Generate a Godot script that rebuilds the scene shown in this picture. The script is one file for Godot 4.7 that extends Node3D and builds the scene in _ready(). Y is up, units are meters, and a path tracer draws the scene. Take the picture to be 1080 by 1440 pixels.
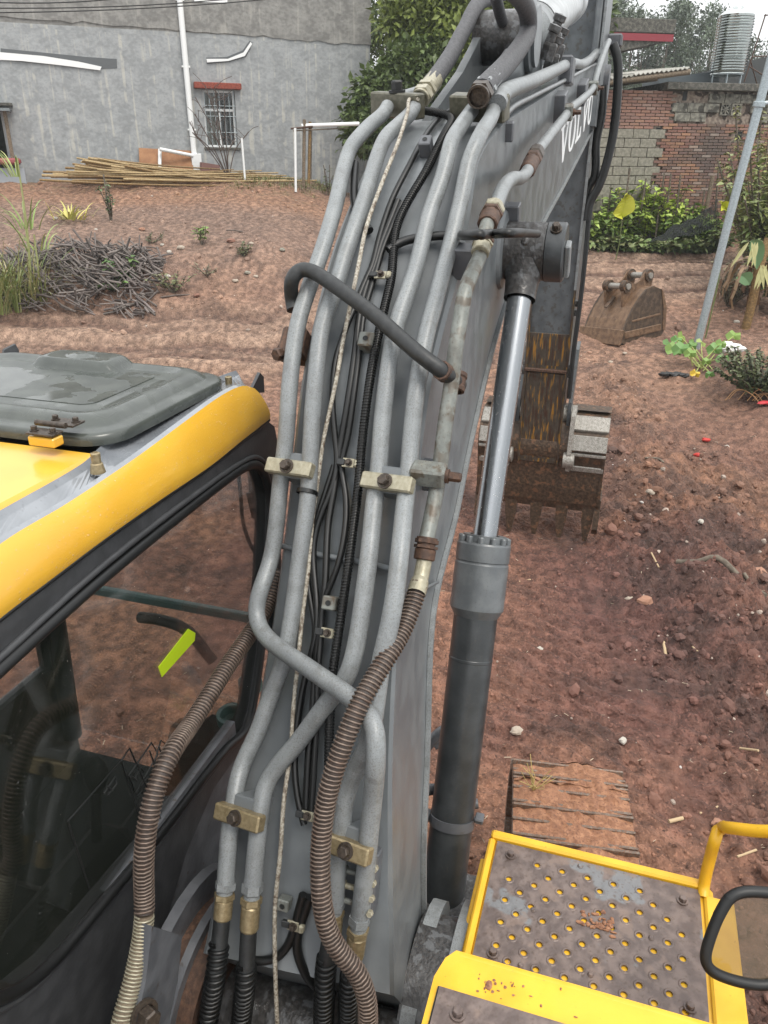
extends Node3D

# ------------------------------------------------------------------ shape collector
class Sh:
	var v := PackedVector3Array()
	var n := PackedVector3Array()
	var c := PackedColorArray()
	var col := Color(1, 1, 1)
	var use_col := false
	func tri(a: Vector3, b: Vector3, d: Vector3, na: Vector3, nb: Vector3, nd: Vector3) -> void:
		if (d - a).cross(b - a).dot(na + nb + nd) < 0.0:
			v.append(a); v.append(d); v.append(b)
			n.append(na); n.append(nd); n.append(nb)
		else:
			v.append(a); v.append(b); v.append(d)
			n.append(na); n.append(nb); n.append(nd)
		c.append(col); c.append(col); c.append(col)
	func face(a: Vector3, b: Vector3, d: Vector3, out: Vector3) -> void:
		var m := (d - a).cross(b - a)
		if m.length_squared() < 1e-14:
			return
		m = m.normalized()
		if m.dot(out) < 0.0:
			m = -m
		tri(a, b, d, m, m, m)
	func quad(a: Vector3, b: Vector3, d: Vector3, e: Vector3, out: Vector3) -> void:
		face(a, b, d, out)
		face(a, d, e, out)
	func squad(a: Vector3, b: Vector3, d: Vector3, e: Vector3, na: Vector3, nb: Vector3, nd: Vector3, ne: Vector3) -> void:
		tri(a, b, d, na, nb, nd)
		tri(a, d, e, na, nd, ne)
	# chamfered box: centre, full size, axes
	func box(at: Vector3, size: Vector3, bs := Basis.IDENTITY, bev := 0.0) -> void:
		var h := size * 0.5
		bev = min(bev, min(h.x, min(h.y, h.z)) * 0.6)
		var i := h - Vector3(bev, bev, bev)
		for ax in 3:
			var u := (ax + 1) % 3
			var w := (ax + 2) % 3
			for s in [-1.0, 1.0]:
				var p := []
				for q in [[-1, -1], [1, -1], [1, 1], [-1, 1]]:
					var t := Vector3.ZERO
					t[ax] = h[ax] * s; t[u] = i[u] * q[0]; t[w] = i[w] * q[1]
					p.append(at + bs * t)
				var o := Vector3.ZERO
				o[ax] = s
				quad(p[0], p[1], p[2], p[3], bs * o)
			if bev > 0.0:
				for s1 in [-1.0, 1.0]:
					for s2 in [-1.0, 1.0]:
						var p2 := []
						for q in [[0, -1], [0, 1], [1, 1], [1, -1]]:
							var t := Vector3.ZERO
							t[ax] = i[ax] * q[1]
							t[u] = (h[u] if q[0] == 0 else i[u]) * s1
							t[w] = (i[w] if q[0] == 0 else h[w]) * s2
							p2.append(at + bs * t)
						var o2 := Vector3.ZERO
						o2[u] = s1; o2[w] = s2
						quad(p2[0], p2[1], p2[2], p2[3], bs * o2)
		if bev > 0.0:
			for sx in [-1.0, 1.0]:
				for sy in [-1.0, 1.0]:
					for sz in [-1.0, 1.0]:
						var sg := Vector3(sx, sy, sz)
						face(at + bs * (Vector3(h.x, i.y, i.z) * sg), at + bs * (Vector3(i.x, h.y, i.z) * sg), at + bs * (Vector3(i.x, i.y, h.z) * sg), bs * sg)
	# swept tube through pts; rad is a float or an Array of floats per point
	func tube(pts: Array, rad, sides := 12, caps := true) -> void:
		var m := pts.size()
		if m < 2:
			return
		var t0: Vector3 = (pts[1] - pts[0]).normalized()
		var up := Vector3.UP if abs(t0.y) < 0.9 else Vector3.RIGHT
		var nx := t0.cross(up).normalized()
		var prev := []
		var prevn := []
		for k in m:
			var t: Vector3
			if k == 0: t = t0
			elif k == m - 1: t = (pts[k] - pts[k - 1]).normalized()
			else: t = (pts[k + 1] - pts[k - 1]).normalized()
			nx = (nx - t * nx.dot(t)).normalized()
			var ny := t.cross(nx)
			var r: float = rad[k] if rad is Array else rad
			var ring := []
			var rn := []
			for j in sides:
				var a := TAU * j / sides
				var d := nx * cos(a) + ny * sin(a)
				ring.append(pts[k] + d * r)
				rn.append(d)
			if k > 0:
				for j in sides:
					var j2 := (j + 1) % sides
					squad(prev[j], prev[j2], ring[j2], ring[j], prevn[j], prevn[j2], rn[j2], rn[j])
			if caps and (k == 0 or k == m - 1):
				var o := -t if k == 0 else t
				for j in sides:
					tri(pts[k], ring[j], ring[(j + 1) % sides], o, o, o)
			prev = ring
			prevn = rn
	# lathe: profile [[radius, along], ...] around axis; hard edges
	func lathe(at: Vector3, axis: Vector3, prof: Array, sides := 24) -> void:
		var t := axis.normalized()
		var up := Vector3.UP if abs(t.y) < 0.9 else Vector3.RIGHT
		var nx := t.cross(up).normalized()
		var ny := t.cross(nx)
		for k in prof.size() - 1:
			var r0: float = prof[k][0]
			var z0: float = prof[k][1]
			var r1: float = prof[k + 1][0]
			var z1: float = prof[k + 1][1]
			var sl := Vector2(z1 - z0, -(r1 - r0))
			if sl.length() < 1e-6: continue
			sl = sl.normalized()
			for j in sides:
				var a := TAU * j / sides
				var b := TAU * (j + 1) / sides
				var da := nx * cos(a) + ny * sin(a)
				var db := nx * cos(b) + ny * sin(b)
				var na := (da * sl.x + t * sl.y).normalized()
				var nb := (db * sl.x + t * sl.y).normalized()
				var p0 := at + t * z0 + da * r0
				var p1 := at + t * z0 + db * r0
				var p2 := at + t * z1 + db * r1
				var p3 := at + t * z1 + da * r1
				if r0 > 1e-5: tri(p0, p1, p2, na, nb, nb)
				if r1 > 1e-5: tri(p0, p2, p3, na, nb, na)
	# hexagonal nut or bolt head
	func hex(at: Vector3, axis: Vector3, r: float, hgt: float) -> void:
		lathe_flat(at, axis, [[0.0, 0.0], [r, 0.0], [r, hgt * 0.85], [r * 0.85, hgt], [0.0, hgt]], 6)
	func lathe_flat(at: Vector3, axis: Vector3, prof: Array, sides: int) -> void:
		var t := axis.normalized()
		var up := Vector3.UP if abs(t.y) < 0.9 else Vector3.RIGHT
		var nx := t.cross(up).normalized()
		var ny := t.cross(nx)
		for k in prof.size() - 1:
			for j in sides:
				var a := TAU * j / sides
				var b := TAU * (j + 1) / sides
				var da := nx * cos(a) + ny * sin(a)
				var db := nx * cos(b) + ny * sin(b)
				var z0: float = prof[k][1]
				var z1: float = prof[k + 1][1]
				var sl := Vector2(z1 - z0, -(prof[k + 1][0] - prof[k][0])).normalized()
				var o := ((da + db) * 0.5 * sl.x + t * sl.y)
				quad(at + t * z0 + da * prof[k][0], at + t * z0 + db * prof[k][0], at + t * z1 + db * prof[k + 1][0], at + t * z1 + da * prof[k + 1][0], o)
	# polygon (flat, in 3-D) pushed along d
	func prism(poly: Array, d: Vector3) -> void:
		var o: Vector3 = poly[0]
		var nn := Vector3.ZERO
		for k in poly.size():
			nn += (poly[k] - o).cross(poly[(k + 1) % poly.size()] - o)
		nn = nn.normalized()
		var ux: Vector3 = (poly[1] - poly[0]).normalized()
		var uy := nn.cross(ux)
		var flat := PackedVector2Array()
		for p in poly:
			flat.append(Vector2((p - o).dot(ux), (p - o).dot(uy)))
		var ids := Geometry2D.triangulate_polygon(flat)
		var s := 1.0 if d.dot(nn) > 0 else -1.0
		for k in range(0, ids.size(), 3):
			face(poly[ids[k]], poly[ids[k + 1]], poly[ids[k + 2]], -nn * s)
			face(poly[ids[k]] + d, poly[ids[k + 1]] + d, poly[ids[k + 2]] + d, nn * s)
		var ccw := not Geometry2D.is_polygon_clockwise(flat)
		for k in poly.size():
			var a: Vector3 = poly[k]
			var b: Vector3 = poly[(k + 1) % poly.size()]
			var out := (b - a).cross(nn) * (1.0 if ccw else -1.0)
			quad(a, b, b + d, a + d, out)
	# rough stone or clod
	func rock(at: Vector3, size: Vector3, rng: RandomNumberGenerator, rings := 4, segs := 7) -> void:
		var g := []
		var tw := rng.randf() * TAU
		for i in rings + 1:
			var row := []
			var th := PI * i / rings
			for j in segs:
				var ph := TAU * j / segs + tw
				var f := rng.randf_range(0.72, 1.12) if i > 0 and i < rings else 0.9
				row.append(Vector3(sin(th) * cos(ph), cos(th), sin(th) * sin(ph)) * f)
			g.append(row)
		for i in rings:
			for j in segs:
				var j2 := (j + 1) % segs
				var a: Vector3 = g[i][j] * size
				var b: Vector3 = g[i][j2] * size
				var d: Vector3 = g[i + 1][j2] * size
				var e: Vector3 = g[i + 1][j] * size
				if i > 0: face(at + a, at + b, at + d, a + b + d)
				if i < rings - 1: face(at + a, at + d, at + e, a + d + e)
	func ball(at: Vector3, size: Vector3, rings := 6, segs := 8) -> void:
		for i in rings:
			for j in segs:
				var p := []
				for q in [[i, j], [i, j + 1], [i + 1, j + 1], [i + 1, j]]:
					var th: float = PI * q[0] / rings
					var ph: float = TAU * q[1] / segs
					p.append(Vector3(sin(th) * cos(ph), cos(th), sin(th) * sin(ph)))
				squad(at + p[0] * size, at + p[1] * size, at + p[2] * size, at + p[3] * size, p[0], p[1], p[2], p[3])
	# a leaf: a folded blade from a along d, width w, drooping
	func leaf(a: Vector3, d: Vector3, w: float, up: Vector3, droop := 0.2, steps := 2) -> void:
		var side := d.cross(up).normalized()
		var nn := side.cross(d).normalized()
		var pl := a
		var pr := a
		var pm := a
		var L := d.length()
		for k in range(1, steps + 1):
			var t := float(k) / steps
			var ww := w * sin(PI * (0.12 + 0.88 * t)) if t < 1.0 else 0.0
			var m := a + d * t - Vector3.UP * droop * L * t * t
			var l := m - side * ww + nn * ww * 0.25
			var r := m + side * ww + nn * ww * 0.25
			quad(pl, pm, m, l, nn)
			quad(pm, pr, r, m, nn)
			pl = l; pr = r; pm = m
	func mesh(m: Material) -> ArrayMesh:
		var a := []
		a.resize(Mesh.ARRAY_MAX)
		a[Mesh.ARRAY_VERTEX] = v
		a[Mesh.ARRAY_NORMAL] = n
		if use_col:
			a[Mesh.ARRAY_COLOR] = c
		var am := ArrayMesh.new()
		am.add_surface_from_arrays(Mesh.PRIMITIVE_TRIANGLES, a)
		am.surface_set_material(0, m)
		return am

var names := {}
func numbered(called: String) -> String:
	if not names.has(called):
		names[called] = 0
		return called
	names[called] += 1
	return "%s_%03d" % [called, names[called]]

func tag(o: Node, label: String, category: String, group := "", kind := "") -> Node:
	o.set_meta("label", label)
	if category: o.set_meta("category", category)
	if group: o.set_meta("group", group)
	if kind: o.set_meta("kind", kind)
	return o

func thing(called: String, label: String, category: String, at := Vector3.ZERO, turn := 0.0, group := "") -> Node3D:
	var o := Node3D.new()
	o.name = numbered(called)
	add_child(o)
	o.position = at
	o.rotation.y = turn
	tag(o, label, category, group)
	return o

func put(called: String, sh: Sh, m: Material, parent: Node = self) -> MeshInstance3D:
	var o := MeshInstance3D.new()
	o.name = numbered(called) if parent == self else called
	o.mesh = sh.mesh(m)
	o.cast_shadow = GeometryInstance3D.SHADOW_CASTING_SETTING_ON
	parent.add_child(o, true)
	return o

func puts(called: String, mesh: Mesh, parent: Node, at := Transform3D.IDENTITY) -> MeshInstance3D:
	var o := MeshInstance3D.new()
	o.name = called
	o.mesh = mesh
	o.transform = at
	parent.add_child(o, true)
	return o

func stuff(o: Node) -> Node:
	o.set_meta("kind", "stuff")
	return o

func multi(called: String, mesh: Mesh, xf: Array, cols: Array, parent: Node = self) -> MultiMeshInstance3D:
	var mm := MultiMesh.new()
	mm.transform_format = MultiMesh.TRANSFORM_3D
	mm.use_colors = not cols.is_empty()
	mm.mesh = mesh
	mm.instance_count = xf.size()
	for k in xf.size():
		mm.set_instance_transform(k, xf[k])
		if not cols.is_empty(): mm.set_instance_color(k, cols[k])
	var o := MultiMeshInstance3D.new()
	o.name = numbered(called) if parent == self else called
	o.multimesh = mm
	parent.add_child(o, true)
	o.set_meta("kind", "stuff")
	return o

# smooth path through points
func sm(p: Array, step := 0.02) -> Array:
	var o := []
	for k in p.size() - 1:
		var a: Vector3 = p[max(k - 1, 0)]
		var b: Vector3 = p[k]
		var c: Vector3 = p[k + 1]
		var d: Vector3 = p[min(k + 2, p.size() - 1)]
		var L := b.distance_to(c)
		var m1 := (c - a).normalized() * L * 0.5 if k > 0 else (c - b) * 0.5
		var m2 := (d - b).normalized() * L * 0.5 if k < p.size() - 2 else (c - b) * 0.5
		var steps := int(max(1, ceil(L / step)))
		for i in steps:
			var t := float(i) / steps
			var t2 := t * t
			var t3 := t2 * t
			o.append(b * (2 * t3 - 3 * t2 + 1) + m1 * 2 * (t3 - 2 * t2 + t) + c * (-2 * t3 + 3 * t2) + m2 * 2 * (t3 - t2))
	o.append(p[p.size() - 1])
	return o

# gentle smoothing of a sampled path
func relax(p: Array, times := 6) -> Array:
	var q := p.duplicate()
	for t in times:
		var r := q.duplicate()
		for k in range(1, q.size() - 1):
			r[k] = (q[k - 1] + q[k] * 2.0 + q[k + 1]) * 0.25
		q = r
	return q

func helix(p: Array, r: float, wire: float, pitch: float, sides := 5, per := 10) -> Sh:
	var sh := Sh.new()
	var pts := []
	var t0: Vector3 = (p[1] - p[0]).normalized()
	var nx := t0.cross(Vector3.RIGHT).normalized()
	var s := 0.0
	var nextd := 0.0
	var step := pitch / per
	for k in p.size() - 1:
		var a: Vector3 = p[k]
		var b: Vector3 = p[k + 1]
		var t := (b - a).normalized()
		nx = (nx - t * nx.dot(t)).normalized()
		var ny := t.cross(nx)
		var L := a.distance_to(b)
		while nextd <= s + L:
			var f := (nextd - s) / L
			var ang := TAU * nextd / pitch
			pts.append(a.lerp(b, f) + (nx * cos(ang) + ny * sin(ang)) * r)
			nextd += step
		s += L
	sh.tube(pts, wire, sides)
	return sh

func along(p: Array, d: float) -> Array:      # [point, direction] at distance d along p
	var s := 0.0
	for k in p.size() - 1:
		var L: float = p[k].distance_to(p[k + 1])
		if s + L >= d or k == p.size() - 2:
			return [p[k].lerp(p[k + 1], (d - s) / L), (p[k + 1] - p[k]).normalized()]
		s += L
	return [p[0], Vector3.UP]

# ------------------------------------------------------------------ procedural textures
func noise(seed_: int, freq: float, oct := 4, kind := FastNoiseLite.TYPE_SIMPLEX_SMOOTH) -> FastNoiseLite:
	var f := FastNoiseLite.new()
	f.seed = seed_
	f.noise_type = kind
	f.frequency = freq
	f.fractal_octaves = oct
	return f

func gray(seed_: int, freq: float, oct := 4, w := 512) -> PackedByteArray:
	var im := noise(seed_, freq, oct).get_seamless_image(w, w, false, false, 0.15)
	im.convert(Image.FORMAT_L8)
	return im.get_data()

# layers: [[bytes, lo, hi, colour], ...]: each colour comes in where its noise goes from lo to hi
func paint(base_lo: Color, base_hi: Color, g: PackedByteArray, layers: Array, w := 512) -> ImageTexture:
	var out := PackedByteArray()
	out.resize(w * w * 3)
	for i in w * w:
		var t := smoothstep(0.2, 0.8, g[i] / 255.0)
		var c := base_lo.lerp(base_hi, t)
		for l in layers:
			var f: float = smoothstep(l[1], l[2], l[0][i] / 255.0)
			if f > 0.0: c = c.lerp(l[3], f * l[3].a)
		out[i * 3] = int(clamp(c.r, 0, 1) * 255)
		out[i * 3 + 1] = int(clamp(c.g, 0, 1) * 255)
		out[i * 3 + 2] = int(clamp(c.b, 0, 1) * 255)
	var im := Image.create_from_data(w, w, false, Image.FORMAT_RGB8, out)
	return ImageTexture.create_from_image(im)

func bumps(seed_: int, freq: float, strength: float, oct := 5, w := 512) -> ImageTexture:
	var im := noise(seed_, freq, oct).get_seamless_image(w, w, false, false, 0.15)
	im.convert(Image.FORMAT_RGBA8)
	im.bump_map_to_normal_map(strength)
	return ImageTexture.create_from_image(im)

func graytex(g: PackedByteArray, lo: float, hi: float, w := 512) -> ImageTexture:
	var out := PackedByteArray()
	out.resize(w * w)
	for i in w * w:
		out[i] = int(clamp(lerp(lo, hi, smoothstep(0.25, 0.75, g[i] / 255.0)), 0, 1) * 255)
	return ImageTexture.create_from_image(Image.create_from_data(w, w, false, Image.FORMAT_L8, out))

func tri_mat(tex, scale: float, rough = 0.6, metal := 0.0, normal = null, nscale := 1.0, world := false) -> StandardMaterial3D:
	var m := StandardMaterial3D.new()
	m.albedo_texture = tex
	m.uv1_triplanar = true
	m.uv1_world_triplanar = world
	m.uv1_scale = Vector3(scale, scale, scale)
	if rough is Texture2D:
		m.roughness_texture = rough
		m.roughness = 1.0
	else:
		m.roughness = rough
	m.metallic = metal
	if normal:
		m.normal_enabled = true
		m.normal_texture = normal
		m.normal_scale = nscale
	return m

func plain(c: Color, rough := 0.5, metal := 0.0) -> StandardMaterial3D:
	var m := StandardMaterial3D.new()
	m.albedo_color = c
	m.roughness = rough
	m.metallic = metal
	return m

# ------------------------------------------------------------------ the lie of the land
var KR := PackedVector2Array([Vector2(0, 0), Vector2(5, 0), Vector2(7.3, -0.03), Vector2(10, 0.36), Vector2(13.5, 0.8), Vector2(17, 1.25), Vector2(20.5, 1.7), Vector2(25, 2.2), Vector2(40, 2.8), Vector2(400, 2.8)])
var KL := PackedVector2Array([Vector2(0, 0), Vector2(6, 0), Vector2(9, 0.28), Vector2(12, 0.68), Vector2(13.2, 0.95), Vector2(14.6, 1.75), Vector2(16, 2.2), Vector2(18, 2.55), Vector2(21, 3.05), Vector2(23, 3.2), Vector2(40, 3.2), Vector2(400, 3.2)])
var n_big := noise(11, 0.35, 3)
var n_mid := noise(12, 1.3, 4)
var n_clod := noise(13, 5.0, 4)
var n_fine := noise(14, 16.0, 3)
func lin(k: PackedVector2Array, d: float) -> float:
	if d <= k[0].x: return k[0].y
	for i in k.size() - 1:
		if d < k[i + 1].x:
			return lerp(k[i].y, k[i + 1].y, (d - k[i].x) / (k[i + 1].x - k[i].x))
	return k[k.size() - 1].y
func smk(k: PackedVector2Array, d: float) -> float:
	return (lin(k, d - 0.7) + lin(k, d) + lin(k, d + 0.7) + lin(k, d - 0.35) + lin(k, d + 0.35)) / 5.0
func side_w(x: float, d: float) -> float:
	var t: float = x / max(d, 1.0)
	return smoothstep(0.0, 1.0, clamp((t + 0.16) / 0.26, 0.0, 1.0))
func gbase(x: float, z: float) -> float:
	var d: float = max(-z, 0.0)
	var w := side_w(x, d)
	var h: float = smk(KL, d) * (1.0 - w) + smk(KR, d) * w
	h += 0.75 * exp(-((x - 6.6) * (x - 6.6) + (z + 10.5) * (z + 10.5)) / 3.5)
	return h
# how far a point lies on the driven track (0..1): a band that swings across in front of the bank
func road(x: float, z: float) -> float:
	var d := -z
	var w := side_w(x, max(d, 1.0))
	var mid: float = lerp(12.4, 17.6, w)
	var half: float = lerp(1.2, 2.2, w)
	return 1.0 - smoothstep(half * 0.6, half * 1.25, abs(d - mid))
# across the driven track: metres from its middle line, wandering a little
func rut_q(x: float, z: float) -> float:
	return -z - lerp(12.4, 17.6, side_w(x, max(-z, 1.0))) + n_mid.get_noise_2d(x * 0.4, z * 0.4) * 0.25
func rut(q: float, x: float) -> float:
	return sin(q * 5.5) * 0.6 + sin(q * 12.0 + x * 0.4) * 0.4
func clods(x: float, z: float) -> float:      # the churned strip to the right of the machine
	var a: float = smoothstep(0.9, 2.0, x - 0.22 * (-z)) * (1.0 - smoothstep(5.0, 10.5, -z))
	var b: float = exp(-((x - 3.2) * (x - 3.2) * 0.6 + (z + 6.3) * (z + 6.3) * 0.25))
	return clamp(a + b + berm(x, z) * 0.8, 0.0, 1.0)
func berm(x: float, z: float) -> float:      # a low ridge of scraped earth right of the bucket
	var q := Geometry2D.get_closest_point_to_segment(Vector2(x, z), Vector2(3.3, -11.0), Vector2(2.75, -5.2))
	return exp(-q.distance_squared_to(Vector2(x, z)) * 3.2)
func gh(x: float, z: float) -> float:
	var h := gbase(x, z)
	var d := -z
	var rd := road(x, z)
	var cl := clods(x, z)
	h += berm(x, z) * 0.17
	h += n_big.get_noise_2d(x, z) * 0.10 * (1.0 - rd * 0.7) * smoothstep(2.0, 8.0, d)
	h += n_mid.get_noise_2d(x, z) * (0.05 + 0.06 * cl) * (1.0 - rd * 0.5)
	if d < 24.0:
		h += abs(n_clod.get_noise_2d(x, z)) * (0.035 + 0.13 * cl) * (1.0 - rd * 0.2)
		h += n_fine.get_noise_2d(x, z) * (0.015 + 0.04 * cl)
	if rd > 0.0:      # ruts along the track
		h += rd * (rut(rut_q(x, z), x) * 0.075 + n_clod.get_noise_2d(x * 0.35, z * 2.0) * 0.035)
	# marks the bucket and the tracks left in front of the machine
	var fx := x - 1.35
	var fz := d - 4.9
	var rr := sqrt(fx * fx + fz * fz * 0.8)
	var smear: float = exp(-rr * rr * 0.35)
	h += smear * 0.026 * sin((fz * 0.8 + fx * 0.35 + sin(fx * 2.5) * 0.15) * 46.0)
	return h
func on_ground(p: Vector3, lift := 0.0) -> Vector3:
	return Vector3(p.x, gh(p.x, p.z) + lift, p.z)

var M := {}
var rng := RandomNumberGenerator.new()

func _ready() -> void:
	rng.seed = 20
	# camera
	var cam := Camera3D.new()
	cam.name = "camera"
	cam.position = Vector3(0, 3.5, 0)
	cam.rotation = Vector3(-0.427606, 0, 0.008727)
	cam.fov = 67.28
	cam.near = 0.05
	cam.far = 600.0
	add_child(cam)
	cam.current = true
	# overcast sky, soft sun
	var we := WorldEnvironment.new()
	we.name = "environment"
	var env := Environment.new()
	env.background_mode = Environment.BG_SKY
	var sky := Sky.new()
	var pan := PanoramaSkyMaterial.new()
	pan.panorama = overcast()
	pan.energy_multiplier = 1.0
	sky.sky_material = pan
	env.sky = sky
	env.tonemap_mode = Environment.TONE_MAPPER_LINEAR
	env.tonemap_exposure = 1.7
	env.sdfgi_enabled = true
	env.ssao_enabled = true
	env.ssil_enabled = true
	env.fog_enabled = true
	env.fog_density = 0.0011
	env.fog_light_color = Color(0.93, 0.95, 0.96)
	we.environment = env
	add_child(we)
	var sun := DirectionalLight3D.new()
	sun.name = "sun"
	sun.light_energy = 0.45
	sun.light_color = Color(1.0, 0.97, 0.93)
	sun.light_angular_distance = 24.0
	sun.shadow_enabled = true
	sun.rotation = Vector3(deg_to_rad(-62), deg_to_rad(38), 0)
	add_child(sun)
	materials()
	# setting
	ground()
	plaster_house()
	brick_house()
	trees()
	# the machine and everything that stands or lies about
	excavator()
	left_side_things()
	right_side_things()
	ground_litter()

func overcast() -> ImageTexture:
	var w := 512
	var h := 256
	var f := noise(3, 0.9, 4)
	var im := Image.create(w, h, false, Image.FORMAT_RGBF)
	for y in h:
		var el := PI * (0.5 - (y + 0.5) / h)
		for x in w:
			var az := TAU * x / w
			var d := Vector3(cos(el) * cos(az), sin(el) * 2.0, cos(el) * sin(az))
			var k := f.get_noise_3dv(d * 1.4) * 0.5 + 0.5
			var b: float = lerp(0.9, 1.08, smoothstep(0.25, 0.75, k)) * (0.66 + 0.58 * smoothstep(0.0, 0.9, max(sin(el), 0.0)))
			im.set_pixel(x, y, Color(b * 0.975, b * 0.995, b * 1.01))
	return ImageTexture.create_from_image(im)

func materials() -> void:
	var g1 := gray(1, 0.012, 5)
	var g2 := gray(2, 0.03, 5)
	var g3 := gray(3, 0.09, 4)
	var g4 := gray(4, 0.006, 4)
	var g5 := gray(5, 0.2, 3)
	M.g = [g1, g2, g3, g4, g5]
	var nf := bumps(21, 0.05, 3.0)
	var nc := bumps(22, 0.015, 6.0)
	M.nf = nf
	M.nc = nc
	var rough_wet := graytex(g1, 0.28, 0.38)
	# excavator paints
	M.boom = tri_mat(paint(Color8(92, 96, 99), Color8(105, 109, 111), g1, [[g3, 0.74, 0.9, Color(0.41, 0.43, 0.44, 0.4)], [g5, 0.8, 0.9, Color(0.30, 0.30, 0.29, 0.35)]]), 1.1, rough_wet, 0.0, nf, 0.06)
	M.frame = tri_mat(paint(Color8(76, 78, 82), Color8(93, 95, 99), g1, [[g2, 0.72, 0.86, Color(0.24, 0.2, 0.17, 0.6)]]), 1.6, 0.42, 0.0, nf, 0.12)
	M.pipe = tri_mat(paint(Color8(120, 124, 126), Color8(132, 136, 137), g4, [[g1, 0.6, 0.72, Color(0.43, 0.44, 0.44, 0.8)], [g5, 0.63, 0.72, Color(0.31, 0.31, 0.31, 0.7)], [g3, 0.72, 0.82, Color(0.33, 0.31, 0.28, 0.6)], [g2, 0.8, 0.88, Color(0.62, 0.63, 0.63, 0.5)]]), 2.2, 0.42, 0.05, nf, 0.15)
	M.old_pipe = tri_mat(paint(Color8(104, 107, 103), Color8(124, 127, 122), g2, [[g1, 0.58, 0.72, Color(0.29, 0.23, 0.17, 0.8)], [g3, 0.68, 0.84, Color(0.25, 0.22, 0.18, 0.7)], [g2, 0.78, 0.9, Color(0.55, 0.53, 0.45, 0.6)]]), 2.2, 0.45, 0.2, nf, 0.2)
	M.rust = tri_mat(paint(Color8(62, 45, 36), Color8(96, 70, 54), g2, [[g3, 0.6, 0.8, Color(0.2, 0.15, 0.12, 0.9)]]), 3.0, 0.6, 0.2, nf, 0.4)
	M.plated = tri_mat(paint(Color8(142, 136, 116), Color8(166, 161, 142), g2, [[g3, 0.7, 0.86, Color(0.42, 0.39, 0.32, 0.6)], [g1, 0.72, 0.85, Color(0.72, 0.70, 0.64, 0.6)]]), 4.0, 0.42, 0.35, nf, 0.2)
	M.brass = tri_mat(paint(Color8(132, 117, 88), Color8(158, 144, 114), g2, [[g3, 0.68, 0.86, Color(0.36, 0.30, 0.22, 0.7)]]), 5.0, 0.4, 0.5, nf, 0.2)
	M.bolt = tri_mat(paint(Color8(58, 52, 47), Color8(86, 78, 70), g2, [[g3, 0.6, 0.8, Color(0.28, 0.19, 0.14, 0.8)]]), 6.0, 0.45, 0.4, nf, 0.3)
	M.coil_l = tri_mat(paint(Color8(98, 86, 78), Color8(130, 115, 104), g2, [[g1, 0.6, 0.76, Color(0.36, 0.27, 0.22, 0.6)]]), 3.0, 0.42, 0.35, null)
	M.coil_core = tri_mat(paint(Color8(46, 38, 34), Color8(66, 53, 46), g2, []), 3.0, 0.6, 0.0, null)
	M.rubber = tri_mat(paint(Color8(28, 30, 31), Color8(44, 46, 47), g2, [[g3, 0.66, 0.82, Color(0.3, 0.27, 0.24, 0.4)]]), 3.0, 0.5, 0.0, nf, 0.2)
	M.rubber_grey = tri_mat(paint(Color8(66, 66, 68), Color8(88, 88, 91), g2, [[g3, 0.6, 0.8, Color(0.2, 0.2, 0.2, 0.6)]]), 4.0, 0.7, 0.0, nf, 0.5)
	M.cable = plain(Color8(12, 13, 13), 0.42)
	M.wire = tri_mat(paint(Color8(120, 112, 98), Color8(188, 184, 172), g3, [[g2, 0.55, 0.7, Color(0.25, 0.18, 0.13, 0.85)]]), 3.0, 0.6)
	M.chrome = plain(Color8(146, 149, 152), 0.24, 1.0)
	M.cyl = tri_mat(paint(Color8(44, 47, 49), Color8(62, 65, 67), g1, [[g3, 0.7, 0.85, Color(0.33, 0.32, 0.3, 0.5)], [g2, 0.76, 0.86, Color(0.36, 0.31, 0.27, 0.4)]]), 1.8, 0.33, 0.0, nf, 0.15)
	M.cyl_head = tri_mat(paint(Color8(84, 88, 91), Color8(104, 108, 110), g1, [[g3, 0.7, 0.85, Color(0.27, 0.26, 0.25, 0.5)]]), 1.8, 0.34, 0.0, nf, 0.15)
	M.grease = tri_mat(paint(Color8(46, 45, 45), Color8(72, 71, 70), g2, [[g3, 0.66, 0.8, Color(0.27, 0.21, 0.17, 0.7)], [g1, 0.56, 0.72, Color(0.42, 0.43, 0.44, 0.7)]]), 3.5, 0.3, 0.1, nf, 0.6)
	M.arm_paint = tri_mat(paint(Color8(70, 74, 77), Color8(86, 90, 93), g1, [[g2, 0.6, 0.75, Color(0.25, 0.24, 0.22, 0.7)]]), 1.0, 0.35, 0.0, nf, 0.12)
	M.arm_rust = streaky()
	M.yellow = tri_mat(paint(Color8(208, 158, 46), Color8(216, 168, 54), g1, [[g4, 0.5, 0.8, Color(0.84, 0.65, 0.2, 0.6)]]), 0.6, 0.3)
	M.yellow.clearcoat_enabled = true
	M.yellow.clearcoat = 0.5
	M.yellow.clearcoat_roughness = 0.12
	M.yellow_dirty = tri_mat(paint(Color8(212, 162, 32), Color8(226, 178, 44), g1, [[g3, 0.84, 0.92, Color(0.52, 0.36, 0.14, 0.7)], [g4, 0.55, 0.8, Color(0.90, 0.69, 0.2, 0.6)]]), 0.9, 0.38, 0.0, nf, 0.1)
	var wetmap := paint(Color(0.08, 0.08, 0.08), Color(0.11, 0.11, 0.11), g4, [[g4, 0.52, 0.56, Color(0.36, 0.36, 0.36, 1.0)]])
	M.hatch = wet(tri_mat(paint(Color8(64, 68, 65), Color8(76, 80, 76), g1, [[g3, 0.72, 0.85, Color(0.38, 0.4, 0.37, 0.4)]]), 1.6, wetmap), 0.0)
	M.channel = wet(tri_mat(paint(Color8(112, 116, 121), Color8(132, 136, 141), g1, [[g3, 0.74, 0.86, Color(0.34, 0.35, 0.36, 0.5)]]), 1.2, graytex(g2, 0.06, 0.3)), 0.7)
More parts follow.
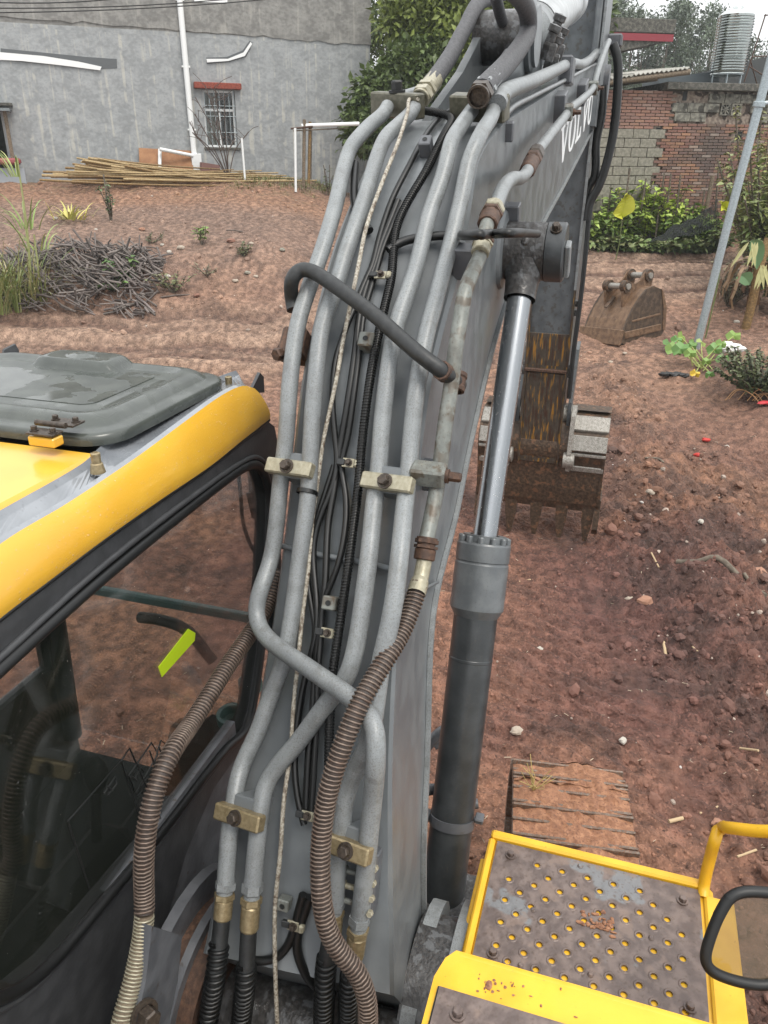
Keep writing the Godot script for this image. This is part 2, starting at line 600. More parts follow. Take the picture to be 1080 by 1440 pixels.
	M.cab_dark = tri_mat(paint(Color8(48, 49, 51), Color8(60, 61, 63), g1, [[g5, 0.72, 0.86, Color(0.34, 0.34, 0.33, 0.5)]]), 2.0, 0.42, 0.0, nf, 0.1)
	M.seal = plain(Color8(13, 14, 15), 0.42)
	M.black = plain(Color8(18, 19, 20), 0.5)
	M.interior = plain(Color8(20, 24, 24), 0.9)
	M.seat = plain(Color8(14, 16, 16), 0.95)
	M.teal = plain(Color8(78, 112, 108), 0.3)
	M.glass = StandardMaterial3D.new()
	M.glass.albedo_color = Color(0.13, 0.145, 0.115, 0.27)
	M.glass.transparency = BaseMaterial3D.TRANSPARENCY_ALPHA
	M.glass.roughness = 0.03
	M.glass_clear = M.glass.duplicate()
	M.glass_clear.albedo_color = Color(0.3, 0.36, 0.34, 0.07)
	M.mirror_glass = StandardMaterial3D.new()
	M.mirror_glass.albedo_color = Color(0.36, 0.30, 0.22, 0.62)
	M.mirror_glass.transparency = BaseMaterial3D.TRANSPARENCY_ALPHA
	M.mirror_glass.roughness = 0.05
	M.drop = StandardMaterial3D.new()
	M.drop.albedo_color = Color(1, 1, 1, 0.07)
	M.drop.transparency = BaseMaterial3D.TRANSPARENCY_ALPHA
	M.drop.roughness = 0.02
	M.lime = plain(Color8(178, 205, 28), 0.5)
	M.ink = plain(Color8(16, 19, 19), 0.6)
	M.white = plain(Color8(225, 227, 226), 0.5)
	# worn tread plate: bare blue-grey paint, brown dirt
	M.tread = tri_mat(paint(Color8(92, 80, 76), Color8(116, 102, 96), g2, [[g4, 0.74, 0.80, Color(0.46, 0.47, 0.48, 0.85)], [g3, 0.66, 0.82, Color(0.33, 0.28, 0.25, 0.6)], [g1, 0.68, 0.8, Color(0.50, 0.43, 0.39, 0.7)]]), 1.15, 0.42, 0.2, nf, 0.35)
	# soil and what is made of it
	M.soil = StandardMaterial3D.new()
	M.soil.albedo_texture = paint(Color(0.52, 0.50, 0.49), Color(0.84, 0.83, 0.82), gray(31, 0.02, 5, 1024), [[gray(32, 0.12, 4, 1024), 0.66, 0.76, Color(0.98, 0.97, 0.96, 0.8)], [gray(33, 0.08, 4, 1024), 0.66, 0.8, Color(0.33, 0.31, 0.30, 0.8)]], 1024)
	M.soil.vertex_color_use_as_albedo = true
	M.soil.uv1_triplanar = true
	M.soil.uv1_world_triplanar = true
	M.soil.uv1_scale = Vector3(0.31, 0.31, 0.31)
	M.soil.roughness = 0.85
	M.soil.normal_enabled = true
	M.soil.normal_texture = bumps(34, 0.05, 9.0, 5, 1024)
	M.soil.normal_scale = 1.3
	M.vcol = StandardMaterial3D.new()
	M.vcol.vertex_color_use_as_albedo = true
	M.vcol.roughness = 0.85
	M.mud = tri_mat(paint(Color8(124, 84, 60), Color8(160, 116, 86), g2, [[g3, 0.6, 0.78, Color(0.34, 0.21, 0.16, 0.9)], [g5, 0.72, 0.84, Color(0.7, 0.56, 0.44, 0.6)]]), 1.6, 0.7, 0.0, nc, 0.8)
	M.track_steel = tri_mat(paint(Color8(92, 82, 74), Color8(128, 118, 108), g2, [[g3, 0.5, 0.66, Color(0.46, 0.32, 0.24, 0.95)]]), 2.4, 0.45, 0.35, nf, 0.4)
	M.bucket = tri_mat(paint(Color8(62, 50, 40), Color8(92, 75, 60), g2, [[g3, 0.62, 0.78, Color(0.24, 0.19, 0.15, 0.9)], [g1, 0.62, 0.76, Color(0.5, 0.36, 0.26, 0.7)]]), 1.6, 0.5, 0.25, nf, 0.5)
	M.bucket_grey = tri_mat(paint(Color8(138, 135, 128), Color8(164, 160, 153), g2, [[g3, 0.6, 0.78, Color(0.3, 0.25, 0.21, 0.9)]]), 1.8, 0.4, 0.35, nf, 0.5)
	M.spare = tri_mat(paint(Color8(92, 70, 52), Color8(124, 98, 75), g1, [[g3, 0.6, 0.78, Color(0.28, 0.21, 0.16, 0.8)], [g2, 0.66, 0.8, Color(0.55, 0.45, 0.35, 0.6)]]), 1.4, 0.55, 0.15, nf, 0.5)
	M.spare_shaded = tri_mat(paint(Color8(62, 50, 40), Color8(92, 75, 60), g1, [[g3, 0.6, 0.78, Color(0.2, 0.16, 0.12, 0.8)]]), 1.4, 0.55, 0.15, nf, 0.5)  # darker copy of spare: shade of the upright side plates is in the colour
	# house walls
	M.plaster = tri_mat(plaster_tex(Color8(136, 139, 140), Color8(156, 159, 160), Color8(178, 176, 167), Color8(116, 118, 119), 41), 0.16, 0.9, 0.0, nf, 0.25)
	M.plaster_top = tri_mat(plaster_tex(Color8(116, 115, 112), Color8(142, 141, 137), Color8(154, 152, 146), Color8(98, 97, 95), 47), 0.16, 0.9, 0.0, nf, 0.3)
	M.concrete = tri_mat(paint(Color8(70, 69, 64), Color8(104, 101, 94), g2, [[g3, 0.6, 0.78, Color(0.2, 0.19, 0.17, 0.9)]]), 0.6, 0.9)
	M.block = tri_mat(paint(Color8(118, 115, 104), Color8(144, 140, 128), g2, [[g3, 0.66, 0.8, Color(0.45, 0.43, 0.38, 0.7)]]), 0.7, 0.9, 0.0, nf, 0.4, true)
	M.block_dark = tri_mat(paint(Color8(98, 96, 88), Color8(142, 139, 128), g2, [[g1, 0.55, 0.7, Color(0.22, 0.21, 0.19, 0.9)]]), 0.5, 0.9, 0.0, nf, 0.4, true)
	M.mortar = tri_mat(paint(Color8(112, 100, 90), Color8(146, 134, 122), g2, [[g1, 0.55, 0.7, Color(0.2, 0.17, 0.15, 0.8)]]), 0.6, 0.95)
	M.steel_tank = plain(Color8(190, 194, 192), 0.14, 1.0)
	M.galv = tri_mat(paint(Color8(150, 160, 164), Color8(178, 188, 192), g2, [[g3, 0.62, 0.78, Color(0.48, 0.52, 0.53, 0.7)]]), 2.0, 0.45, 0.4)
	M.bamboo = tri_mat(paint(Color8(146, 124, 84), Color8(180, 158, 118), g2, [[g3, 0.6, 0.76, Color(0.36, 0.28, 0.17, 0.8)]]), 1.1, 0.6)
	M.bamboo_dark = tri_mat(paint(Color8(112, 88, 52), Color8(150, 122, 78), g2, [[g3, 0.6, 0.76, Color(0.26, 0.2, 0.14, 0.8)]]), 1.1, 0.6)
	M.board = tri_mat(paint(Color8(136, 96, 66), Color8(158, 116, 82), g1, [[g3, 0.66, 0.8, Color(0.4, 0.28, 0.2, 0.6)]]), 0.8, 0.8)
	M.wood = tri_mat(paint(Color8(96, 84, 70), Color8(132, 118, 100), g2, []), 1.5, 0.85)
	M.stick = plain(Color8(98, 88, 82), 0.85)
	M.bark = tri_mat(paint(Color8(84, 76, 66), Color8(118, 108, 95), g2, []), 1.0, 0.9)
	M.leaf = StandardMaterial3D.new()
	M.leaf.vertex_color_use_as_albedo = true
	M.leaf.roughness = 0.5
	M.leaf.backlight_enabled = true
	M.leaf.backlight = Color(0.22, 0.26, 0.08)
	M.leaf.cull_mode = BaseMaterial3D.CULL_DISABLED

func wet(m: StandardMaterial3D, amount: float) -> StandardMaterial3D:
	m.clearcoat_enabled = true
	m.clearcoat = amount
	m.clearcoat_roughness = 0.04
	return m

func streaky() -> StandardMaterial3D:
	var w := 512
	var a := noise(61, 1.0, 4)
	var b := noise(62, 1.0, 3)
	var im := Image.create(w, w, false, Image.FORMAT_RGB8)
	for y in w:
		for x in w:
			var s := a.get_noise_2d(x * 0.055, y * 0.006) * 0.5 + 0.5
			var t := b.get_noise_2d(x * 0.03, y * 0.02) * 0.5 + 0.5
			var c := Color8(52, 46, 40).lerp(Color8(76, 70, 62), t)
			c = c.lerp(Color8(150, 104, 34), smoothstep(0.58, 0.74, s) * 0.85)
			c = c.lerp(Color8(58, 34, 22), smoothstep(0.45, 0.3, s) * 0.7)
			im.set_pixel(x, y, c)
	var m := tri_mat(ImageTexture.create_from_image(im), 1.1, 0.4, 0.1, M.nf, 0.2)
	return m

func plaster_tex(lo: Color, hi: Color, drip: Color, dark: Color, sd: int) -> ImageTexture:
	var w := 1024
	var a := noise(sd, 1.0, 5)
	var b := noise(sd + 1, 1.0, 3)
	var c := noise(sd + 2, 1.0, 4)
	var out := PackedByteArray()
	out.resize(w * w * 3)
	for y in w:
		for x in w:
			var p := a.get_noise_2d(x * 0.012, y * 0.012) * 0.5 + 0.5
			var q := c.get_noise_2d(x * 0.045, y * 0.06) * 0.5 + 0.5
			var s := b.get_noise_2d(x * 0.035, y * 0.0012) * 0.5 + 0.5
			var k := lo.lerp(hi, smoothstep(0.3, 0.7, p * 0.55 + q * 0.45))
			k = k.lerp(drip, smoothstep(0.56, 0.74, s) * 0.75 * smoothstep(0.35, 0.6, p))
			k = k.lerp(dark, smoothstep(0.62, 0.8, q) * 0.35 * smoothstep(0.4, 0.7, p))
			var i := (y * w + x) * 3
			out[i] = int(k.r * 255); out[i + 1] = int(k.g * 255); out[i + 2] = int(k.b * 255)
	return ImageTexture.create_from_image(Image.create_from_data(w, w, false, Image.FORMAT_RGB8, out))

# ------------------------------------------------------------------ ground
func soil_color(x: float, z: float, nb: FastNoiseLite) -> Color:
	var d := -z
	var k := nb.get_noise_2d(x * 0.5, z * 0.5) * 0.5 + 0.5
	var k2 := nb.get_noise_2d(x * 1.7 + 40.0, z * 1.7) * 0.5 + 0.5
	var orange := Color(0.335, 0.172, 0.104)
	var purple := Color(0.165, 0.075, 0.062)
	var pale := Color(0.47, 0.34, 0.255)
	var dark := Color(0.08, 0.046, 0.038)
	var c := orange
	c = c.lerp(purple, smoothstep(0.40, 0.62, k) * 0.55)
	# purple clay in front and to the right of the bucket
	var px := x - 2.2
	var pz := d - 5.3
	c = c.lerp(purple, exp(-(px * px * 0.4 + pz * pz * 0.2)) * 0.95)
	c = c.lerp(dark, clods(x, z) * smoothstep(0.3, 0.65, k2) * 0.75)
	var far := smoothstep(7.0, 12.0, d)
	c = c.lerp(Color(0.34, 0.22, 0.158), far * 0.6)
	var rd := road(x, z)
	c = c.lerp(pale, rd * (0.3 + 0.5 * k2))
	c = c.lerp(Color(0.16, 0.09, 0.065), rd * smoothstep(0.1, -0.55, rut(rut_q(x, z), x)) * 0.85)  # groove shade painted into the soil colour, deepening the modelled ruts
	# damp dark patches of turned earth
	var k3 := nb.get_noise_2d(x * 0.9 - 70.0, z * 0.9 + 20.0)
	c = c.lerp(dark, smoothstep(0.18, 0.42, k3) * 0.55 * (1.0 - rd))
	# the bank on the left is duller, with green near the house
	var w := side_w(x, max(d, 1.0))
	c = c.lerp(Color(0.30, 0.21, 0.165), (1.0 - w) * smoothstep(13.0, 16.0, d) * 0.7)
	c = c.lerp(Color(0.40, 0.225, 0.14), (1.0 - w) * smoothstep(17.5, 18.8, d) * (1.0 - smoothstep(20.4, 21.2, d)) * 0.75)
	c = c.lerp(Color(0.12, 0.125, 0.06), smoothstep(0.5, 0.75, k2) * smoothstep(18.0, 21.0, d) * 0.6)
	return c * (0.8 + 0.42 * k2) * 1.36

func ground() -> void:
	var nb := noise(51, 0.8, 4)
	var rows := 620
	var cols := 420
	var v := PackedVector3Array()
	var n := PackedVector3Array()
	var c := PackedColorArray()
	var ix := PackedInt32Array()
	v.resize(rows * cols); n.resize(rows * cols); c.resize(rows * cols)
	for i in rows:
		var t := float(i) / (rows - 1)
		var d: float
		if t < 0.86: d = 1.0 + (pow(1.0 + t / 0.86 * 2.2, 2.75) - 1.0) / (pow(3.2, 2.75) - 1.0) * 24.0
		else: d = 25.0 * pow(14.0, (t - 0.86) / 0.14)
		if i == 0: d = -12.0
		for j in cols:
			var s := 2.0 * j / (cols - 1) - 1.0
			var x: float = (s * 0.72 + 0.28 * s * s * s) * (3.5 + 0.95 * max(d, 1.0)) + 0.10 * d
			var k := i * cols + j
			var z := -d
			var y := gh(x, z)
			v[k] = Vector3(x, y, z)
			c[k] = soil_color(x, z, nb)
	for i in rows:
		for j in cols:
			var a := v[i * cols + max(j - 1, 0)]
			var b := v[i * cols + min(j + 1, cols - 1)]
			var e := v[max(i - 1, 0) * cols + j]
			var f := v[min(i + 1, rows - 1) * cols + j]
			var nn := (b - a).cross(f - e).normalized()
			n[i * cols + j] = nn if nn.y > 0 else -nn
	for i in rows - 1:
		for j in cols - 1:
			var a := i * cols + j
			ix.append_array(PackedInt32Array([a, a + cols, a + 1, a + 1, a + cols, a + cols + 1]))
	var ar := []
	ar.resize(Mesh.ARRAY_MAX)
	ar[Mesh.ARRAY_VERTEX] = v
	ar[Mesh.ARRAY_NORMAL] = n
	ar[Mesh.ARRAY_COLOR] = c
	ar[Mesh.ARRAY_INDEX] = ix
	var am := ArrayMesh.new()
	am.add_surface_from_arrays(Mesh.PRIMITIVE_TRIANGLES, ar)
	am.surface_set_material(0, M.soil)
	var o := puts("ground", am, self)
	tag(o, "red brown soil yard rising towards the houses", "ground", "", "structure")

func wall_frame(a: Vector3, b: Vector3) -> Transform3D:
	var e := b - a
	e.y = 0
	e = e.normalized()
	return Transform3D(Basis(e, Vector3.UP, e.cross(Vector3.UP)), Vector3(a.x, 0, a.z))

func slab(x0: float, x1: float, y0: float, y1: float, z0: float, z1: float, bev := 0.0) -> Sh:
	var s := Sh.new()
	s.box(Vector3((x0 + x1) / 2, (y0 + y1) / 2, (z0 + z1) / 2), Vector3(x1 - x0, y1 - y0, z1 - z0), Basis.IDENTITY, bev)
	return s

# ------------------------------------------------------------------ grey plastered house
func plaster_house() -> void:
	var h := thing("plastered_house", "big grey cement plastered house wall with one barred window behind the bamboo poles", "house")
	h.transform = wall_frame(Vector3(-9.403, 3.408, -20.500), Vector3(-0.502, 3.477, -23.600))
	var x0 := 0.2
	var x1 := 9.45
	var wl := 4.98
	var wr := 5.80
	var wb := 3.80
	var wt := 5.12
	var yb := 6.34      # where the darker upper coat begins
	for q in [[x0, wl, 2.0, yb], [wr, x1, 2.0, yb], [wl, wr, 2.0, wb], [wl, wr, wt, yb]]:
		put("wall", slab(q[0], q[1], q[2], q[3], -0.24, 0.0), M.plaster, h)
	# upper coat with a ragged lower edge, a little proud of the lower one
	var up := Sh.new()
	var ed := noise(71, 0.9, 3)
	var poly := [Vector3(x1 + 0.02, 10.4, 0.0), Vector3(x0 - 0.02, 10.4, 0.0)]
	for k in 40:
		var x: float = lerp(x0 - 0.02, x1 + 0.02, k / 39.0)
		poly.append(Vector3(x, yb + lerp(0.12, -0.06, k / 39.0) + ed.get_noise_1d(x * 3.0) * 0.05, 0.0))
	up.prism(poly, Vector3(0, 0, 0.022))
	put("upper_coat", up, M.plaster_top, h)
	put("upper_wall", slab(x0, x1, yb, 10.4, -0.24, -0.002), M.plaster_top, h)
	put("side_wall", slab(x1 - 0.24, x1, 2.0, 10.4, -9.0, -0.245), M.plaster, h)
	put("side_wall", slab(x0, x0 + 0.24, 2.0, 10.4, -9.0, -0.245), M.plaster, h)
	put("back_wall", slab(x0, x1, 2.0, 10.4, -9.25, -9.01), M.plaster, h)
	put("roof", slab(x0 - 0.2, x1 + 0.2, 10.41, 10.6, -9.4, 0.2), M.concrete, h)
	# dark room behind the window
	put("room", slab(wl - 0.6, wr + 0.6, wb - 0.6, wt + 0.4, -2.4, -2.3), M.interior, h)
	# window
	var fr := Sh.new()
	var t := 0.055
	for q in [[wl, wr, wb, wb + t], [wl, wr, wt - t, wt], [wl, wl + t, wb + t, wt - t], [wr - t, wr, wb + t, wt - t], [wl + t, wr - t, wt - 0.48, wt - 0.42]]:
		fr.box(Vector3((q[0] + q[1]) / 2, (q[2] + q[3]) / 2, -0.17), Vector3(q[1] - q[0], q[3] - q[2], 0.06), Basis.IDENTITY, 0.005)
	var win := put("window", fr, M.white, h)
	var mu := Sh.new()
	mu.box(Vector3((wl + wr) / 2, (wb + wt - 0.48) / 2, -0.17), Vector3(0.05, wt - 0.48 - wb - t, 0.05), Basis.IDENTITY, 0.004)
	put("mullion", mu, M.white, win)
	put("pane", slab(wl + t, wr - t, wb + t, wt - t, -0.174, -0.168), M.glass, win)
	var cur := Sh.new()
	for k in 9:
		var xx := wl + 0.02 + k * 0.045
		cur.tube([Vector3(xx, wb, -0.32), Vector3(xx + 0.005, wt, -0.32)], 0.027, 6)
	put("curtain", cur, plain(Color8(168, 172, 160), 0.9), win)
	for k in 7:
		var b := Sh.new()
		var xx: float = lerp(wl + 0.04, wr - 0.04, k / 6.0)
		b.tube([Vector3(xx, wb + 0.02, 0.02), Vector3(xx, wt - 0.02, 0.02)], 0.008, 6)
		put("bar", b, M.galv, win)
	for yy in [wb + 0.35, wb + 0.72, wt - 0.36]:
		var b := Sh.new()
		b.tube([Vector3(wl, yy, 0.028), Vector3(wr, yy, 0.028)], 0.008, 6)
		put("bar", b, M.galv, win)
	var brick_red := tri_mat(paint(Color8(122, 58, 46), Color8(150, 78, 62), M.g[1], [[M.g[2], 0.6, 0.8, Color(0.3, 0.17, 0.14, 0.8)]]), 1.2, 0.85)
	put("sill", slab(wl - 0.06, wr + 0.06, wb - 0.06, wb - 0.002, -0.2, 0.05, 0.008), M.concrete, h)
	put("lintel", slab(wl - 0.2, wr + 0.16, wt + 0.015, wt + 0.155, -0.05, 0.16, 0.012), brick_red, h)
	# white downpipe in front of the wall
	var dp := Sh.new()
	var pa := Vector2(4.609, 6.946)
	var pb := Vector2(4.640, 3.543)
	dp.tube([Vector3(pa.x, 8.6, 0.09), Vector3(pa.x, pa.y, 0.09), Vector3(pb.x, pb.y, 0.09)], 0.07, 12)
	var dpo := put("downpipe", dp, M.white, h)
	put("pipe_boot", slab(pb.x - 0.09, pb.x + 0.16, 3.0, pb.y + 0.1, 0.0, 0.22, 0.01), M.white, dpo)
	for yy in [4.2, 5.6, 7.0]:
		var br := Sh.new()
		var xx: float = lerp(pb.x, pa.x, (yy - pb.y) / (pa.y - pb.y))
		br.box(Vector3(xx, yy, 0.05), Vector3(0.2, 0.04, 0.12))
		put("bracket", br, M.white, dpo)
	# painted-over strips: white board pieces on grey patches
	var grey_patch := plain(Color8(92, 95, 97), 0.9)
	for pr in [[[Vector2(0.454, 5.811), Vector2(1.057, 5.781), Vector2(1.673, 5.750), Vector2(2.302, 5.718), Vector2(2.997, 5.703), Vector2(2.987, 5.508), Vector2(2.590, 5.478), Vector2(1.323, 5.531), Vector2(0.411, 5.581)], [Vector2(0.319, 5.734), Vector2(1.351, 5.693), Vector2(2.125, 5.608), Vector2(2.629, 5.524), Vector2(2.585, 5.447), Vector2(1.713, 5.518), Vector2(0.866, 5.571), Vector2(0.289, 5.576)]], [[Vector2(5.146, 5.823), Vector2(5.661, 5.860), Vector2(6.067, 6.017), Vector2(6.263, 6.243), Vector2(6.332, 6.200), Vector2(6.146, 5.881), Vector2(5.724, 5.754), Vector2(5.151, 5.685)], [Vector2(5.144, 5.792), Vector2(5.675, 5.815), Vector2(6.081, 5.972), Vector2(6.279, 6.212), Vector2(6.311, 6.168), Vector2(6.111, 5.895), Vector2(5.689, 5.769), Vector2(5.154, 5.716)]]]:
		var a := []
		for p in pr[0]: a.append(Vector3(p.x, p.y, 0.0245 if p.y > 6.3 else 0.0025))
		var s := Sh.new()
		s.prism(a, Vector3(0, 0, 0.006))
		var pat := put("grey_patch", s, grey_patch, h)
		var b := []
		for p in pr[1]: b.append(Vector3(p.x, p.y, 0.032))
		var s2 := Sh.new()
		s2.prism(b, Vector3(0, 0, 0.012))
		put("white_strip", s2, M.white, pat)
	var p3 := []
	for p in [Vector2(4.941, 7.068), Vector2(5.767, 7.118), Vector2(5.758, 7.014), Vector2(4.966, 6.982)]: p3.append(Vector3(p.x, p.y, 0.0245))
	var s3 := Sh.new()
	s3.prism(p3, Vector3(0, 0, 0.012))
	put("white_strip", s3, M.white, h)
	# shed at the far left, seen past the corner of the house
	var sh := thing("open_shed", "dark open shed with sagging roof sheets at the left corner of the grey house", "shed")
	sh.transform = h.transform
	put("back_wall", slab(-3.0, 0.4, 2.4, 5.4, -3.2, -3.0), plain(Color8(52, 54, 50), 0.9), sh)
	put("roof_sheet", slab(-3.2, 0.5, 4.62, 4.68, -3.0, 0.3), M.concrete, sh)
	put("roof_sheet", slab(-3.2, 0.45, 4.50, 4.56, -2.6, 0.5), plain(Color8(116, 122, 124), 0.6), sh)
	put("post", slab(0.28, 0.36, 2.6, 4.5, 0.2, 0.28), M.wood, sh)
	put("low_wall", slab(-3.2, 0.55, 2.6, 3.28, 0.3, 0.45), plain(Color8(150, 155, 160), 0.9), sh)
	put("red_tarpaulin", slab(-3.0, 0.5, 3.36, 3.5, 0.2, 0.6, 0.05), plain(Color8(140, 74, 76), 0.7), sh)
	# overhead cables
	var k := 0
	for q in [[Vector3(-7.833, 5.930, -17.000), Vector3(-3.651, 6.506, -19.000), "lowest of the three black overhead cables crossing the grey house wall"], [Vector3(-7.816, 6.010, -17.000), Vector3(-4.392, 6.513, -19.000), "middle one of the three black overhead cables crossing the grey house wall"], [Vector3(-7.794, 6.111, -17.000), Vector3(-6.017, 6.551, -19.000), "topmost of the three black overhead cables at the upper left corner"]]:
		var a: Vector3 = q[0]
		var b: Vector3 = q[1]
		var e := b + (b - a) * 1.2
		var st := a - (b - a) * 0.6
		var pts := []
		for i in 25:
			var f := i / 24.0
			pts.append(st.lerp(e, f) - Vector3.UP * 0.25 * sin(PI * f) + Vector3.UP * 0.2)
		var s := Sh.new()
		s.tube(pts, 0.012, 6)
		tag(put("overhead_cable", s, M.cable), q[2], "cable", "overhead cables")
		k += 1

# ------------------------------------------------------------------ brick house
func brick_house() -> void:
	var h := thing("brick_house", "old brick and concrete block house with a water tank on its roof", "house")
	h.transform = wall_frame(Vector3(4.936, 3.523, -20.200), Vector3(9.404, 3.557, -20.900))
	var top := 5.06
	put("wall", slab(-1.3, 6.8, 0.8, top, -0.26, -0.05), M.mortar, h)
	put("side_wall", slab(-1.3, -1.1, 0.8, top, -5.0, -0.27), M.mortar, h)
	put("side_wall", slab(6.6, 6.8, 0.8, top, -5.0, -0.27), M.mortar, h)
	put("back_wall", slab(-1.3, 6.8, 0.8, top, -5.2, -5.01), M.mortar, h)
	# regions in wall metres: the block field on the left, the block field top right, bricks elsewhere
	var r := RandomNumberGenerator.new()
	r.seed = 7
	var bl := 1.62        # right edge of the left block field
	var bt := 4.28        # its top
	var sx := 1.78        # left edge of the upper right block field
	var sy := 4.40        # its lower edge
	var holes := [[0.02, 0.16, 4.05, 4.30], [1.49, 1.63, 4.06, 4.28], [3.55, 3.72, 4.02, 4.22], [2.04, 2.15, 4.86, 5.05], [3.03, 3.58, 4.52, 4.86]]
	var cols := [Color(0.22, 0.09, 0.065), Color(0.29, 0.13, 0.075), Color(0.18, 0.08, 0.062), Color(0.33, 0.165, 0.09), Color(0.25, 0.135, 0.105)]
	var st := noise(81, 0.7, 3)
	var bricks := Sh.new()
	bricks.use_col = true
	var y := 0.9
	var row := 0
	while y < top - 0.04:
		var x: float = -1.3 + (0.0 if row % 2 == 0 else 0.125)
		while x < 6.7:
			var cx := x + 0.12
			var cy := y + 0.03
			var skip := (cx < bl + (0.12 if row % 6 < 3 else 0.0) and cy < bt and cy > 2.42) or (cx > sx and cy > sy) or (cx < bl - 0.2 and cy <= 2.42)
			for q in holes:
				if cx > q[0] - 0.08 and cx < q[1] + 0.08 and cy > q[2] - 0.02 and cy < q[3] + 0.02: skip = true
			if not skip:
				var cc: Color = cols[r.randi() % cols.size()] * r.randf_range(0.75, 1.2)
				var dk: float = smoothstep(0.05, 0.5, st.get_noise_2d(cx * 0.8, cy * 1.2))
				var drip: float = exp(-pow((cx - 2.95) / 0.35, 2.0)) * smoothstep(2.6, 3.6, cy)
				cc = cc.lerp(Color(0.06, 0.05, 0.045), clamp(dk * 0.6 + drip * 0.85 + smoothstep(3.0, 2.5, cy) * 0.55 * r.randf(), 0, 0.92))
				if r.randf() < 0.06: cc = cc.lerp(Color(0.36, 0.31, 0.27), 0.6)
				cc = cc.lerp(Color(0.2, 0.15, 0.125), 0.3)
				if cx < sx - 0.1 and cy > bt: cc = cc.lerp(Color(0.33, 0.19, 0.15), 0.45)
				bricks.col = cc
				bricks.box(Vector3(cx, cy, -0.04 + r.randf_range(-0.006, 0.006)), Vector3(0.228 + r.randf_range(-0.008, 0.004), 0.052, 0.08))
			x += 0.245
		y += 0.067
		row += 1
	stuff(put("bricks", bricks, M.vcol, h))
	# concrete blocks, one by one
	var bm := [Sh.new(), Sh.new(), Sh.new()]
	for k in 3:
		bm[k].box(Vector3.ZERO, Vector3(0.39, 0.19, 0.08 + 0.006 * k), Basis.IDENTITY, 0.008)
	var mesh_l := [bm[0].mesh(M.block), bm[1].mesh(M.block), bm[2].mesh(M.block)]
	var mesh_d := [bm[0].mesh(M.block_dark), bm[1].mesh(M.block_dark), bm[2].mesh(M.block_dark)]
	var yy := 2.52
	row = 0
	while yy < bt:
		var xx: float = bl - 0.205 + (0.1 if row % 2 == 0 else -0.1)
		while xx > -1.1:
			puts("block", mesh_l[r.randi() % 3], h, Transform3D(Basis(), Vector3(xx, yy, -0.035 + r.randf_range(-0.005, 0.005))))
			xx -= 0.405
		yy += 0.203
		row += 1
	yy = sy + 0.11
	row = 0
	while yy < top:
		var xx: float = sx + 0.2 + (0.1 if row % 2 == 0 else 0.0)
		while xx < 6.4:
			if not (yy < 4.86 and xx > 2.85 and xx < 3.78) and not (row == 2 and xx < 2.5):
				puts("block", mesh_d[r.randi() % 3], h, Transform3D(Basis(), Vector3(xx, yy, -0.035 + r.randf_range(-0.005, 0.005))))
			xx += 0.405
		yy += 0.203
		row += 1
	for q in holes.slice(0, 4):
		put("wall_hole", slab(q[0], q[1], q[2], q[3], -0.25, -0.048), M.ink, h)
	# two pierced vent blocks: a square rim with a six-armed star
	for q in [[3.04, 3.29], [3.31, 3.57]]:
		var vb := Sh.new()
		var cx: float = (q[0] + q[1]) / 2
		var cy := 4.69
		var s := 0.128
		for e in [[0.0, s - 0.015, 2 * s, 0.03], [0.0, -s + 0.015, 2 * s, 0.03], [s - 0.015, 0.0, 0.03, 2 * s - 0.06], [-s + 0.015, 0.0, 0.03, 2 * s - 0.06]]:
			vb.box(Vector3(cx + e[0], cy + e[1], -0.03), Vector3(e[2], e[3], 0.07))
		for a in 4:
			vb.box(Vector3(cx, cy, -0.03 + a * 0.002), Vector3(2 * s - 0.06 if a % 2 == 0 else 2.4 * s, 0.026, 0.05), Basis(Vector3(0, 0, 1), PI * a / 4))
		put("vent_block", vb, M.block if q[0] > 3.2 else M.block_dark, h)
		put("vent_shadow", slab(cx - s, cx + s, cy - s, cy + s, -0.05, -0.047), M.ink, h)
	# smeared render low on the block field
	var sm_ := Sh.new()
	var pp := []
	for p in [Vector2(0.184, 2.446), Vector2(0.129, 2.896), Vector2(0.554, 2.993), Vector2(0.960, 2.962), Vector2(1.332, 3.060), Vector2(1.602, 2.868), Vector2(1.727, 2.544), Vector2(1.715, 2.380)]: pp.append(Vector3(p.x, p.y, 0.012))
	sm_.prism(pp, Vector3(0, 0, 0.012))
	put("render_patch", sm_, M.block, h)
	# roof: concrete slab on the right with a lip, roof sheets on the left
	put("roof_slab", slab(1.5, 7.0, top + 0.005, top + 0.16, -5.3, 0.22, 0.01), M.concrete, h)
	for k in 5:
		var sheet := Sh.new()
		var wv := []
		var x0: float = -1.4 + k * 0.66
		for i in 13:
			wv.append(Vector3(x0 + i * 0.0545, 0.018 * cos(i * PI), 0))
		var slope := Vector3(0, 0.16, -2.4)
		for i in 12:
			var a: Vector3 = wv[i] + Vector3(0, lerp(5.06, 5.50, (wv[i].x + 1.4) / 3.3) + 0.012 * (k % 2), 0.35)
			var b: Vector3 = wv[i + 1] + Vector3(0, lerp(5.06, 5.50, (wv[i + 1].x + 1.4) / 3.3) + 0.012 * (k % 2), 0.35)
			sheet.quad(a, b, b + slope, a + slope, Vector3.UP)
			sheet.quad(a - Vector3(0, 0.02, 0), b - Vector3(0, 0.02, 0), b + slope - Vector3(0, 0.02, 0), a + slope - Vector3(0, 0.02, 0), Vector3.DOWN)
			sheet.quad(a, b, b - Vector3(0, 0.02, 0), a - Vector3(0, 0.02, 0), Vector3(0, 0, 1))
		put("roof_sheet", sheet, plain(Color8(176 - 12 * (k % 3), 174 - 12 * (k % 3), 166 - 12 * (k % 3)), 0.8), h)
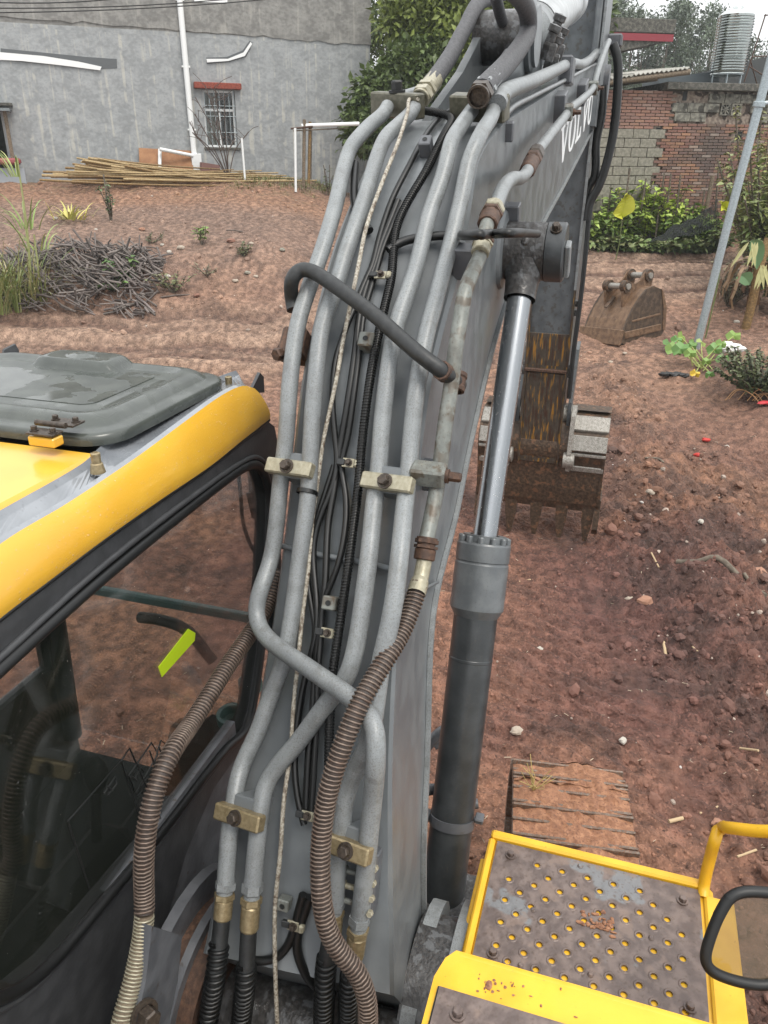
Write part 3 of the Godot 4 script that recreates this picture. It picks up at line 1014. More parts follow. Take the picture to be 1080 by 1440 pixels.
	for yo in [0.0, 1.0]:
		var beam := Sh.new()
		beam.tube([Vector3(-1.4, 4.98, 0.28 - yo * 1.6), Vector3(1.95, 5.42, 0.28 - yo * 1.6)], 0.06, 8)
		put("roof_beam", beam, M.wood, h)
	# brick pier with a cantilevered slab behind the sheets
	var pier := Sh.new()
	pier.use_col = true
	for i in 21:
		for j in 3:
			for f in 2:
				pier.col = cols[r.randi() % cols.size()] * r.randf_range(0.7, 1.1)
				pier.box(Vector3(-0.55 + j * 0.25 + (0.06 if i % 2 == 0 else -0.06), 5.0 + i * 0.067, -1.9 - f * 0.3), Vector3(0.235, 0.055, 0.1))
	stuff(put("pier_bricks", pier, M.vcol, h))
	put("pier", slab(-0.7, 0.2, 4.6, 6.42, -2.22, -1.96), M.mortar, h)
	put("canopy_slab", slab(-1.2, 2.45, 6.43, 6.73, -3.4, -1.7, 0.01), M.concrete, h)
	var fas := Sh.new()
	fas.prism([Vector3(0.25, 6.425, -1.75), Vector3(2.43, 6.425, -1.75), Vector3(2.43, 6.3, -1.75), Vector3(0.25, 5.86, -1.75)], Vector3(0, 0, -1.5))
	put("canopy_bracket", fas, M.concrete, h)
	put("red_fascia", slab(0.3, 2.43, 6.26, 6.415, -1.745, -1.70), plain(Color8(128, 52, 60), 0.8), h)
	# small pale house far behind the roof
	var fh := thing("far_house", "small pale house with a low gable roof far behind the brick house", "house", Vector3(23.785, 11.122, -80.000))
	var fb := Sh.new()
	fb.box(Vector3(0, -1.0, 0), Vector3(3.4, 2.6, 3))
	put("wall", fb, plain(Color8(205, 203, 198), 0.9), fh)
	var fr := Sh.new()
	fr.prism([Vector3(-2.0, 0.31, 1.7), Vector3(2.0, 0.31, 1.7), Vector3(0, 1.15, 1.7)], Vector3(0, 0, -3.4))
	put("roof", fr, plain(Color8(172, 170, 166), 0.8), fh)
	for k in 3:
		put("window", slab(-1.3 + k * 1.0, -0.7 + k * 1.0, -0.9, -0.2, 1.51, 1.53), plain(Color8(110, 118, 122), 0.4), fh)
	# water tank: ribbed steel drum on a stand on the roof slab
	var tp := Vector3(9.026, 5.456, -23.500)
	var tk := thing("water_tank", "ribbed stainless steel water tank on a stand on the brick house roof", "tank", tp, 0.2)
	tk.scale = Vector3(0.72, 0.84, 0.72)
	var prof := [[0.0, 0.0], [0.60, 0.0]]
	for k in 20:
		var z0 := 0.03 + k * 0.075
		var big := 0.03 if k % 6 == 5 else 0.0
		prof.append([0.585, z0])
		prof.append([0.63 + big * 0.4, z0 + 0.024])
		prof.append([0.635 + big * 0.4, z0 + 0.04])
		prof.append([0.585, z0 + 0.07])
	prof.append_array([[0.61, 1.54], [0.62, 1.58], [0.60, 1.60], [0.45, 1.70], [0.2, 1.77], [0.18, 1.82], [0.0, 1.83]])
	var ts := Sh.new()
	ts.lathe(Vector3(0, 0.26, 0), Vector3.UP, prof, 40)
	put("drum", ts, M.steel_tank, tk)
	for k in 6:
		var lg := Sh.new()
		var a := TAU * k / 6
		lg.tube([Vector3(cos(a) * 0.56, -0.06, sin(a) * 0.56), Vector3(cos(a) * 0.56, 0.25, sin(a) * 0.56)], 0.022, 6)
		put("leg", lg, M.galv, tk)
	var rg := Sh.new()
	var rp := []
	for k in 25: rp.append(Vector3(cos(TAU * k / 24) * 0.56, 0.24, sin(TAU * k / 24) * 0.56))
	rg.tube(rp, 0.02, 6)
	put("ring", rg, M.galv, tk)
	# low dark tank or sheet stack beside it, and the antenna frame
	var lt := thing("roof_shed", "low dark sheet roof beside the water tank", "roof", Vector3(8.134, 5.592, -24.000))
	var ls := Sh.new()
	ls.prism([Vector3(-0.75, -0.35, 0), Vector3(0.9, -0.35, 0), Vector3(0.9, 0.2, 0), Vector3(-0.75, 0.05, 0)], Vector3(0, 0, -1.5))
	put("body", ls, plain(Color8(84, 92, 96), 0.6), lt)
	var an := thing("pipe_frame", "thin rusty pipe frame standing on the roof at the right edge", "frame", Vector3(9.261, 5.369, -22.000))
	for q in [[Vector3(-0.35, 0, 0), Vector3(-0.12, 1.45, 0)], [Vector3(0.45, 0, 0), Vector3(0.45, 1.5, 0)], [Vector3(-0.15, 1.42, 0), Vector3(0.5, 1.5, 0)], [Vector3(-0.28, 0.55, 0), Vector3(0.5, 0.6, 0)], [Vector3(-0.3, 0.5, 0), Vector3(0.1, 0.0, -0.3)], [Vector3(-0.3, 0.35, 0), Vector3(0.45, -0.02, 0)]]:
		var s := Sh.new()
		s.tube(q, 0.016, 6)
		put("pipe", s, M.rust, an)
	var rs := thing("dark_roof_sheets", "dark sloping roof sheets behind the pipe frame at the right edge", "roof", Vector3(10.892, 5.697, -25.000))
	var rss := Sh.new()
	rss.prism([Vector3(-2.0, -0.4, 0), Vector3(1.5, -0.4, 0), Vector3(1.5, 0.95, 0), Vector3(-2.0, 0.18, 0)], Vector3(0, 0, -3))
	put("sheet", rss, plain(Color8(66, 68, 68), 0.7), rs)

# ------------------------------------------------------------------ trees
func leaf_cluster(sd: int, leaves: int, size: float, ll: float, lw: float, hang := 0.3) -> ArrayMesh:
	var r := RandomNumberGenerator.new()
	r.seed = sd
	var s := Sh.new()
	s.use_col = true
	for k in leaves:
		var d := Vector3(r.randfn(), r.randfn() * 0.7 + 0.15, r.randfn()).normalized()
		var a := d * size * r.randf_range(0.1, 1.0)
		var g := r.randf_range(0.7, 1.2)
		s.col = Color(g, g, g * 0.95)
		s.leaf(a, (d + Vector3(r.randfn(), r.randfn() - hang, r.randfn()) * 0.5).normalized() * ll * r.randf_range(0.7, 1.2), lw, Vector3(r.randfn() * 0.4, 1, r.randfn() * 0.4).normalized(), 0.25, 2)
	return s.mesh(M.leaf)

# blobs: [[offset, radius vector, clusters, colour], ...]
func tree(called: String, label: String, base: Vector3, hgt: float, tr: float, blobs: Array, mesh: Mesh, sd: int, group := "", lean := Vector3.ZERO) -> Node3D:
	var r := RandomNumberGenerator.new()
	r.seed = sd
	var t := thing(called, label, "tree", base, 0.0, group)
	var tk := Sh.new()
	var tp := []
	var rad := []
	for k in 9:
		var f := k / 8.0
		tp.append(Vector3(0, hgt * 0.9 * f, 0) + lean * f + Vector3(r.randfn(), 0, r.randfn()) * 0.04 * hgt * 0.2)
		rad.append(lerp(tr, tr * 0.2, f))
	tk.tube(relax(tp, 1), rad, 8)
	for b in blobs:
		var st: Vector3 = tp[int(clamp(b[0].y / hgt * 8.0 - 2.0, 1, 6))]
		var mid: Vector3 = st.lerp(b[0], 0.5) + Vector3(0, 0.12 * st.distance_to(b[0]), 0)
		tk.tube([st, mid, b[0]], [tr * 0.45, tr * 0.25, tr * 0.08], 6)
	put("trunk", tk, M.bark, t)
	var xf := []
	var cl := []
	for b in blobs:
		for k in b[2]:
			var d := Vector3(r.randfn(), r.randfn(), r.randfn()).normalized() * pow(r.randf(), 0.45)
			var p: Vector3 = b[0] + d * b[1]
			var sc := r.randf_range(0.75, 1.3)
			xf.append(Transform3D(Basis(Vector3(r.randfn(), r.randfn(), r.randfn()).normalized(), r.randf() * TAU).scaled(Vector3(sc, sc, sc)), p))
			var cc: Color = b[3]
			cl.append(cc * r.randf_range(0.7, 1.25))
	multi("crown", mesh, xf, cl, t)
	return t

func trees() -> void:
	var cm := leaf_cluster(301, 20, 0.30, 0.19, 0.05)
	var cs := leaf_cluster(302, 14, 0.5, 0.28, 0.05, 0.9)
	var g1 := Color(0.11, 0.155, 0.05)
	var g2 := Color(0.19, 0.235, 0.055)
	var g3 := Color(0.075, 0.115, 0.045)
	# dense tree behind the boom, low boughs at the corner of the plastered house
	var b := on_ground(Vector3(2.040, 3.291, -22.400))
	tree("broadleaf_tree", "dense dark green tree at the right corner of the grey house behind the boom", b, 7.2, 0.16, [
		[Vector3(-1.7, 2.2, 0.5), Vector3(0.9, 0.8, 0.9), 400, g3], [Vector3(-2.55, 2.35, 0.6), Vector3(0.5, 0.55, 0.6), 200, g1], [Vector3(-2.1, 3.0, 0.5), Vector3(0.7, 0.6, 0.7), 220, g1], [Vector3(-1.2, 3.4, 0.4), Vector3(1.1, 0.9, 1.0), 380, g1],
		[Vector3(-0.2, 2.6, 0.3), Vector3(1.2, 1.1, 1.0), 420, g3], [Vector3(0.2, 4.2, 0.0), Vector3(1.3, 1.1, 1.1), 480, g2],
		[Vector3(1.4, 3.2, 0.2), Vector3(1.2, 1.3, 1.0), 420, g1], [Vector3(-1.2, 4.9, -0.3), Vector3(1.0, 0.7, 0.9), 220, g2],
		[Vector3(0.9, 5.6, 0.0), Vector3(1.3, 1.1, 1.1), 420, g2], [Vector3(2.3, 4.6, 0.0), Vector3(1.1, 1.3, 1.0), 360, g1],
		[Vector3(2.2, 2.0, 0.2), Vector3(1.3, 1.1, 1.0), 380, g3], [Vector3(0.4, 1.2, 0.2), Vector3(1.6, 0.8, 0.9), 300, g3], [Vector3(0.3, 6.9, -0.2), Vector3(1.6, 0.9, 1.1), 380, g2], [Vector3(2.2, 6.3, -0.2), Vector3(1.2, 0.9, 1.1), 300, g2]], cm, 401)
	b = on_ground(Vector3(0.454, 3.162, -34.000))
	tree("slender_tree", "thin pale tree with sparse foliage rising behind the dense dark one", b, 11.5, 0.14, [
		[Vector3(-0.6, 8.0, 0), Vector3(1.0, 1.0, 0.9), 100, g2], [Vector3(0.8, 9.0, 0), Vector3(1.3, 0.9, 0.9), 110, g1],
		[Vector3(-0.2, 10.2, 0), Vector3(1.2, 0.8, 0.9), 90, g2], [Vector3(0.2, 6.4, 0), Vector3(1.2, 0.9, 0.9), 90, g1], [Vector3(1.8, 7.2, 0), Vector3(1.0, 0.8, 0.9), 90, g2], [Vector3(-1.0, 5.2, 0), Vector3(1.0, 0.9, 0.9), 80, g1]], cm, 402, "", Vector3(0.3, 0, 0))
	# misty tall trees beyond the brick house
	var eu := Color(0.085, 0.115, 0.07)
	var rr := RandomNumberGenerator.new()
	rr.seed = 55
	var tops := [Vector3(14.011, 12.746, -58.000), Vector3(14.802, 12.253, -58.000), Vector3(18.121, 12.509, -58.000), Vector3(20.971, 12.299, -58.000)] + [Vector3(16.912, 12.369, -62.000), Vector3(17.787, 12.707, -62.000), Vector3(20.201, 12.807, -62.000), Vector3(20.948, 12.977, -62.000)] + [Vector3(15.273, 13.953, -67.000), Vector3(20.251, 12.919, -67.000), Vector3(23.533, 12.854, -67.000), Vector3(25.658, 12.236, -67.000), Vector3(26.934, 11.699, -67.000)]
	var where := ["at the boom's edge", "right of the boom", "over the canopy's tip", "left of the tank", "over the canopy's left", "over the canopy's middle", "just right of the canopy", "midway between canopy and tank", "leftmost, behind the boom", "small, right of the canopy", "small, beside the tank", "behind the tank", "right of the tank"]
	var order := 0
	for dir in tops:
		var foot := Vector3(dir.x, 2.0, dir.z)
		var H: float = dir.y - 2.0
		var bl := []
		for k in 9:
			var f := 0.38 + 0.62 * k / 8.0
			bl.append([Vector3(rr.randfn() * 0.75, H * f, rr.randfn() * 0.5), Vector3(1.25 - f * 0.5, 0.9, 0.9), 26, eu * rr.randf_range(0.85, 1.25)])
		tree("tall_tree", "tall misty tree beyond the brick house, " + where[order], foot, H, 0.14, bl, cs, 500 + order, "tall trees in the mist beyond the brick house")
		order += 1


# ------------------------------------------------------------------ excavator (local axes: x right, y up, -z forward)
var EX: Node3D

func pipe(pts: Array, r: float, m: Material, called := "hydraulic_pipe", smooth := 8) -> MeshInstance3D:
	var s := Sh.new()
	s.tube(relax(sm(pts, 0.012), smooth), r, 16)
	return put(called, s, m, EX)

# a frame of axes at p that lies in the boom's skin: x across the boom, y along it, z out of it
func skin_axes(p: Vector3) -> Basis:
	var st := stations()
	var best := 1e9
	var dir := Vector3(0, 1, 0)
	for k in st.size() - 1:
		var a: Vector3 = (st[k][0] + st[k][1]) * 0.5
		var b: Vector3 = (st[k + 1][0] + st[k + 1][1]) * 0.5
		a.x = 0; b.x = 0
		var q := Geometry3D.get_closest_point_to_segment(Vector3(0, p.y, p.z), a, b)
		var d := q.distance_to(Vector3(0, p.y, p.z))
		if d < best:
			best = d
			dir = (b - a).normalized()
	var x := Vector3(1, 0, 0)
	return Basis(x, dir, x.cross(dir))

func stations() -> Array:
	return [[Vector3(-0.810, 1.682, -1.114), Vector3(-0.325, 1.639, -1.182), Vector3(-0.325, 0.936, -1.556), Vector3(-0.810, 0.936, -1.556)],
		[Vector3(-0.810, 1.738, -1.160), Vector3(-0.330, 1.746, -1.188), Vector3(-0.330, 1.221, -1.534), Vector3(-0.810, 1.221, -1.534)],
		[Vector3(-0.810, 1.949, -1.282), Vector3(-0.355, 2.015, -1.248), Vector3(-0.355, 1.715, -1.549), Vector3(-0.810, 1.715, -1.549)],
		[Vector3(-0.810, 2.149, -1.492), Vector3(-0.385, 2.293, -1.336), Vector3(-0.385, 1.949, -1.686), Vector3(-0.810, 1.949, -1.686)],
		[Vector3(-0.810, 2.534, -1.704), Vector3(-0.425, 2.615, -1.538), Vector3(-0.425, 2.281, -1.842), Vector3(-0.810, 2.281, -1.842)],
		[Vector3(-0.810, 2.776, -1.797), Vector3(-0.445, 2.783, -1.746), Vector3(-0.445, 2.369, -2.072), Vector3(-0.810, 2.369, -2.072)],
		[Vector3(-0.810, 2.954, -1.868), Vector3(-0.450, 2.956, -1.838), Vector3(-0.450, 2.449, -2.262), Vector3(-0.810, 2.449, -2.262)],
		[Vector3(-0.810, 3.104, -1.971), Vector3(-0.450, 3.097, -1.978), Vector3(-0.450, 2.627, -2.435), Vector3(-0.810, 2.627, -2.435)],
		[Vector3(-0.810, 3.281, -2.129), Vector3(-0.450, 3.264, -2.189), Vector3(-0.450, 2.885, -2.778), Vector3(-0.810, 2.885, -2.778)],
		[Vector3(-0.810, 3.423, -2.327), Vector3(-0.450, 3.424, -2.294), Vector3(-0.450, 3.035, -3.104), Vector3(-0.810, 3.035, -3.104)],
		[Vector3(-0.810, 3.515, -2.475), Vector3(-0.450, 3.516, -2.359), Vector3(-0.450, 3.142, -3.527), Vector3(-0.810, 3.142, -3.527)],
		[Vector3(-0.810, 3.620, -2.750), Vector3(-0.450, 3.620, -2.750), Vector3(-0.450, 3.190, -3.850), Vector3(-0.810, 3.190, -3.850)],
		[Vector3(-0.810, 3.710, -3.400), Vector3(-0.450, 3.710, -3.400), Vector3(-0.450, 3.260, -4.250), Vector3(-0.810, 3.260, -4.250)],
		[Vector3(-0.810, 3.840, -4.300), Vector3(-0.450, 3.840, -4.300), Vector3(-0.450, 3.370, -4.950), Vector3(-0.810, 3.370, -4.950)],
		[Vector3(-0.810, 4.020, -5.600), Vector3(-0.450, 4.020, -5.600), Vector3(-0.450, 3.570, -6.100), Vector3(-0.810, 3.570, -6.100)],
		[Vector3(-0.810, 4.220, -7.000), Vector3(-0.450, 4.220, -7.000), Vector3(-0.450, 3.780, -7.250), Vector3(-0.810, 3.780, -7.250)]]

func bolt(at: Vector3, axis: Vector3, r: float, h: float, parent: Node, m: Material = null) -> void:
	var s := Sh.new()
	s.lathe(at, axis, [[0.0, -0.002], [r * 1.45, -0.002], [r * 1.45, h * 0.22], [r, h * 0.22]], 16)
	s.hex(at + axis.normalized() * h * 0.22, axis, r, h)
	put("bolt", s, m if m else M.bolt, parent)

# clamp: plated bar across two pipes with one bolt, on a welded block
func clamp_bar(pa: Vector3, pb: Vector3, hgt: float, thick: float, m: Material) -> void:
	var bs := skin_axes((pa + pb) * 0.5)
	var x := (pb - pa).normalized()
	var z := bs.z
	z = (z - x * x.dot(z)).normalized()
	var f := Basis(x, z.cross(x), z)
	var c := (pa + pb) * 0.5
	var s := Sh.new()
	s.box(c + z * 0.014, Vector3(pa.distance_to(pb), hgt, thick), f, 0.004)
	var o := put("pipe_clamp", s, m, EX)
	var blk := Sh.new()
	blk.box(c - z * 0.035 + f.y * 0.012, Vector3(pa.distance_to(pb) * 0.5, hgt * 1.7, 0.075), f, 0.004)
	put("weld_block", blk, M.boom, o)
	bolt(c + z * (0.014 + thick / 2), z, 0.0135, 0.016, o)

func clip(p: Vector3, w: float, h: float) -> void:
	var f := skin_axes(p)
	var s := Sh.new()
	s.box(p, Vector3(w, h, 0.006), f, 0.001)
	s.box(p + f.x * (w * 0.5 + h * 0.3), Vector3(h * 0.6, h * 0.9, 0.02), f, 0.005)
	var o := put("cable_clip", s, M.plated, EX)
	var s2 := Sh.new()
	s2.box(p - f.x * (w * 0.62), Vector3(w * 0.7, h * 0.7, 0.012), f, 0.002)
	put("strap", s2, M.rubber, o)
	bolt(p + f.z * 0.004 + f.x * w * 0.05, f.z, 0.007, 0.009, o)

func stud(p: Vector3, size: Vector3, m: Material, holed := true) -> void:
	var f := skin_axes(p)
	var s := Sh.new()
	s.box(p, size, f, 0.003)
	var o := put("mounting_block", s, m, EX)
	if holed:
		var h := Sh.new()
		h.lathe(p + f.z * (size.z / 2 + 0.0006), f.z, [[0.0, 0.0], [0.006, 0.0], [0.007, 0.001]], 12)
		put("thread_hole", h, M.ink, o)

# a pipe-end coupling: hexes and a crimped sleeve from a to b
func coupling(a: Vector3, b: Vector3, r: float, m: Material = null, m2: Material = null) -> void:
	var t := (b - a).normalized()
	var L := a.distance_to(b)
	var s := Sh.new()
	s.lathe(a, t, [[r * 0.9, 0.0], [r * 1.1, 0.0], [r * 1.1, L * 0.08], [r * 0.9, L * 0.08]], 18)
	s.hex(a + t * L * 0.08, t, r * 1.28, L * 0.2)
	s.lathe(a + t * L * 0.28, t, [[r * 0.98, 0.0], [r * 0.98, L * 0.08]], 18)
	var o := put("coupling_nut", s, m if m else M.brass, EX)
	var s2 := Sh.new()
	s2.hex(a + t * L * 0.36, t, r * 1.3, L * 0.14)
	s2.lathe(a + t * L * 0.5, t, [[r * 1.0, 0.0], [r * 1.14, L * 0.03], [r * 1.14, L * 0.46], [r * 1.02, L * 0.5], [0.0, L * 0.5]], 10)
	put("crimp_sleeve", s2, m2 if m2 else M.brass, o)

func spring_hose(pts: Array, r: float, pitch: float, core: Material, wire: Material) -> void:
	var p := relax(sm(pts, 0.01), 10)
	var s := Sh.new()
	s.tube(p, r, 16)
	var o := put("spring_guarded_hose", s, core, EX)
	put("wire_coil", helix(p, r + 0.0016, 0.0024, pitch), wire, o)

func sleeve_hose(pts: Array, r: float, sleeve_from: float) -> void:
	var p := relax(sm(pts, 0.01), 6)
	var s := Sh.new()
	s.tube(p, r, 14)
	var o := put("hydraulic_hose", s, M.rubber, EX)
	var q := []
	var d := 0.0
	for k in range(1, p.size()):
		d += p[k].distance_to(p[k - 1])
		if d > sleeve_from: q.append(p[k])
	if q.size() > 2:
		var hx := helix(q, r + 0.001, 0.0055, 0.0165, 6, 12)
		put("spiral_sleeve", hx, M.cable, o)

func excavator() -> void:
	EX = thing("excavator", "yellow and grey crawler excavator with its boom reaching out over the red yard", "excavator")
	EX.rotation.y = -0.296706
	boom()
	boom_pipes()
	boom_cables()
	arm_cylinder()
	boom_cylinder()
	arm_and_bucket()
	boom_foot()
	cab()
	step_box()
	crawler()

func boom() -> void:
	var st := stations()
	var paths := [[], [], [], []]
	for k in 4:
		var col := []
		for s in st: col.append(s[k])
		paths[k] = col
	# resample every edge with the same number of steps
	var edges := []
	for k in 4:
		var e := []
		var p: Array = paths[k]
		for i in p.size() - 1:
			var a: Vector3 = p[max(i - 1, 0)]
			var b: Vector3 = p[i]
			var c: Vector3 = p[i + 1]
			var d: Vector3 = p[min(i + 2, p.size() - 1)]
			for q in 6:
				var t := q / 6.0
				e.append(b.cubic_interpolate(c, a, d, t))
		e.append(p[p.size() - 1])
		edges.append(relax(e, 5))
	var s := Sh.new()
	var n: int = edges[0].size()
	var ring := func(i: int) -> Array:
		var o := []
		for k in 4:
			var c: Vector3 = edges[k][i]
			var prv: Vector3 = edges[(k + 3) % 4][i]
			var nxt: Vector3 = edges[(k + 1) % 4][i]
			o.append(c + (prv - c).normalized() * 0.010)
			o.append(c + (nxt - c).normalized() * 0.010)
		return o
	var nrm := func(i: int) -> Array:
		var a: Array = ring.call(max(i - 1, 0))
		var b: Array = ring.call(min(i + 1, n - 1))
		var c: Array = ring.call(i)
		var mid := Vector3.ZERO
		for p in c: mid += p / 8.0
		var o := []
		for k in 8:
			var m: Vector3 = (c[(k + 1) % 8] - c[k]).cross(b[k] - a[k]).normalized()
			if m.dot((c[k] + c[(k + 1) % 8]) * 0.5 - mid) < 0: m = -m
			o.append(m)
		return o
	for i in n - 1:
		var a: Array = ring.call(i)
		var b: Array = ring.call(i + 1)
		var na: Array = nrm.call(i)
		var nb: Array = nrm.call(i + 1)
		for k in 8:
			var k2 := (k + 1) % 8
			s.squad(a[k], a[k2], b[k2], b[k], na[k], na[k], nb[k], nb[k])
	var r0: Array = ring.call(0)
	for k in range(1, 7): s.face(r0[0], r0[k], r0[k + 1], Vector3(0, -1, 0.3))
	var bm := put("boom", s, M.boom, EX)
	# lower flange edge on the right, a bright strip of plate
	var fl := Sh.new()
	for i in n - 1:
		var a: Vector3 = edges[2][i]
		var b: Vector3 = edges[2][i + 1]
		var da: Vector3 = (a - edges[1][i]).normalized()
		var db: Vector3 = (b - edges[1][i + 1]).normalized()
		var o := Vector3(0.014, 0, 0)
		fl.quad(a - da * 0.004, b - db * 0.004, b - db * 0.004 + o, a - da * 0.004 + o, -da)
		fl.quad(a - da * 0.004 + o, b - db * 0.004 + o, b + db * 0.014 + o, a + da * 0.014 + o, Vector3(1, 0, 0))
		fl.quad(a + da * 0.014 + o, b + db * 0.014 + o, b + db * 0.014 - o * 4, a + da * 0.014 - o * 4, da)
	put("bottom_flange", fl, M.pipe, bm)
	# weld seams
	var w1 := Sh.new()
	w1.tube(sm([Vector3(-0.810, 2.544, -1.706), Vector3(-0.724, 2.560, -1.666), Vector3(-0.627, 2.581, -1.622), Vector3(-0.537, 2.602, -1.582), Vector3(-0.463, 2.617, -1.547), Vector3(-0.421, 2.626, -1.528)], 0.02), 0.008, 8)
	put("weld_seam", w1, M.boom, bm)
	var w2 := Sh.new()
	w2.tube(sm([Vector3(-0.424, 2.553, -1.545), Vector3(-0.424, 2.508, -1.640), Vector3(-0.424, 2.435, -1.794), Vector3(-0.424, 2.375, -1.937)], 0.02), 0.005, 8)
	put("weld_seam", w2, M.boom, bm)
	var w3 := Sh.new()
	w3.tube(sm([Vector3(-0.449, 3.627, -2.699), Vector3(-0.449, 3.671, -2.916), Vector3(-0.449, 3.730, -3.359), Vector3(-0.449, 3.892, -4.621), Vector3(-0.449, 4.172, -6.763)], 0.05), 0.010, 8)
	put("weld_seam", w3, M.pipe, bm)
	# maker's lettering on the right side plate
	var letters := "VOLVO"
	var font := SystemFont.new()
	font.font_names = PackedStringArray(["Droid Serif"])
	font.font_weight = 700
	var a0 := Vector3(-0.4485, 3.468, -4.62)
	var a1 := Vector3(-0.4485, 3.80, -6.9)
	var dir := (a1 - a0).normalized()
	var up := (Vector3.UP - dir * dir.y).normalized()
	for k in 5:
		var tm := TextMesh.new()
		tm.text = letters[k]
		tm.font = font
		tm.font_size = 64
		tm.pixel_size = 0.0043
		tm.depth = 0.003
		tm.material = plain(Color8(226, 228, 228), 0.5)
		var p := a0.lerp(a1, (k + 0.5) / 5.0) + up * 0.098
		puts("letter", tm, bm, Transform3D(Basis(dir * 2.3, up, dir.cross(up)), p))

func boom_pipes() -> void:
	var R := 0.0222
	# left pair
	pipe([Vector3(-0.833, 3.663, -2.723), Vector3(-0.828, 3.637, -2.656), Vector3(-0.844, 3.603, -2.572), Vector3(-0.853, 3.556, -2.460), Vector3(-0.859, 3.538, -2.430), Vector3(-0.840, 3.467, -2.306), Vector3(-0.819, 3.380, -2.181), Vector3(-0.813, 3.274, -2.056), Vector3(-0.822, 3.185, -1.976), Vector3(-0.828, 3.120, -1.922), Vector3(-0.827, 3.057, -1.879), Vector3(-0.818, 2.952, -1.814), Vector3(-0.812, 2.830, -1.765), Vector3(-0.814, 2.760, -1.738), Vector3(-0.815, 2.703, -1.717), Vector3(-0.815, 2.594, -1.676), Vector3(-0.820, 2.524, -1.647)] + [Vector3(-0.816, 2.488, -1.585), Vector3(-0.826, 2.442, -1.566), Vector3(-0.817, 2.408, -1.541), Vector3(-0.780, 2.388, -1.508), Vector3(-0.713, 2.385, -1.464), Vector3(-0.643, 2.390, -1.423), Vector3(-0.556, 2.395, -1.370), Vector3(-0.482, 2.400, -1.324)] + [Vector3(-0.435, 2.394, -1.295), Vector3(-0.407, 2.385, -1.270), Vector3(-0.395, 2.363, -1.248), Vector3(-0.389, 2.313, -1.227)] + [Vector3(-0.397, 2.211, -1.232), Vector3(-0.399, 2.128, -1.212), Vector3(-0.399, 2.067, -1.197), Vector3(-0.402, 1.983, -1.180), Vector3(-0.406, 1.905, -1.165)], R, M.pipe)
	pipe([Vector3(-0.740, 3.662, -2.719), Vector3(-0.734, 3.638, -2.650), Vector3(-0.744, 3.602, -2.548), Vector3(-0.752, 3.560, -2.432), Vector3(-0.751, 3.498, -2.342), Vector3(-0.744, 3.417, -2.233), Vector3(-0.743, 3.335, -2.132), Vector3(-0.747, 3.265, -2.059), Vector3(-0.749, 3.188, -1.984), Vector3(-0.757, 3.124, -1.926), Vector3(-0.759, 3.080, -1.894), Vector3(-0.749, 3.005, -1.838), Vector3(-0.743, 2.912, -1.790), Vector3(-0.735, 2.803, -1.743), Vector3(-0.725, 2.727, -1.701), Vector3(-0.721, 2.687, -1.678), Vector3(-0.720, 2.588, -1.624), Vector3(-0.715, 2.492, -1.567), Vector3(-0.713, 2.404, -1.515), Vector3(-0.716, 2.336, -1.478), Vector3(-0.746, 2.237, -1.442), Vector3(-0.762, 2.164, -1.399), Vector3(-0.781, 2.110, -1.361), Vector3(-0.787, 2.082, -1.337)] + [Vector3(-0.781, 2.060, -1.298), Vector3(-0.771, 2.027, -1.262), Vector3(-0.769, 1.997, -1.233), Vector3(-0.763, 1.946, -1.204), Vector3(-0.757, 1.886, -1.172)], R, M.pipe)
	# right pair
	pipe([Vector3(-0.539, 3.655, -2.689), Vector3(-0.538, 3.635, -2.622), Vector3(-0.532, 3.586, -2.449), Vector3(-0.530, 3.547, -2.345), Vector3(-0.531, 3.471, -2.276), Vector3(-0.549, 3.361, -2.184), Vector3(-0.549, 3.274, -2.102), Vector3(-0.550, 3.212, -2.030), Vector3(-0.557, 3.143, -1.951), Vector3(-0.560, 3.096, -1.906), Vector3(-0.554, 3.020, -1.838), Vector3(-0.547, 2.911, -1.769), Vector3(-0.535, 2.790, -1.697), Vector3(-0.528, 2.738, -1.644), Vector3(-0.509, 2.657, -1.551), Vector3(-0.500, 2.552, -1.471), Vector3(-0.499, 2.489, -1.432), Vector3(-0.502, 2.439, -1.402), Vector3(-0.515, 2.393, -1.383), Vector3(-0.543, 2.351, -1.376), Vector3(-0.583, 2.284, -1.362), Vector3(-0.629, 2.206, -1.345), Vector3(-0.675, 2.141, -1.327), Vector3(-0.696, 2.103, -1.310)] + [Vector3(-0.698, 2.082, -1.282), Vector3(-0.694, 2.054, -1.259), Vector3(-0.687, 1.999, -1.217), Vector3(-0.683, 1.908, -1.176)], R, M.pipe)
	pipe([Vector3(-0.474, 3.659, -2.701), Vector3(-0.459, 3.620, -2.557), Vector3(-0.452, 3.577, -2.392), Vector3(-0.455, 3.539, -2.316), Vector3(-0.465, 3.500, -2.289), Vector3(-0.467, 3.422, -2.233), Vector3(-0.475, 3.297, -2.144), Vector3(-0.475, 3.223, -2.053), Vector3(-0.474, 3.159, -1.974), Vector3(-0.476, 3.097, -1.907), Vector3(-0.473, 3.027, -1.839), Vector3(-0.468, 2.952, -1.781), Vector3(-0.464, 2.873, -1.740), Vector3(-0.455, 2.799, -1.689), Vector3(-0.447, 2.758, -1.635), Vector3(-0.425, 2.676, -1.518), Vector3(-0.416, 2.593, -1.445), Vector3(-0.419, 2.523, -1.402), Vector3(-0.424, 2.475, -1.375), Vector3(-0.420, 2.403, -1.326), Vector3(-0.422, 2.320, -1.277), Vector3(-0.444, 2.260, -1.270), Vector3(-0.462, 2.210, -1.262)] + [Vector3(-0.470, 2.164, -1.245), Vector3(-0.470, 2.089, -1.219), Vector3(-0.472, 2.022, -1.196), Vector3(-0.470, 1.924, -1.172)], R, M.pipe)
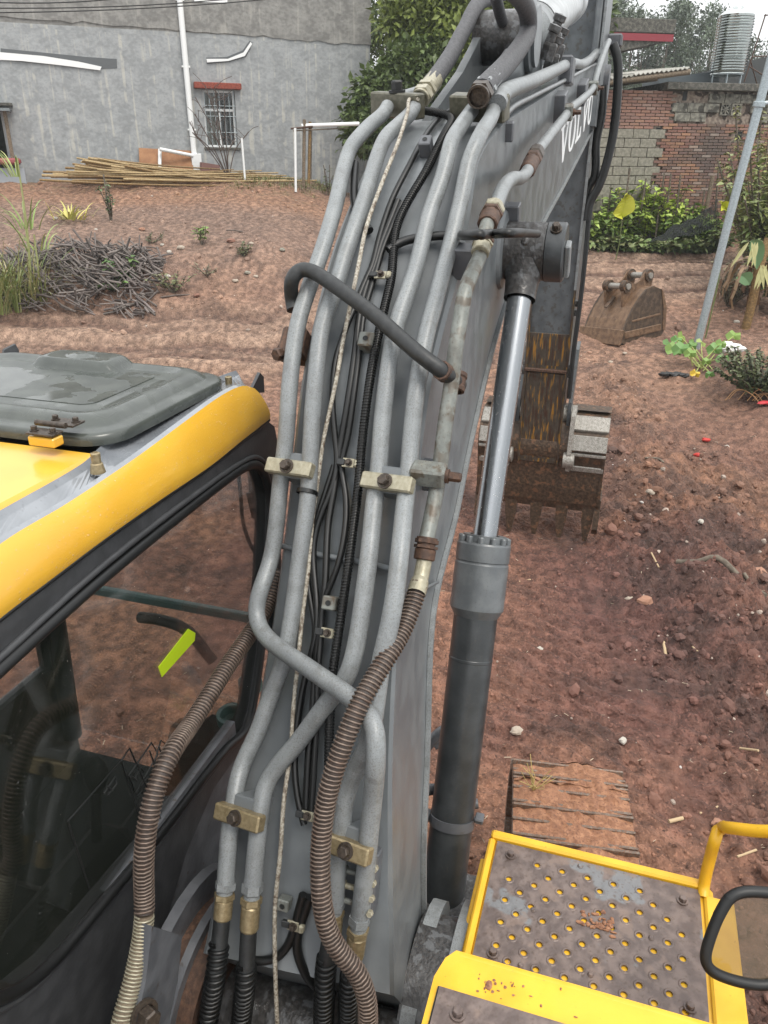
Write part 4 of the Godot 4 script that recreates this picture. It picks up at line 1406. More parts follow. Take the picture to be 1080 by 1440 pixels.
	# clamps over the pairs
	clamp_bar(Vector3(-0.845, 2.761, -1.734), Vector3(-0.709, 2.770, -1.709), 0.040, 0.03, M.plated)
	clamp_bar(Vector3(-0.562, 2.777, -1.678), Vector3(-0.427, 2.788, -1.651), 0.040, 0.03, M.plated)
	clamp_bar(Vector3(-0.801, 2.031, -1.256), Vector3(-0.667, 2.050, -1.229), 0.040, 0.032, M.brass)
	clamp_bar(Vector3(-0.487, 2.081, -1.204), Vector3(-0.380, 2.090, -1.183), 0.040, 0.032, M.brass)
	# the two dark blocks at the hump
	for q in [[Vector3(-0.899, 3.676, -2.792), Vector3(-0.718, 3.662, -2.718)], [Vector3(-0.613, 3.661, -2.712), Vector3(-0.430, 3.651, -2.669)]]:
		var x: Vector3 = (q[1] - q[0]).normalized()
		var f := skin_axes((q[0] + q[1]) * 0.5)
		f = Basis(x, f.z.cross(x).normalized(), f.z)
		var s := Sh.new()
		var c: Vector3 = (q[0] + q[1]) * 0.5
		s.box(c, Vector3(q[0].distance_to(q[1]), 0.05, 0.075), f, 0.005)
		var o := put("pipe_block", s, tri_mat(paint(Color8(78, 76, 64), Color8(104, 101, 88), M.g[1], []), 3.0, 0.4, 0.3), EX)
		bolt(c + f.z * 0.038, f.z, 0.019, 0.028, o, M.black)
	# upper run of the right pair: pipe along the top edge to the tip
	pipe([Vector3(-0.455, 3.663, -2.640), Vector3(-0.455, 3.696, -2.733), Vector3(-0.455, 3.726, -2.927), Vector3(-0.455, 3.774, -3.313), Vector3(-0.455, 3.866, -3.979), Vector3(-0.455, 3.952, -4.578)], 0.027, M.pipe)
	pipe([Vector3(-0.470, 3.974, -4.804), Vector3(-0.470, 4.016, -5.166), Vector3(-0.470, 4.070, -5.757), Vector3(-0.470, 4.188, -6.563), Vector3(-0.470, 4.371, -7.547), Vector3(-0.470, 4.526, -8.470)], 0.03, M.pipe)
	var b1 := Sh.new()
	b1.box(Vector3(-0.450, 3.931, -4.627), Vector3(0.07, 0.13, 0.16), Basis.IDENTITY, 0.01)
	put("pipe_block", b1, M.frame, EX)
	# left top hose and its stub pipe behind the left block
	pipe([Vector3(-0.844, 3.675, -2.785), Vector3(-0.876, 3.699, -2.959), Vector3(-0.880, 3.726, -3.150), Vector3(-0.885, 3.766, -3.436)], 0.022, M.pipe)
	# side pipe with its fittings on the right flank
	pipe([Vector3(-0.390, 4.348, -7.039), Vector3(-0.390, 4.200, -6.524), Vector3(-0.390, 4.022, -6.006), Vector3(-0.390, 3.956, -5.901), Vector3(-0.390, 3.825, -5.011), Vector3(-0.390, 3.748, -4.398), Vector3(-0.390, 3.685, -4.051), Vector3(-0.390, 3.613, -3.622), Vector3(-0.390, 3.559, -3.311), Vector3(-0.390, 3.528, -3.115)], 0.021, M.pipe)
	coupling(Vector3(-0.390, 3.538, -3.171), Vector3(-0.390, 3.472, -2.938), 0.025, M.bolt, M.rust)
	pipe([Vector3(-0.385, 3.475, -2.917), Vector3(-0.385, 3.460, -2.837), Vector3(-0.385, 3.453, -2.724), Vector3(-0.385, 3.455, -2.600), Vector3(-0.385, 3.443, -2.465), Vector3(-0.385, 3.423, -2.384), Vector3(-0.385, 3.395, -2.323), Vector3(-0.385, 3.379, -2.271)], 0.021, M.pipe, "hydraulic_pipe", 4)
	coupling(Vector3(-0.385, 3.387, -2.279), Vector3(-0.385, 3.347, -2.183), 0.025, M.plated, M.rust)
	pipe([Vector3(-0.385, 3.354, -2.191), Vector3(-0.385, 3.315, -2.142), Vector3(-0.385, 3.284, -2.121), Vector3(-0.385, 3.243, -2.008), Vector3(-0.385, 3.205, -1.920), Vector3(-0.385, 3.151, -1.891), Vector3(-0.385, 3.101, -1.853), Vector3(-0.385, 3.044, -1.833), Vector3(-0.385, 2.985, -1.805), Vector3(-0.385, 2.927, -1.769), Vector3(-0.385, 2.863, -1.743), Vector3(-0.385, 2.815, -1.721), Vector3(-0.385, 2.780, -1.704), Vector3(-0.385, 2.719, -1.655), Vector3(-0.385, 2.672, -1.605)], 0.0195, M.old_pipe)
	coupling(Vector3(-0.384, 3.316, -2.146), Vector3(-0.384, 3.283, -2.096), 0.022, M.rust, M.plated)
	coupling(Vector3(-0.384, 2.679, -1.614), Vector3(-0.384, 2.632, -1.586), 0.023, M.rust, M.rust)
	pipe([Vector3(-0.383, 2.634, -1.588), Vector3(-0.383, 2.610, -1.571), Vector3(-0.383, 2.591, -1.546)], 0.019, M.plated)
	# clamps of the side pipe
	for q in [[Vector3(-0.385, 3.720, -4.213), 0.07], [Vector3(-0.385, 3.949, -5.909), 0.08], [Vector3(-0.385, 2.811, -1.692), 0.05]]:
		var s := Sh.new()
		s.box(q[0] + Vector3(-0.02, 0, 0), Vector3(0.085, q[1], 0.05), Basis(Vector3(1, 0, 0), 0.3), 0.006)
		var o := put("pipe_clamp", s, M.old_pipe, EX)
		bolt(q[0] + Vector3(0.024, 0, 0), Vector3(1, 0, 0), 0.012, 0.03, o, M.rust)
	for q in [[Vector3(-0.430, 2.762, -1.807), Vector3(0.05, 0.075, 0.05)], [Vector3(-0.430, 3.254, -2.152), Vector3(0.07, 0.085, 0.06)], [Vector3(-0.430, 3.746, -4.236), Vector3(0.06, 0.12, 0.12)], [Vector3(-0.430, 3.893, -5.469), Vector3(0.06, 0.12, 0.2)], [Vector3(-0.430, 3.328, -2.933), Vector3(0.055, 0.08, 0.06)], [Vector3(-0.440, 3.592, -2.803), Vector3(0.03, 0.06, 0.03)]]:
		var s := Sh.new()
		s.box(q[0], q[1], Basis(Vector3(1, 0, 0), 0.25), 0.004)
		put("mounting_block", s, M.frame, EX)
	# black rubber hose slung across the pipes
	pipe([Vector3(-0.858, 3.132, -1.955), Vector3(-0.868, 3.152, -1.970)] + [Vector3(-0.866, 3.183, -1.958)] + [Vector3(-0.851, 3.213, -1.932), Vector3(-0.845, 3.233, -1.949), Vector3(-0.825, 3.242, -1.959), Vector3(-0.786, 3.230, -1.952)] + [Vector3(-0.691, 3.193, -1.903), Vector3(-0.599, 3.149, -1.866), Vector3(-0.510, 3.100, -1.821), Vector3(-0.442, 3.066, -1.785)] + [Vector3(-0.417, 3.050, -1.789), Vector3(-0.396, 3.037, -1.788)] + [Vector3(-0.386, 2.995, -1.873), Vector3(-0.386, 2.976, -1.920)], 0.0195, M.rubber, "rubber_hose")
	var cu := Sh.new()
	var ca := Vector3(-0.385, 3.015, -1.889)
	var cb := Vector3(-0.385, 2.972, -1.856)
	cu.lathe(ca, cb - ca, [[0.018, 0.0], [0.025, 0.002], [0.026, 0.012], [0.023, 0.016], [0.023, 0.036], [0.026, 0.04], [0.025, 0.05], [0.018, 0.052]], 14)
	put("hose_nut", cu, M.rust, EX)
	cu = Sh.new()
	cu.lathe(Vector3(-0.406, 3.045, -1.785), Vector3(-0.386, 2.995, -1.873) - Vector3(-0.406, 3.045, -1.785), [[0.0195, 0.0], [0.024, 0.001], [0.024, 0.03], [0.0195, 0.034]], 14)
	put("hose_end", cu, M.rust, EX)
	# rusty block at the hose's left end
	var rb := Sh.new()
	rb.box(Vector3(-0.842, 3.040, -1.928), Vector3(0.07, 0.08, 0.08), skin_axes(Vector3(-0.842, 3.040, -1.928)), 0.006)
	var rbo := put("hose_block", rb, M.rust, EX)
	bolt(Vector3(-0.863, 3.028, -1.897), Vector3(-0.4, 0, 1), 0.018, 0.03, rbo, M.rust)
	# spring guarded hoses
	spring_hose([Vector3(-0.382, 2.593, -1.542), Vector3(-0.389, 2.548, -1.496), Vector3(-0.396, 2.516, -1.444), Vector3(-0.407, 2.495, -1.384), Vector3(-0.425, 2.463, -1.330), Vector3(-0.445, 2.417, -1.267), Vector3(-0.462, 2.350, -1.218), Vector3(-0.477, 2.275, -1.178), Vector3(-0.484, 2.198, -1.151), Vector3(-0.482, 2.113, -1.122), Vector3(-0.468, 2.035, -1.089), Vector3(-0.448, 1.961, -1.072), Vector3(-0.419, 1.908, -1.067), Vector3(-0.383, 1.864, -1.068), Vector3(-0.360, 1.814, -1.063), Vector3(-0.350, 1.764, -1.054), Vector3(-0.349, 1.631, -1.048)], 0.0198, 0.0098, M.coil_core, M.coil_l)
	var nk := Sh.new()
	nk.lathe(Vector3(-0.383, 2.597, -1.552), Vector3(-0.383, 2.577, -1.515) - Vector3(-0.383, 2.597, -1.552), [[0.015, -0.004], [0.020, 0.0], [0.0225, 0.01], [0.0225, 0.04]], 16)
	put("hose_collar", nk, M.plated, EX)
	spring_hose([Vector3(-0.860, 2.411, -1.782), Vector3(-0.860, 2.401, -1.761), Vector3(-0.860, 2.349, -1.682), Vector3(-0.860, 2.329, -1.564), Vector3(-0.860, 2.312, -1.428), Vector3(-0.860, 2.290, -1.326), Vector3(-0.860, 2.277, -1.249)] + [Vector3(-0.840, 2.296, -1.139), Vector3(-0.840, 2.260, -1.074), Vector3(-0.840, 2.197, -1.025), Vector3(-0.840, 2.118, -0.994), Vector3(-0.840, 2.029, -0.978)] + [Vector3(-0.832, 2.003, -0.960)], 0.0195, 0.0094, M.coil_core, M.coil_l)
	spring_hose([Vector3(-0.832, 2.001, -0.960)] + [Vector3(-0.830, 1.974, -0.948), Vector3(-0.830, 1.925, -0.919), Vector3(-0.830, 1.872, -0.878), Vector3(-0.830, 1.836, -0.838), Vector3(-0.830, 1.788, -0.807)], 0.0188, 0.008, M.wood, M.plated)
	# couplings and sleeved hoses at the lower ends
	coupling(Vector3(-0.757, 1.893, -1.175), Vector3(-0.751, 1.807, -1.131), 0.0205, M.pipe, M.brass)
	coupling(Vector3(-0.684, 1.914, -1.179), Vector3(-0.679, 1.798, -1.129), 0.0205, M.pipe, M.brass)
	coupling(Vector3(-0.405, 1.921, -1.168), Vector3(-0.414, 1.793, -1.144), 0.0205, M.pipe, M.brass)
	coupling(Vector3(-0.471, 1.935, -1.175), Vector3(-0.472, 1.830, -1.150), 0.0205, M.pipe, M.brass)
	sleeve_hose([Vector3(-0.752, 1.813, -1.134), Vector3(-0.750, 1.764, -1.109), Vector3(-0.746, 1.691, -1.068), Vector3(-0.765, 1.570, -1.053), Vector3(-0.762, 1.485, -1.000)], 0.0205, 0.06)
	sleeve_hose([Vector3(-0.680, 1.804, -1.132), Vector3(-0.676, 1.746, -1.107), Vector3(-0.673, 1.679, -1.081), Vector3(-0.692, 1.539, -1.078), Vector3(-0.690, 1.437, -1.035)], 0.0205, 0.09)
	sleeve_hose([Vector3(-0.473, 1.838, -1.152), Vector3(-0.480, 1.767, -1.134), Vector3(-0.484, 1.654, -1.121), Vector3(-0.501, 1.362, -1.140)], 0.0205, 0.06)
	sleeve_hose([Vector3(-0.414, 1.801, -1.145), Vector3(-0.420, 1.742, -1.135), Vector3(-0.425, 1.639, -1.132), Vector3(-0.444, 1.343, -1.169)], 0.0205, 0.06)

func boom_cables() -> void:
	var cc := func(p: Array, r: float) -> void:
		var s := Sh.new()
		s.tube(relax(sm(p, 0.02), 4), r, 10)
		put("cable", s, M.cable, EX)
	# ribbed conduit
	var p := relax(sm([Vector3(-0.741, 3.656, -2.789), Vector3(-0.674, 3.646, -2.733), Vector3(-0.623, 3.636, -2.700), Vector3(-0.598, 3.621, -2.651), Vector3(-0.582, 3.564, -2.458), Vector3(-0.595, 3.469, -2.312), Vector3(-0.623, 3.399, -2.243), Vector3(-0.638, 3.335, -2.178), Vector3(-0.626, 3.269, -2.112), Vector3(-0.613, 3.216, -2.057), Vector3(-0.611, 3.163, -2.000), Vector3(-0.608, 3.067, -1.908), Vector3(-0.602, 2.968, -1.824), Vector3(-0.601, 2.876, -1.780), Vector3(-0.598, 2.806, -1.747), Vector3(-0.586, 2.735, -1.688), Vector3(-0.580, 2.683, -1.642), Vector3(-0.568, 2.597, -1.563), Vector3(-0.566, 2.519, -1.515), Vector3(-0.564, 2.446, -1.470), Vector3(-0.562, 2.376, -1.426), Vector3(-0.556, 2.329, -1.395), Vector3(-0.543, 2.263, -1.347), Vector3(-0.529, 2.177, -1.301)], 0.02), 4)
	var s := Sh.new()
	s.tube(p, 0.0105, 10)
	var o := put("ribbed_conduit", s, M.cable, EX)
	put("rib_coil", helix(p, 0.0105, 0.0028, 0.0075, 4, 8), M.cable, o)
	cc.call([Vector3(-0.676, 3.680, -3.034), Vector3(-0.656, 3.614, -2.667), Vector3(-0.650, 3.557, -2.487), Vector3(-0.653, 3.495, -2.367), Vector3(-0.675, 3.406, -2.266), Vector3(-0.680, 3.333, -2.185), Vector3(-0.679, 3.266, -2.114), Vector3(-0.676, 3.243, -2.090), Vector3(-0.687, 3.199, -2.044), Vector3(-0.694, 3.147, -1.991), Vector3(-0.702, 3.113, -1.957), Vector3(-0.711, 3.055, -1.912), Vector3(-0.714, 3.016, -1.882), Vector3(-0.703, 2.932, -1.827), Vector3(-0.688, 2.868, -1.798), Vector3(-0.674, 2.819, -1.774), Vector3(-0.664, 2.783, -1.756), Vector3(-0.668, 2.722, -1.717), Vector3(-0.691, 2.650, -1.680), Vector3(-0.694, 2.588, -1.644), Vector3(-0.680, 2.545, -1.611), Vector3(-0.650, 2.478, -1.553), Vector3(-0.637, 2.421, -1.512), Vector3(-0.645, 2.363, -1.484), Vector3(-0.653, 2.282, -1.442), Vector3(-0.652, 2.229, -1.410), Vector3(-0.642, 2.159, -1.359), Vector3(-0.616, 2.091, -1.304), Vector3(-0.581, 2.039, -1.263)], 0.0085)
	cc.call([Vector3(-0.658, 3.399, -2.264), Vector3(-0.667, 3.331, -2.191), Vector3(-0.673, 3.280, -2.134), Vector3(-0.672, 3.242, -2.096), Vector3(-0.680, 3.196, -2.047), Vector3(-0.678, 3.131, -1.981), Vector3(-0.665, 3.035, -1.900), Vector3(-0.659, 2.939, -1.831), Vector3(-0.664, 2.836, -1.785), Vector3(-0.667, 2.782, -1.760), Vector3(-0.661, 2.722, -1.719), Vector3(-0.662, 2.656, -1.675), Vector3(-0.648, 2.586, -1.621), Vector3(-0.634, 2.515, -1.570), Vector3(-0.631, 2.465, -1.539), Vector3(-0.629, 2.419, -1.511), Vector3(-0.626, 2.362, -1.476), Vector3(-0.610, 2.266, -1.409), Vector3(-0.601, 2.178, -1.352), Vector3(-0.589, 2.099, -1.303), Vector3(-0.581, 2.051, -1.274)], 0.0095)
	cc.call([Vector3(-0.644, 3.394, -2.258), Vector3(-0.656, 3.328, -2.189), Vector3(-0.665, 3.276, -2.132), Vector3(-0.664, 3.236, -2.091), Vector3(-0.666, 3.189, -2.042), Vector3(-0.667, 3.131, -1.982), Vector3(-0.653, 3.036, -1.900), Vector3(-0.645, 2.940, -1.830), Vector3(-0.647, 2.838, -1.784), Vector3(-0.656, 2.780, -1.757), Vector3(-0.628, 2.729, -1.714), Vector3(-0.608, 2.670, -1.662), Vector3(-0.602, 2.596, -1.600), Vector3(-0.614, 2.544, -1.575), Vector3(-0.628, 2.509, -1.563), Vector3(-0.631, 2.455, -1.533), Vector3(-0.621, 2.416, -1.504), Vector3(-0.616, 2.351, -1.463), Vector3(-0.596, 2.271, -1.402), Vector3(-0.581, 2.173, -1.339), Vector3(-0.568, 2.072, -1.281)], 0.0085)
	cc.call([Vector3(-0.643, 3.278, -2.121), Vector3(-0.625, 3.295, -2.143), Vector3(-0.595, 3.306, -2.159), Vector3(-0.548, 3.312, -2.172), Vector3(-0.503, 3.317, -2.183), Vector3(-0.457, 3.319, -2.190)] + [Vector3(-0.360, 3.345, -1.887), Vector3(-0.360, 3.331, -2.102)] + [Vector3(-0.300, 3.341, -2.020), Vector3(-0.300, 3.319, -2.316), Vector3(-0.300, 3.293, -2.631)], 0.012)
	cc.call([Vector3(-0.836, 3.493, -2.404), Vector3(-0.806, 3.437, -2.308), Vector3(-0.784, 3.391, -2.246), Vector3(-0.754, 3.356, -2.202), Vector3(-0.711, 3.323, -2.166)], 0.012)
	cc.call([Vector3(-0.675, 2.777, -1.758), Vector3(-0.689, 2.700, -1.714), Vector3(-0.710, 2.597, -1.662), Vector3(-0.700, 2.520, -1.612), Vector3(-0.662, 2.455, -1.552), Vector3(-0.640, 2.414, -1.515), Vector3(-0.650, 2.335, -1.475), Vector3(-0.651, 2.265, -1.435), Vector3(-0.648, 2.184, -1.383)], 0.0075)
	cc.call([Vector3(-0.563, 1.880, -1.201), Vector3(-0.574, 1.819, -1.182), Vector3(-0.583, 1.763, -1.163), Vector3(-0.607, 1.711, -1.146), Vector3(-0.646, 1.692, -1.134), Vector3(-0.694, 1.690, -1.124)], 0.011)
	cc.call([Vector3(-0.545, 1.878, -1.200), Vector3(-0.562, 1.812, -1.180), Vector3(-0.571, 1.748, -1.159), Vector3(-0.554, 1.694, -1.150), Vector3(-0.529, 1.616, -1.162), Vector3(-0.478, 1.584, -1.171)], 0.012)
	# pale tie wire
	var wp := [Vector3(-0.722, 3.681, -2.696), Vector3(-0.755, 3.689, -2.720), Vector3(-0.726, 3.645, -2.593), Vector3(-0.688, 3.550, -2.358), Vector3(-0.694, 3.458, -2.242), Vector3(-0.701, 3.338, -2.105), Vector3(-0.695, 3.273, -2.039), Vector3(-0.691, 3.231, -1.997), Vector3(-0.688, 3.186, -1.953)] + [Vector3(-0.702, 3.128, -1.957), Vector3(-0.701, 3.068, -1.909), Vector3(-0.696, 2.990, -1.848), Vector3(-0.703, 2.905, -1.805), Vector3(-0.711, 2.829, -1.773), Vector3(-0.709, 2.731, -1.722), Vector3(-0.708, 2.664, -1.683), Vector3(-0.694, 2.552, -1.612), Vector3(-0.688, 2.448, -1.548), Vector3(-0.680, 2.363, -1.495), Vector3(-0.668, 2.245, -1.419), Vector3(-0.658, 2.203, -1.385), Vector3(-0.651, 2.161, -1.353), Vector3(-0.645, 2.068, -1.289), Vector3(-0.631, 1.973, -1.229), Vector3(-0.630, 1.839, -1.178), Vector3(-0.614, 1.678, -1.125), Vector3(-0.603, 1.421, -1.090)]
	var w := Sh.new()
	w.tube(relax(sm(wp, 0.02), 3), 0.0058, 8)
	put("tie_wire", w, M.wire, EX)
	for q in [Vector3(-0.643, 3.221, -2.052), Vector3(-0.629, 2.795, -1.741), Vector3(-0.598, 2.445, -1.486)]: clip(q, 0.032, 0.024)
	clip(Vector3(-0.573, 2.069, -1.265), 0.03, 0.022)
	clip(Vector3(-0.579, 1.806, -1.167), 0.03, 0.024)
	stud(Vector3(-0.618, 3.540, -2.408), Vector3(0.035, 0.04, 0.05), M.frame)
	stud(Vector3(-0.634, 3.067, -1.915), Vector3(0.04, 0.04, 0.05), M.old_pipe)
	stud(Vector3(-0.599, 2.506, -1.527), Vector3(0.034, 0.034, 0.06), M.old_pipe)
	stud(Vector3(-0.610, 1.844, -1.191), Vector3(0.03, 0.03, 0.03), M.old_pipe)
	# black tie round the second pipe
	var tie := Sh.new()
	var ta := Vector3(-0.728, 2.718, -1.697)
	tie.lathe(ta - skin_axes(ta).y * 0.006, skin_axes(ta).y, [[0.0262, 0.0], [0.0285, 0.001], [0.0285, 0.011], [0.0262, 0.012]], 16)
	put("cable_tie", tie, M.cable, EX)
	# grease bank with its row of fittings
	var gb := Vector3(-0.394, 1.967, -1.217)
	var f := skin_axes(gb)
	var g := Sh.new()
	g.box(gb, Vector3(0.03, 0.16, 0.05), f, 0.004)
	var go := put("grease_block", g, M.frame, EX)
	for k in 4:
		var b := gb + f.y * (0.058 - k * 0.036) - f.x * 0.016 + f.z * 0.02
		var t := Sh.new()
		t.hex(b, -f.x, 0.011, 0.02)
		t.lathe(b - f.x * 0.02, -f.x, [[0.007, 0.0], [0.007, 0.02], [0.012, 0.021], [0.012, 0.036], [0.008, 0.038], [0.008, 0.05], [0.011, 0.051], [0.011, 0.062], [0.006, 0.066], [0.006, 0.085], [0.0, 0.087]], 10)
		put("grease_fitting", t, M.old_pipe if k % 2 else M.plated, go)
		var t2 := Sh.new()
		t2.hex(b + f.x * 0.03 + f.z * 0.018, f.z, 0.008, 0.012)
		put("grease_nipple", t2, M.plated, go)

func arm_cylinder() -> void:
	# two lugs on the boom
	var prof := [Vector3(0, 3.56, -2.72), Vector3(0, 3.60, -2.74), Vector3(0, 3.67, -2.90), Vector3(0, 3.81, -3.28), Vector3(0, 3.92, -3.51), Vector3(0, 4.03, -3.71), Vector3(0, 4.07, -3.88), Vector3(0, 4.05, -4.08), Vector3(0, 3.96, -4.2), Vector3(0, 3.84, -4.22), Vector3(0, 3.76, -4.15)]
	for x in [-0.555, -0.735]:
		var pl := []
		for p in prof: pl.append(Vector3(x, p.y, p.z))
		var s := Sh.new()
		s.prism(pl, Vector3(0.03, 0, 0))
		put("cylinder_lug", s, M.boom, EX)
	var ax := Vector3(-0.540, 3.968, -3.682)
	var pin := Sh.new()
	pin.lathe(Vector3(-0.74, ax.y, ax.z), Vector3(1, 0, 0), [[0.0, 0.0], [0.10, 0.0], [0.10, 0.20], [0.085, 0.215], [0.085, 0.235], [0.0, 0.235]], 28)
	put("pin_boss", pin, M.grease, EX)
	var pc := Sh.new()
	pc.lathe(Vector3(-0.525, ax.y, ax.z), Vector3(1, 0, 0), [[0.0, 0.0], [0.13, 0.0], [0.13, 0.02], [0.11, 0.026], [0.11, 0.04], [0.06, 0.042], [0.0, 0.042]], 28)
	put("pin_cover", pc, M.boom, EX)
	# the cylinder itself runs up and forward to the heel of the arm
	var a := Vector3(-0.635, 4.042, -4.260)
	var b := Vector3(-0.635, 4.690, -7.111)
	var t := (b - a).normalized()
	var cy := Sh.new()
	cy.lathe(a, t, [[0.0, -0.09], [0.06, -0.08], [0.085, -0.02], [0.088, 0.12], [0.115, 0.16], [0.115, 0.30]], 32)
	var co := put("arm_cylinder", cy, M.pipe, EX)
	var cb := Sh.new()
	cb.lathe(a + t * 0.30, t, [[0.115, 0.0], [0.122, 0.004], [0.122, 0.03], [0.115, 0.034], [0.115, 1.5], [0.128, 1.51], [0.128, 1.72], [0.06, 1.73]], 32)
	put("barrel", cb, tri_mat(paint(Color8(150, 153, 154), Color8(172, 175, 176), M.g[0], []), 1.6, 0.35), co)
	var band := Sh.new()
	band.lathe(a + t * 0.305, t, [[0.1225, 0.0], [0.1245, 0.0], [0.1245, 0.02], [0.1225, 0.02]], 32)
	put("band", band, M.black, co)
	var rod := Sh.new()
	rod.lathe(a + t * 2.03, t, [[0.06, 0.0], [0.06, 0.6]], 24)
	put("rod", rod, M.chrome, co)
	# hoses to it
	pipe([Vector3(-0.740, 3.712, -2.853), Vector3(-0.740, 3.743, -2.928), Vector3(-0.740, 3.805, -3.088), Vector3(-0.740, 3.870, -3.238), Vector3(-0.740, 3.923, -3.338), Vector3(-0.740, 3.980, -3.456), Vector3(-0.740, 4.043, -3.566), Vector3(-0.740, 4.097, -3.700), Vector3(-0.740, 4.161, -3.980), Vector3(-0.740, 4.236, -4.342)], 0.03, M.rubber_grey, "hydraulic_hose")
	coupling(Vector3(-0.740, 3.687, -2.781), Vector3(-0.740, 3.760, -2.977), 0.028, M.plated, M.plated)
	pipe([Vector3(-0.500, 3.696, -2.611), Vector3(-0.500, 3.721, -2.698), Vector3(-0.500, 3.763, -2.866), Vector3(-0.500, 3.828, -3.108), Vector3(-0.500, 3.904, -3.350), Vector3(-0.500, 3.967, -3.489), Vector3(-0.500, 4.006, -3.464), Vector3(-0.500, 4.026, -3.353), Vector3(-0.500, 4.031, -3.168), Vector3(-0.500, 4.021, -2.982)], 0.034, M.rubber_grey, "hydraulic_hose")
	coupling(Vector3(-0.500, 3.675, -2.550), Vector3(-0.500, 3.739, -2.768), 0.03, M.bolt, M.pipe)
	pipe([Vector3(-0.620, 4.072, -3.389), Vector3(-0.620, 4.047, -3.463), Vector3(-0.620, 4.018, -3.559), Vector3(-0.620, 4.007, -3.616)], 0.022, M.rubber_grey, "hydraulic_hose")
	pipe([Vector3(-0.560, 3.730, -2.896), Vector3(-0.560, 3.782, -3.066), Vector3(-0.560, 3.844, -3.252), Vector3(-0.560, 3.884, -3.367)], 0.009, M.grease, "grease_line")
	# small shackles and fittings at the foot of the cylinder
	for q in [Vector3(-0.500, 3.995, -4.287), Vector3(-0.500, 3.932, -4.130), Vector3(-0.500, 3.968, -4.478), Vector3(-0.500, 3.906, -4.274)]:
		var s := Sh.new()
		s.hex(q, Vector3(0.3, 1, 0.2), 0.035, 0.07)
		s.lathe(q + Vector3(0, 0.05, 0), Vector3(0.4, 1, 0.1), [[0.022, 0.0], [0.022, 0.06], [0.03, 0.065], [0.03, 0.09], [0.0, 0.095]], 12)
		put("hose_fitting", s, M.grease, EX)

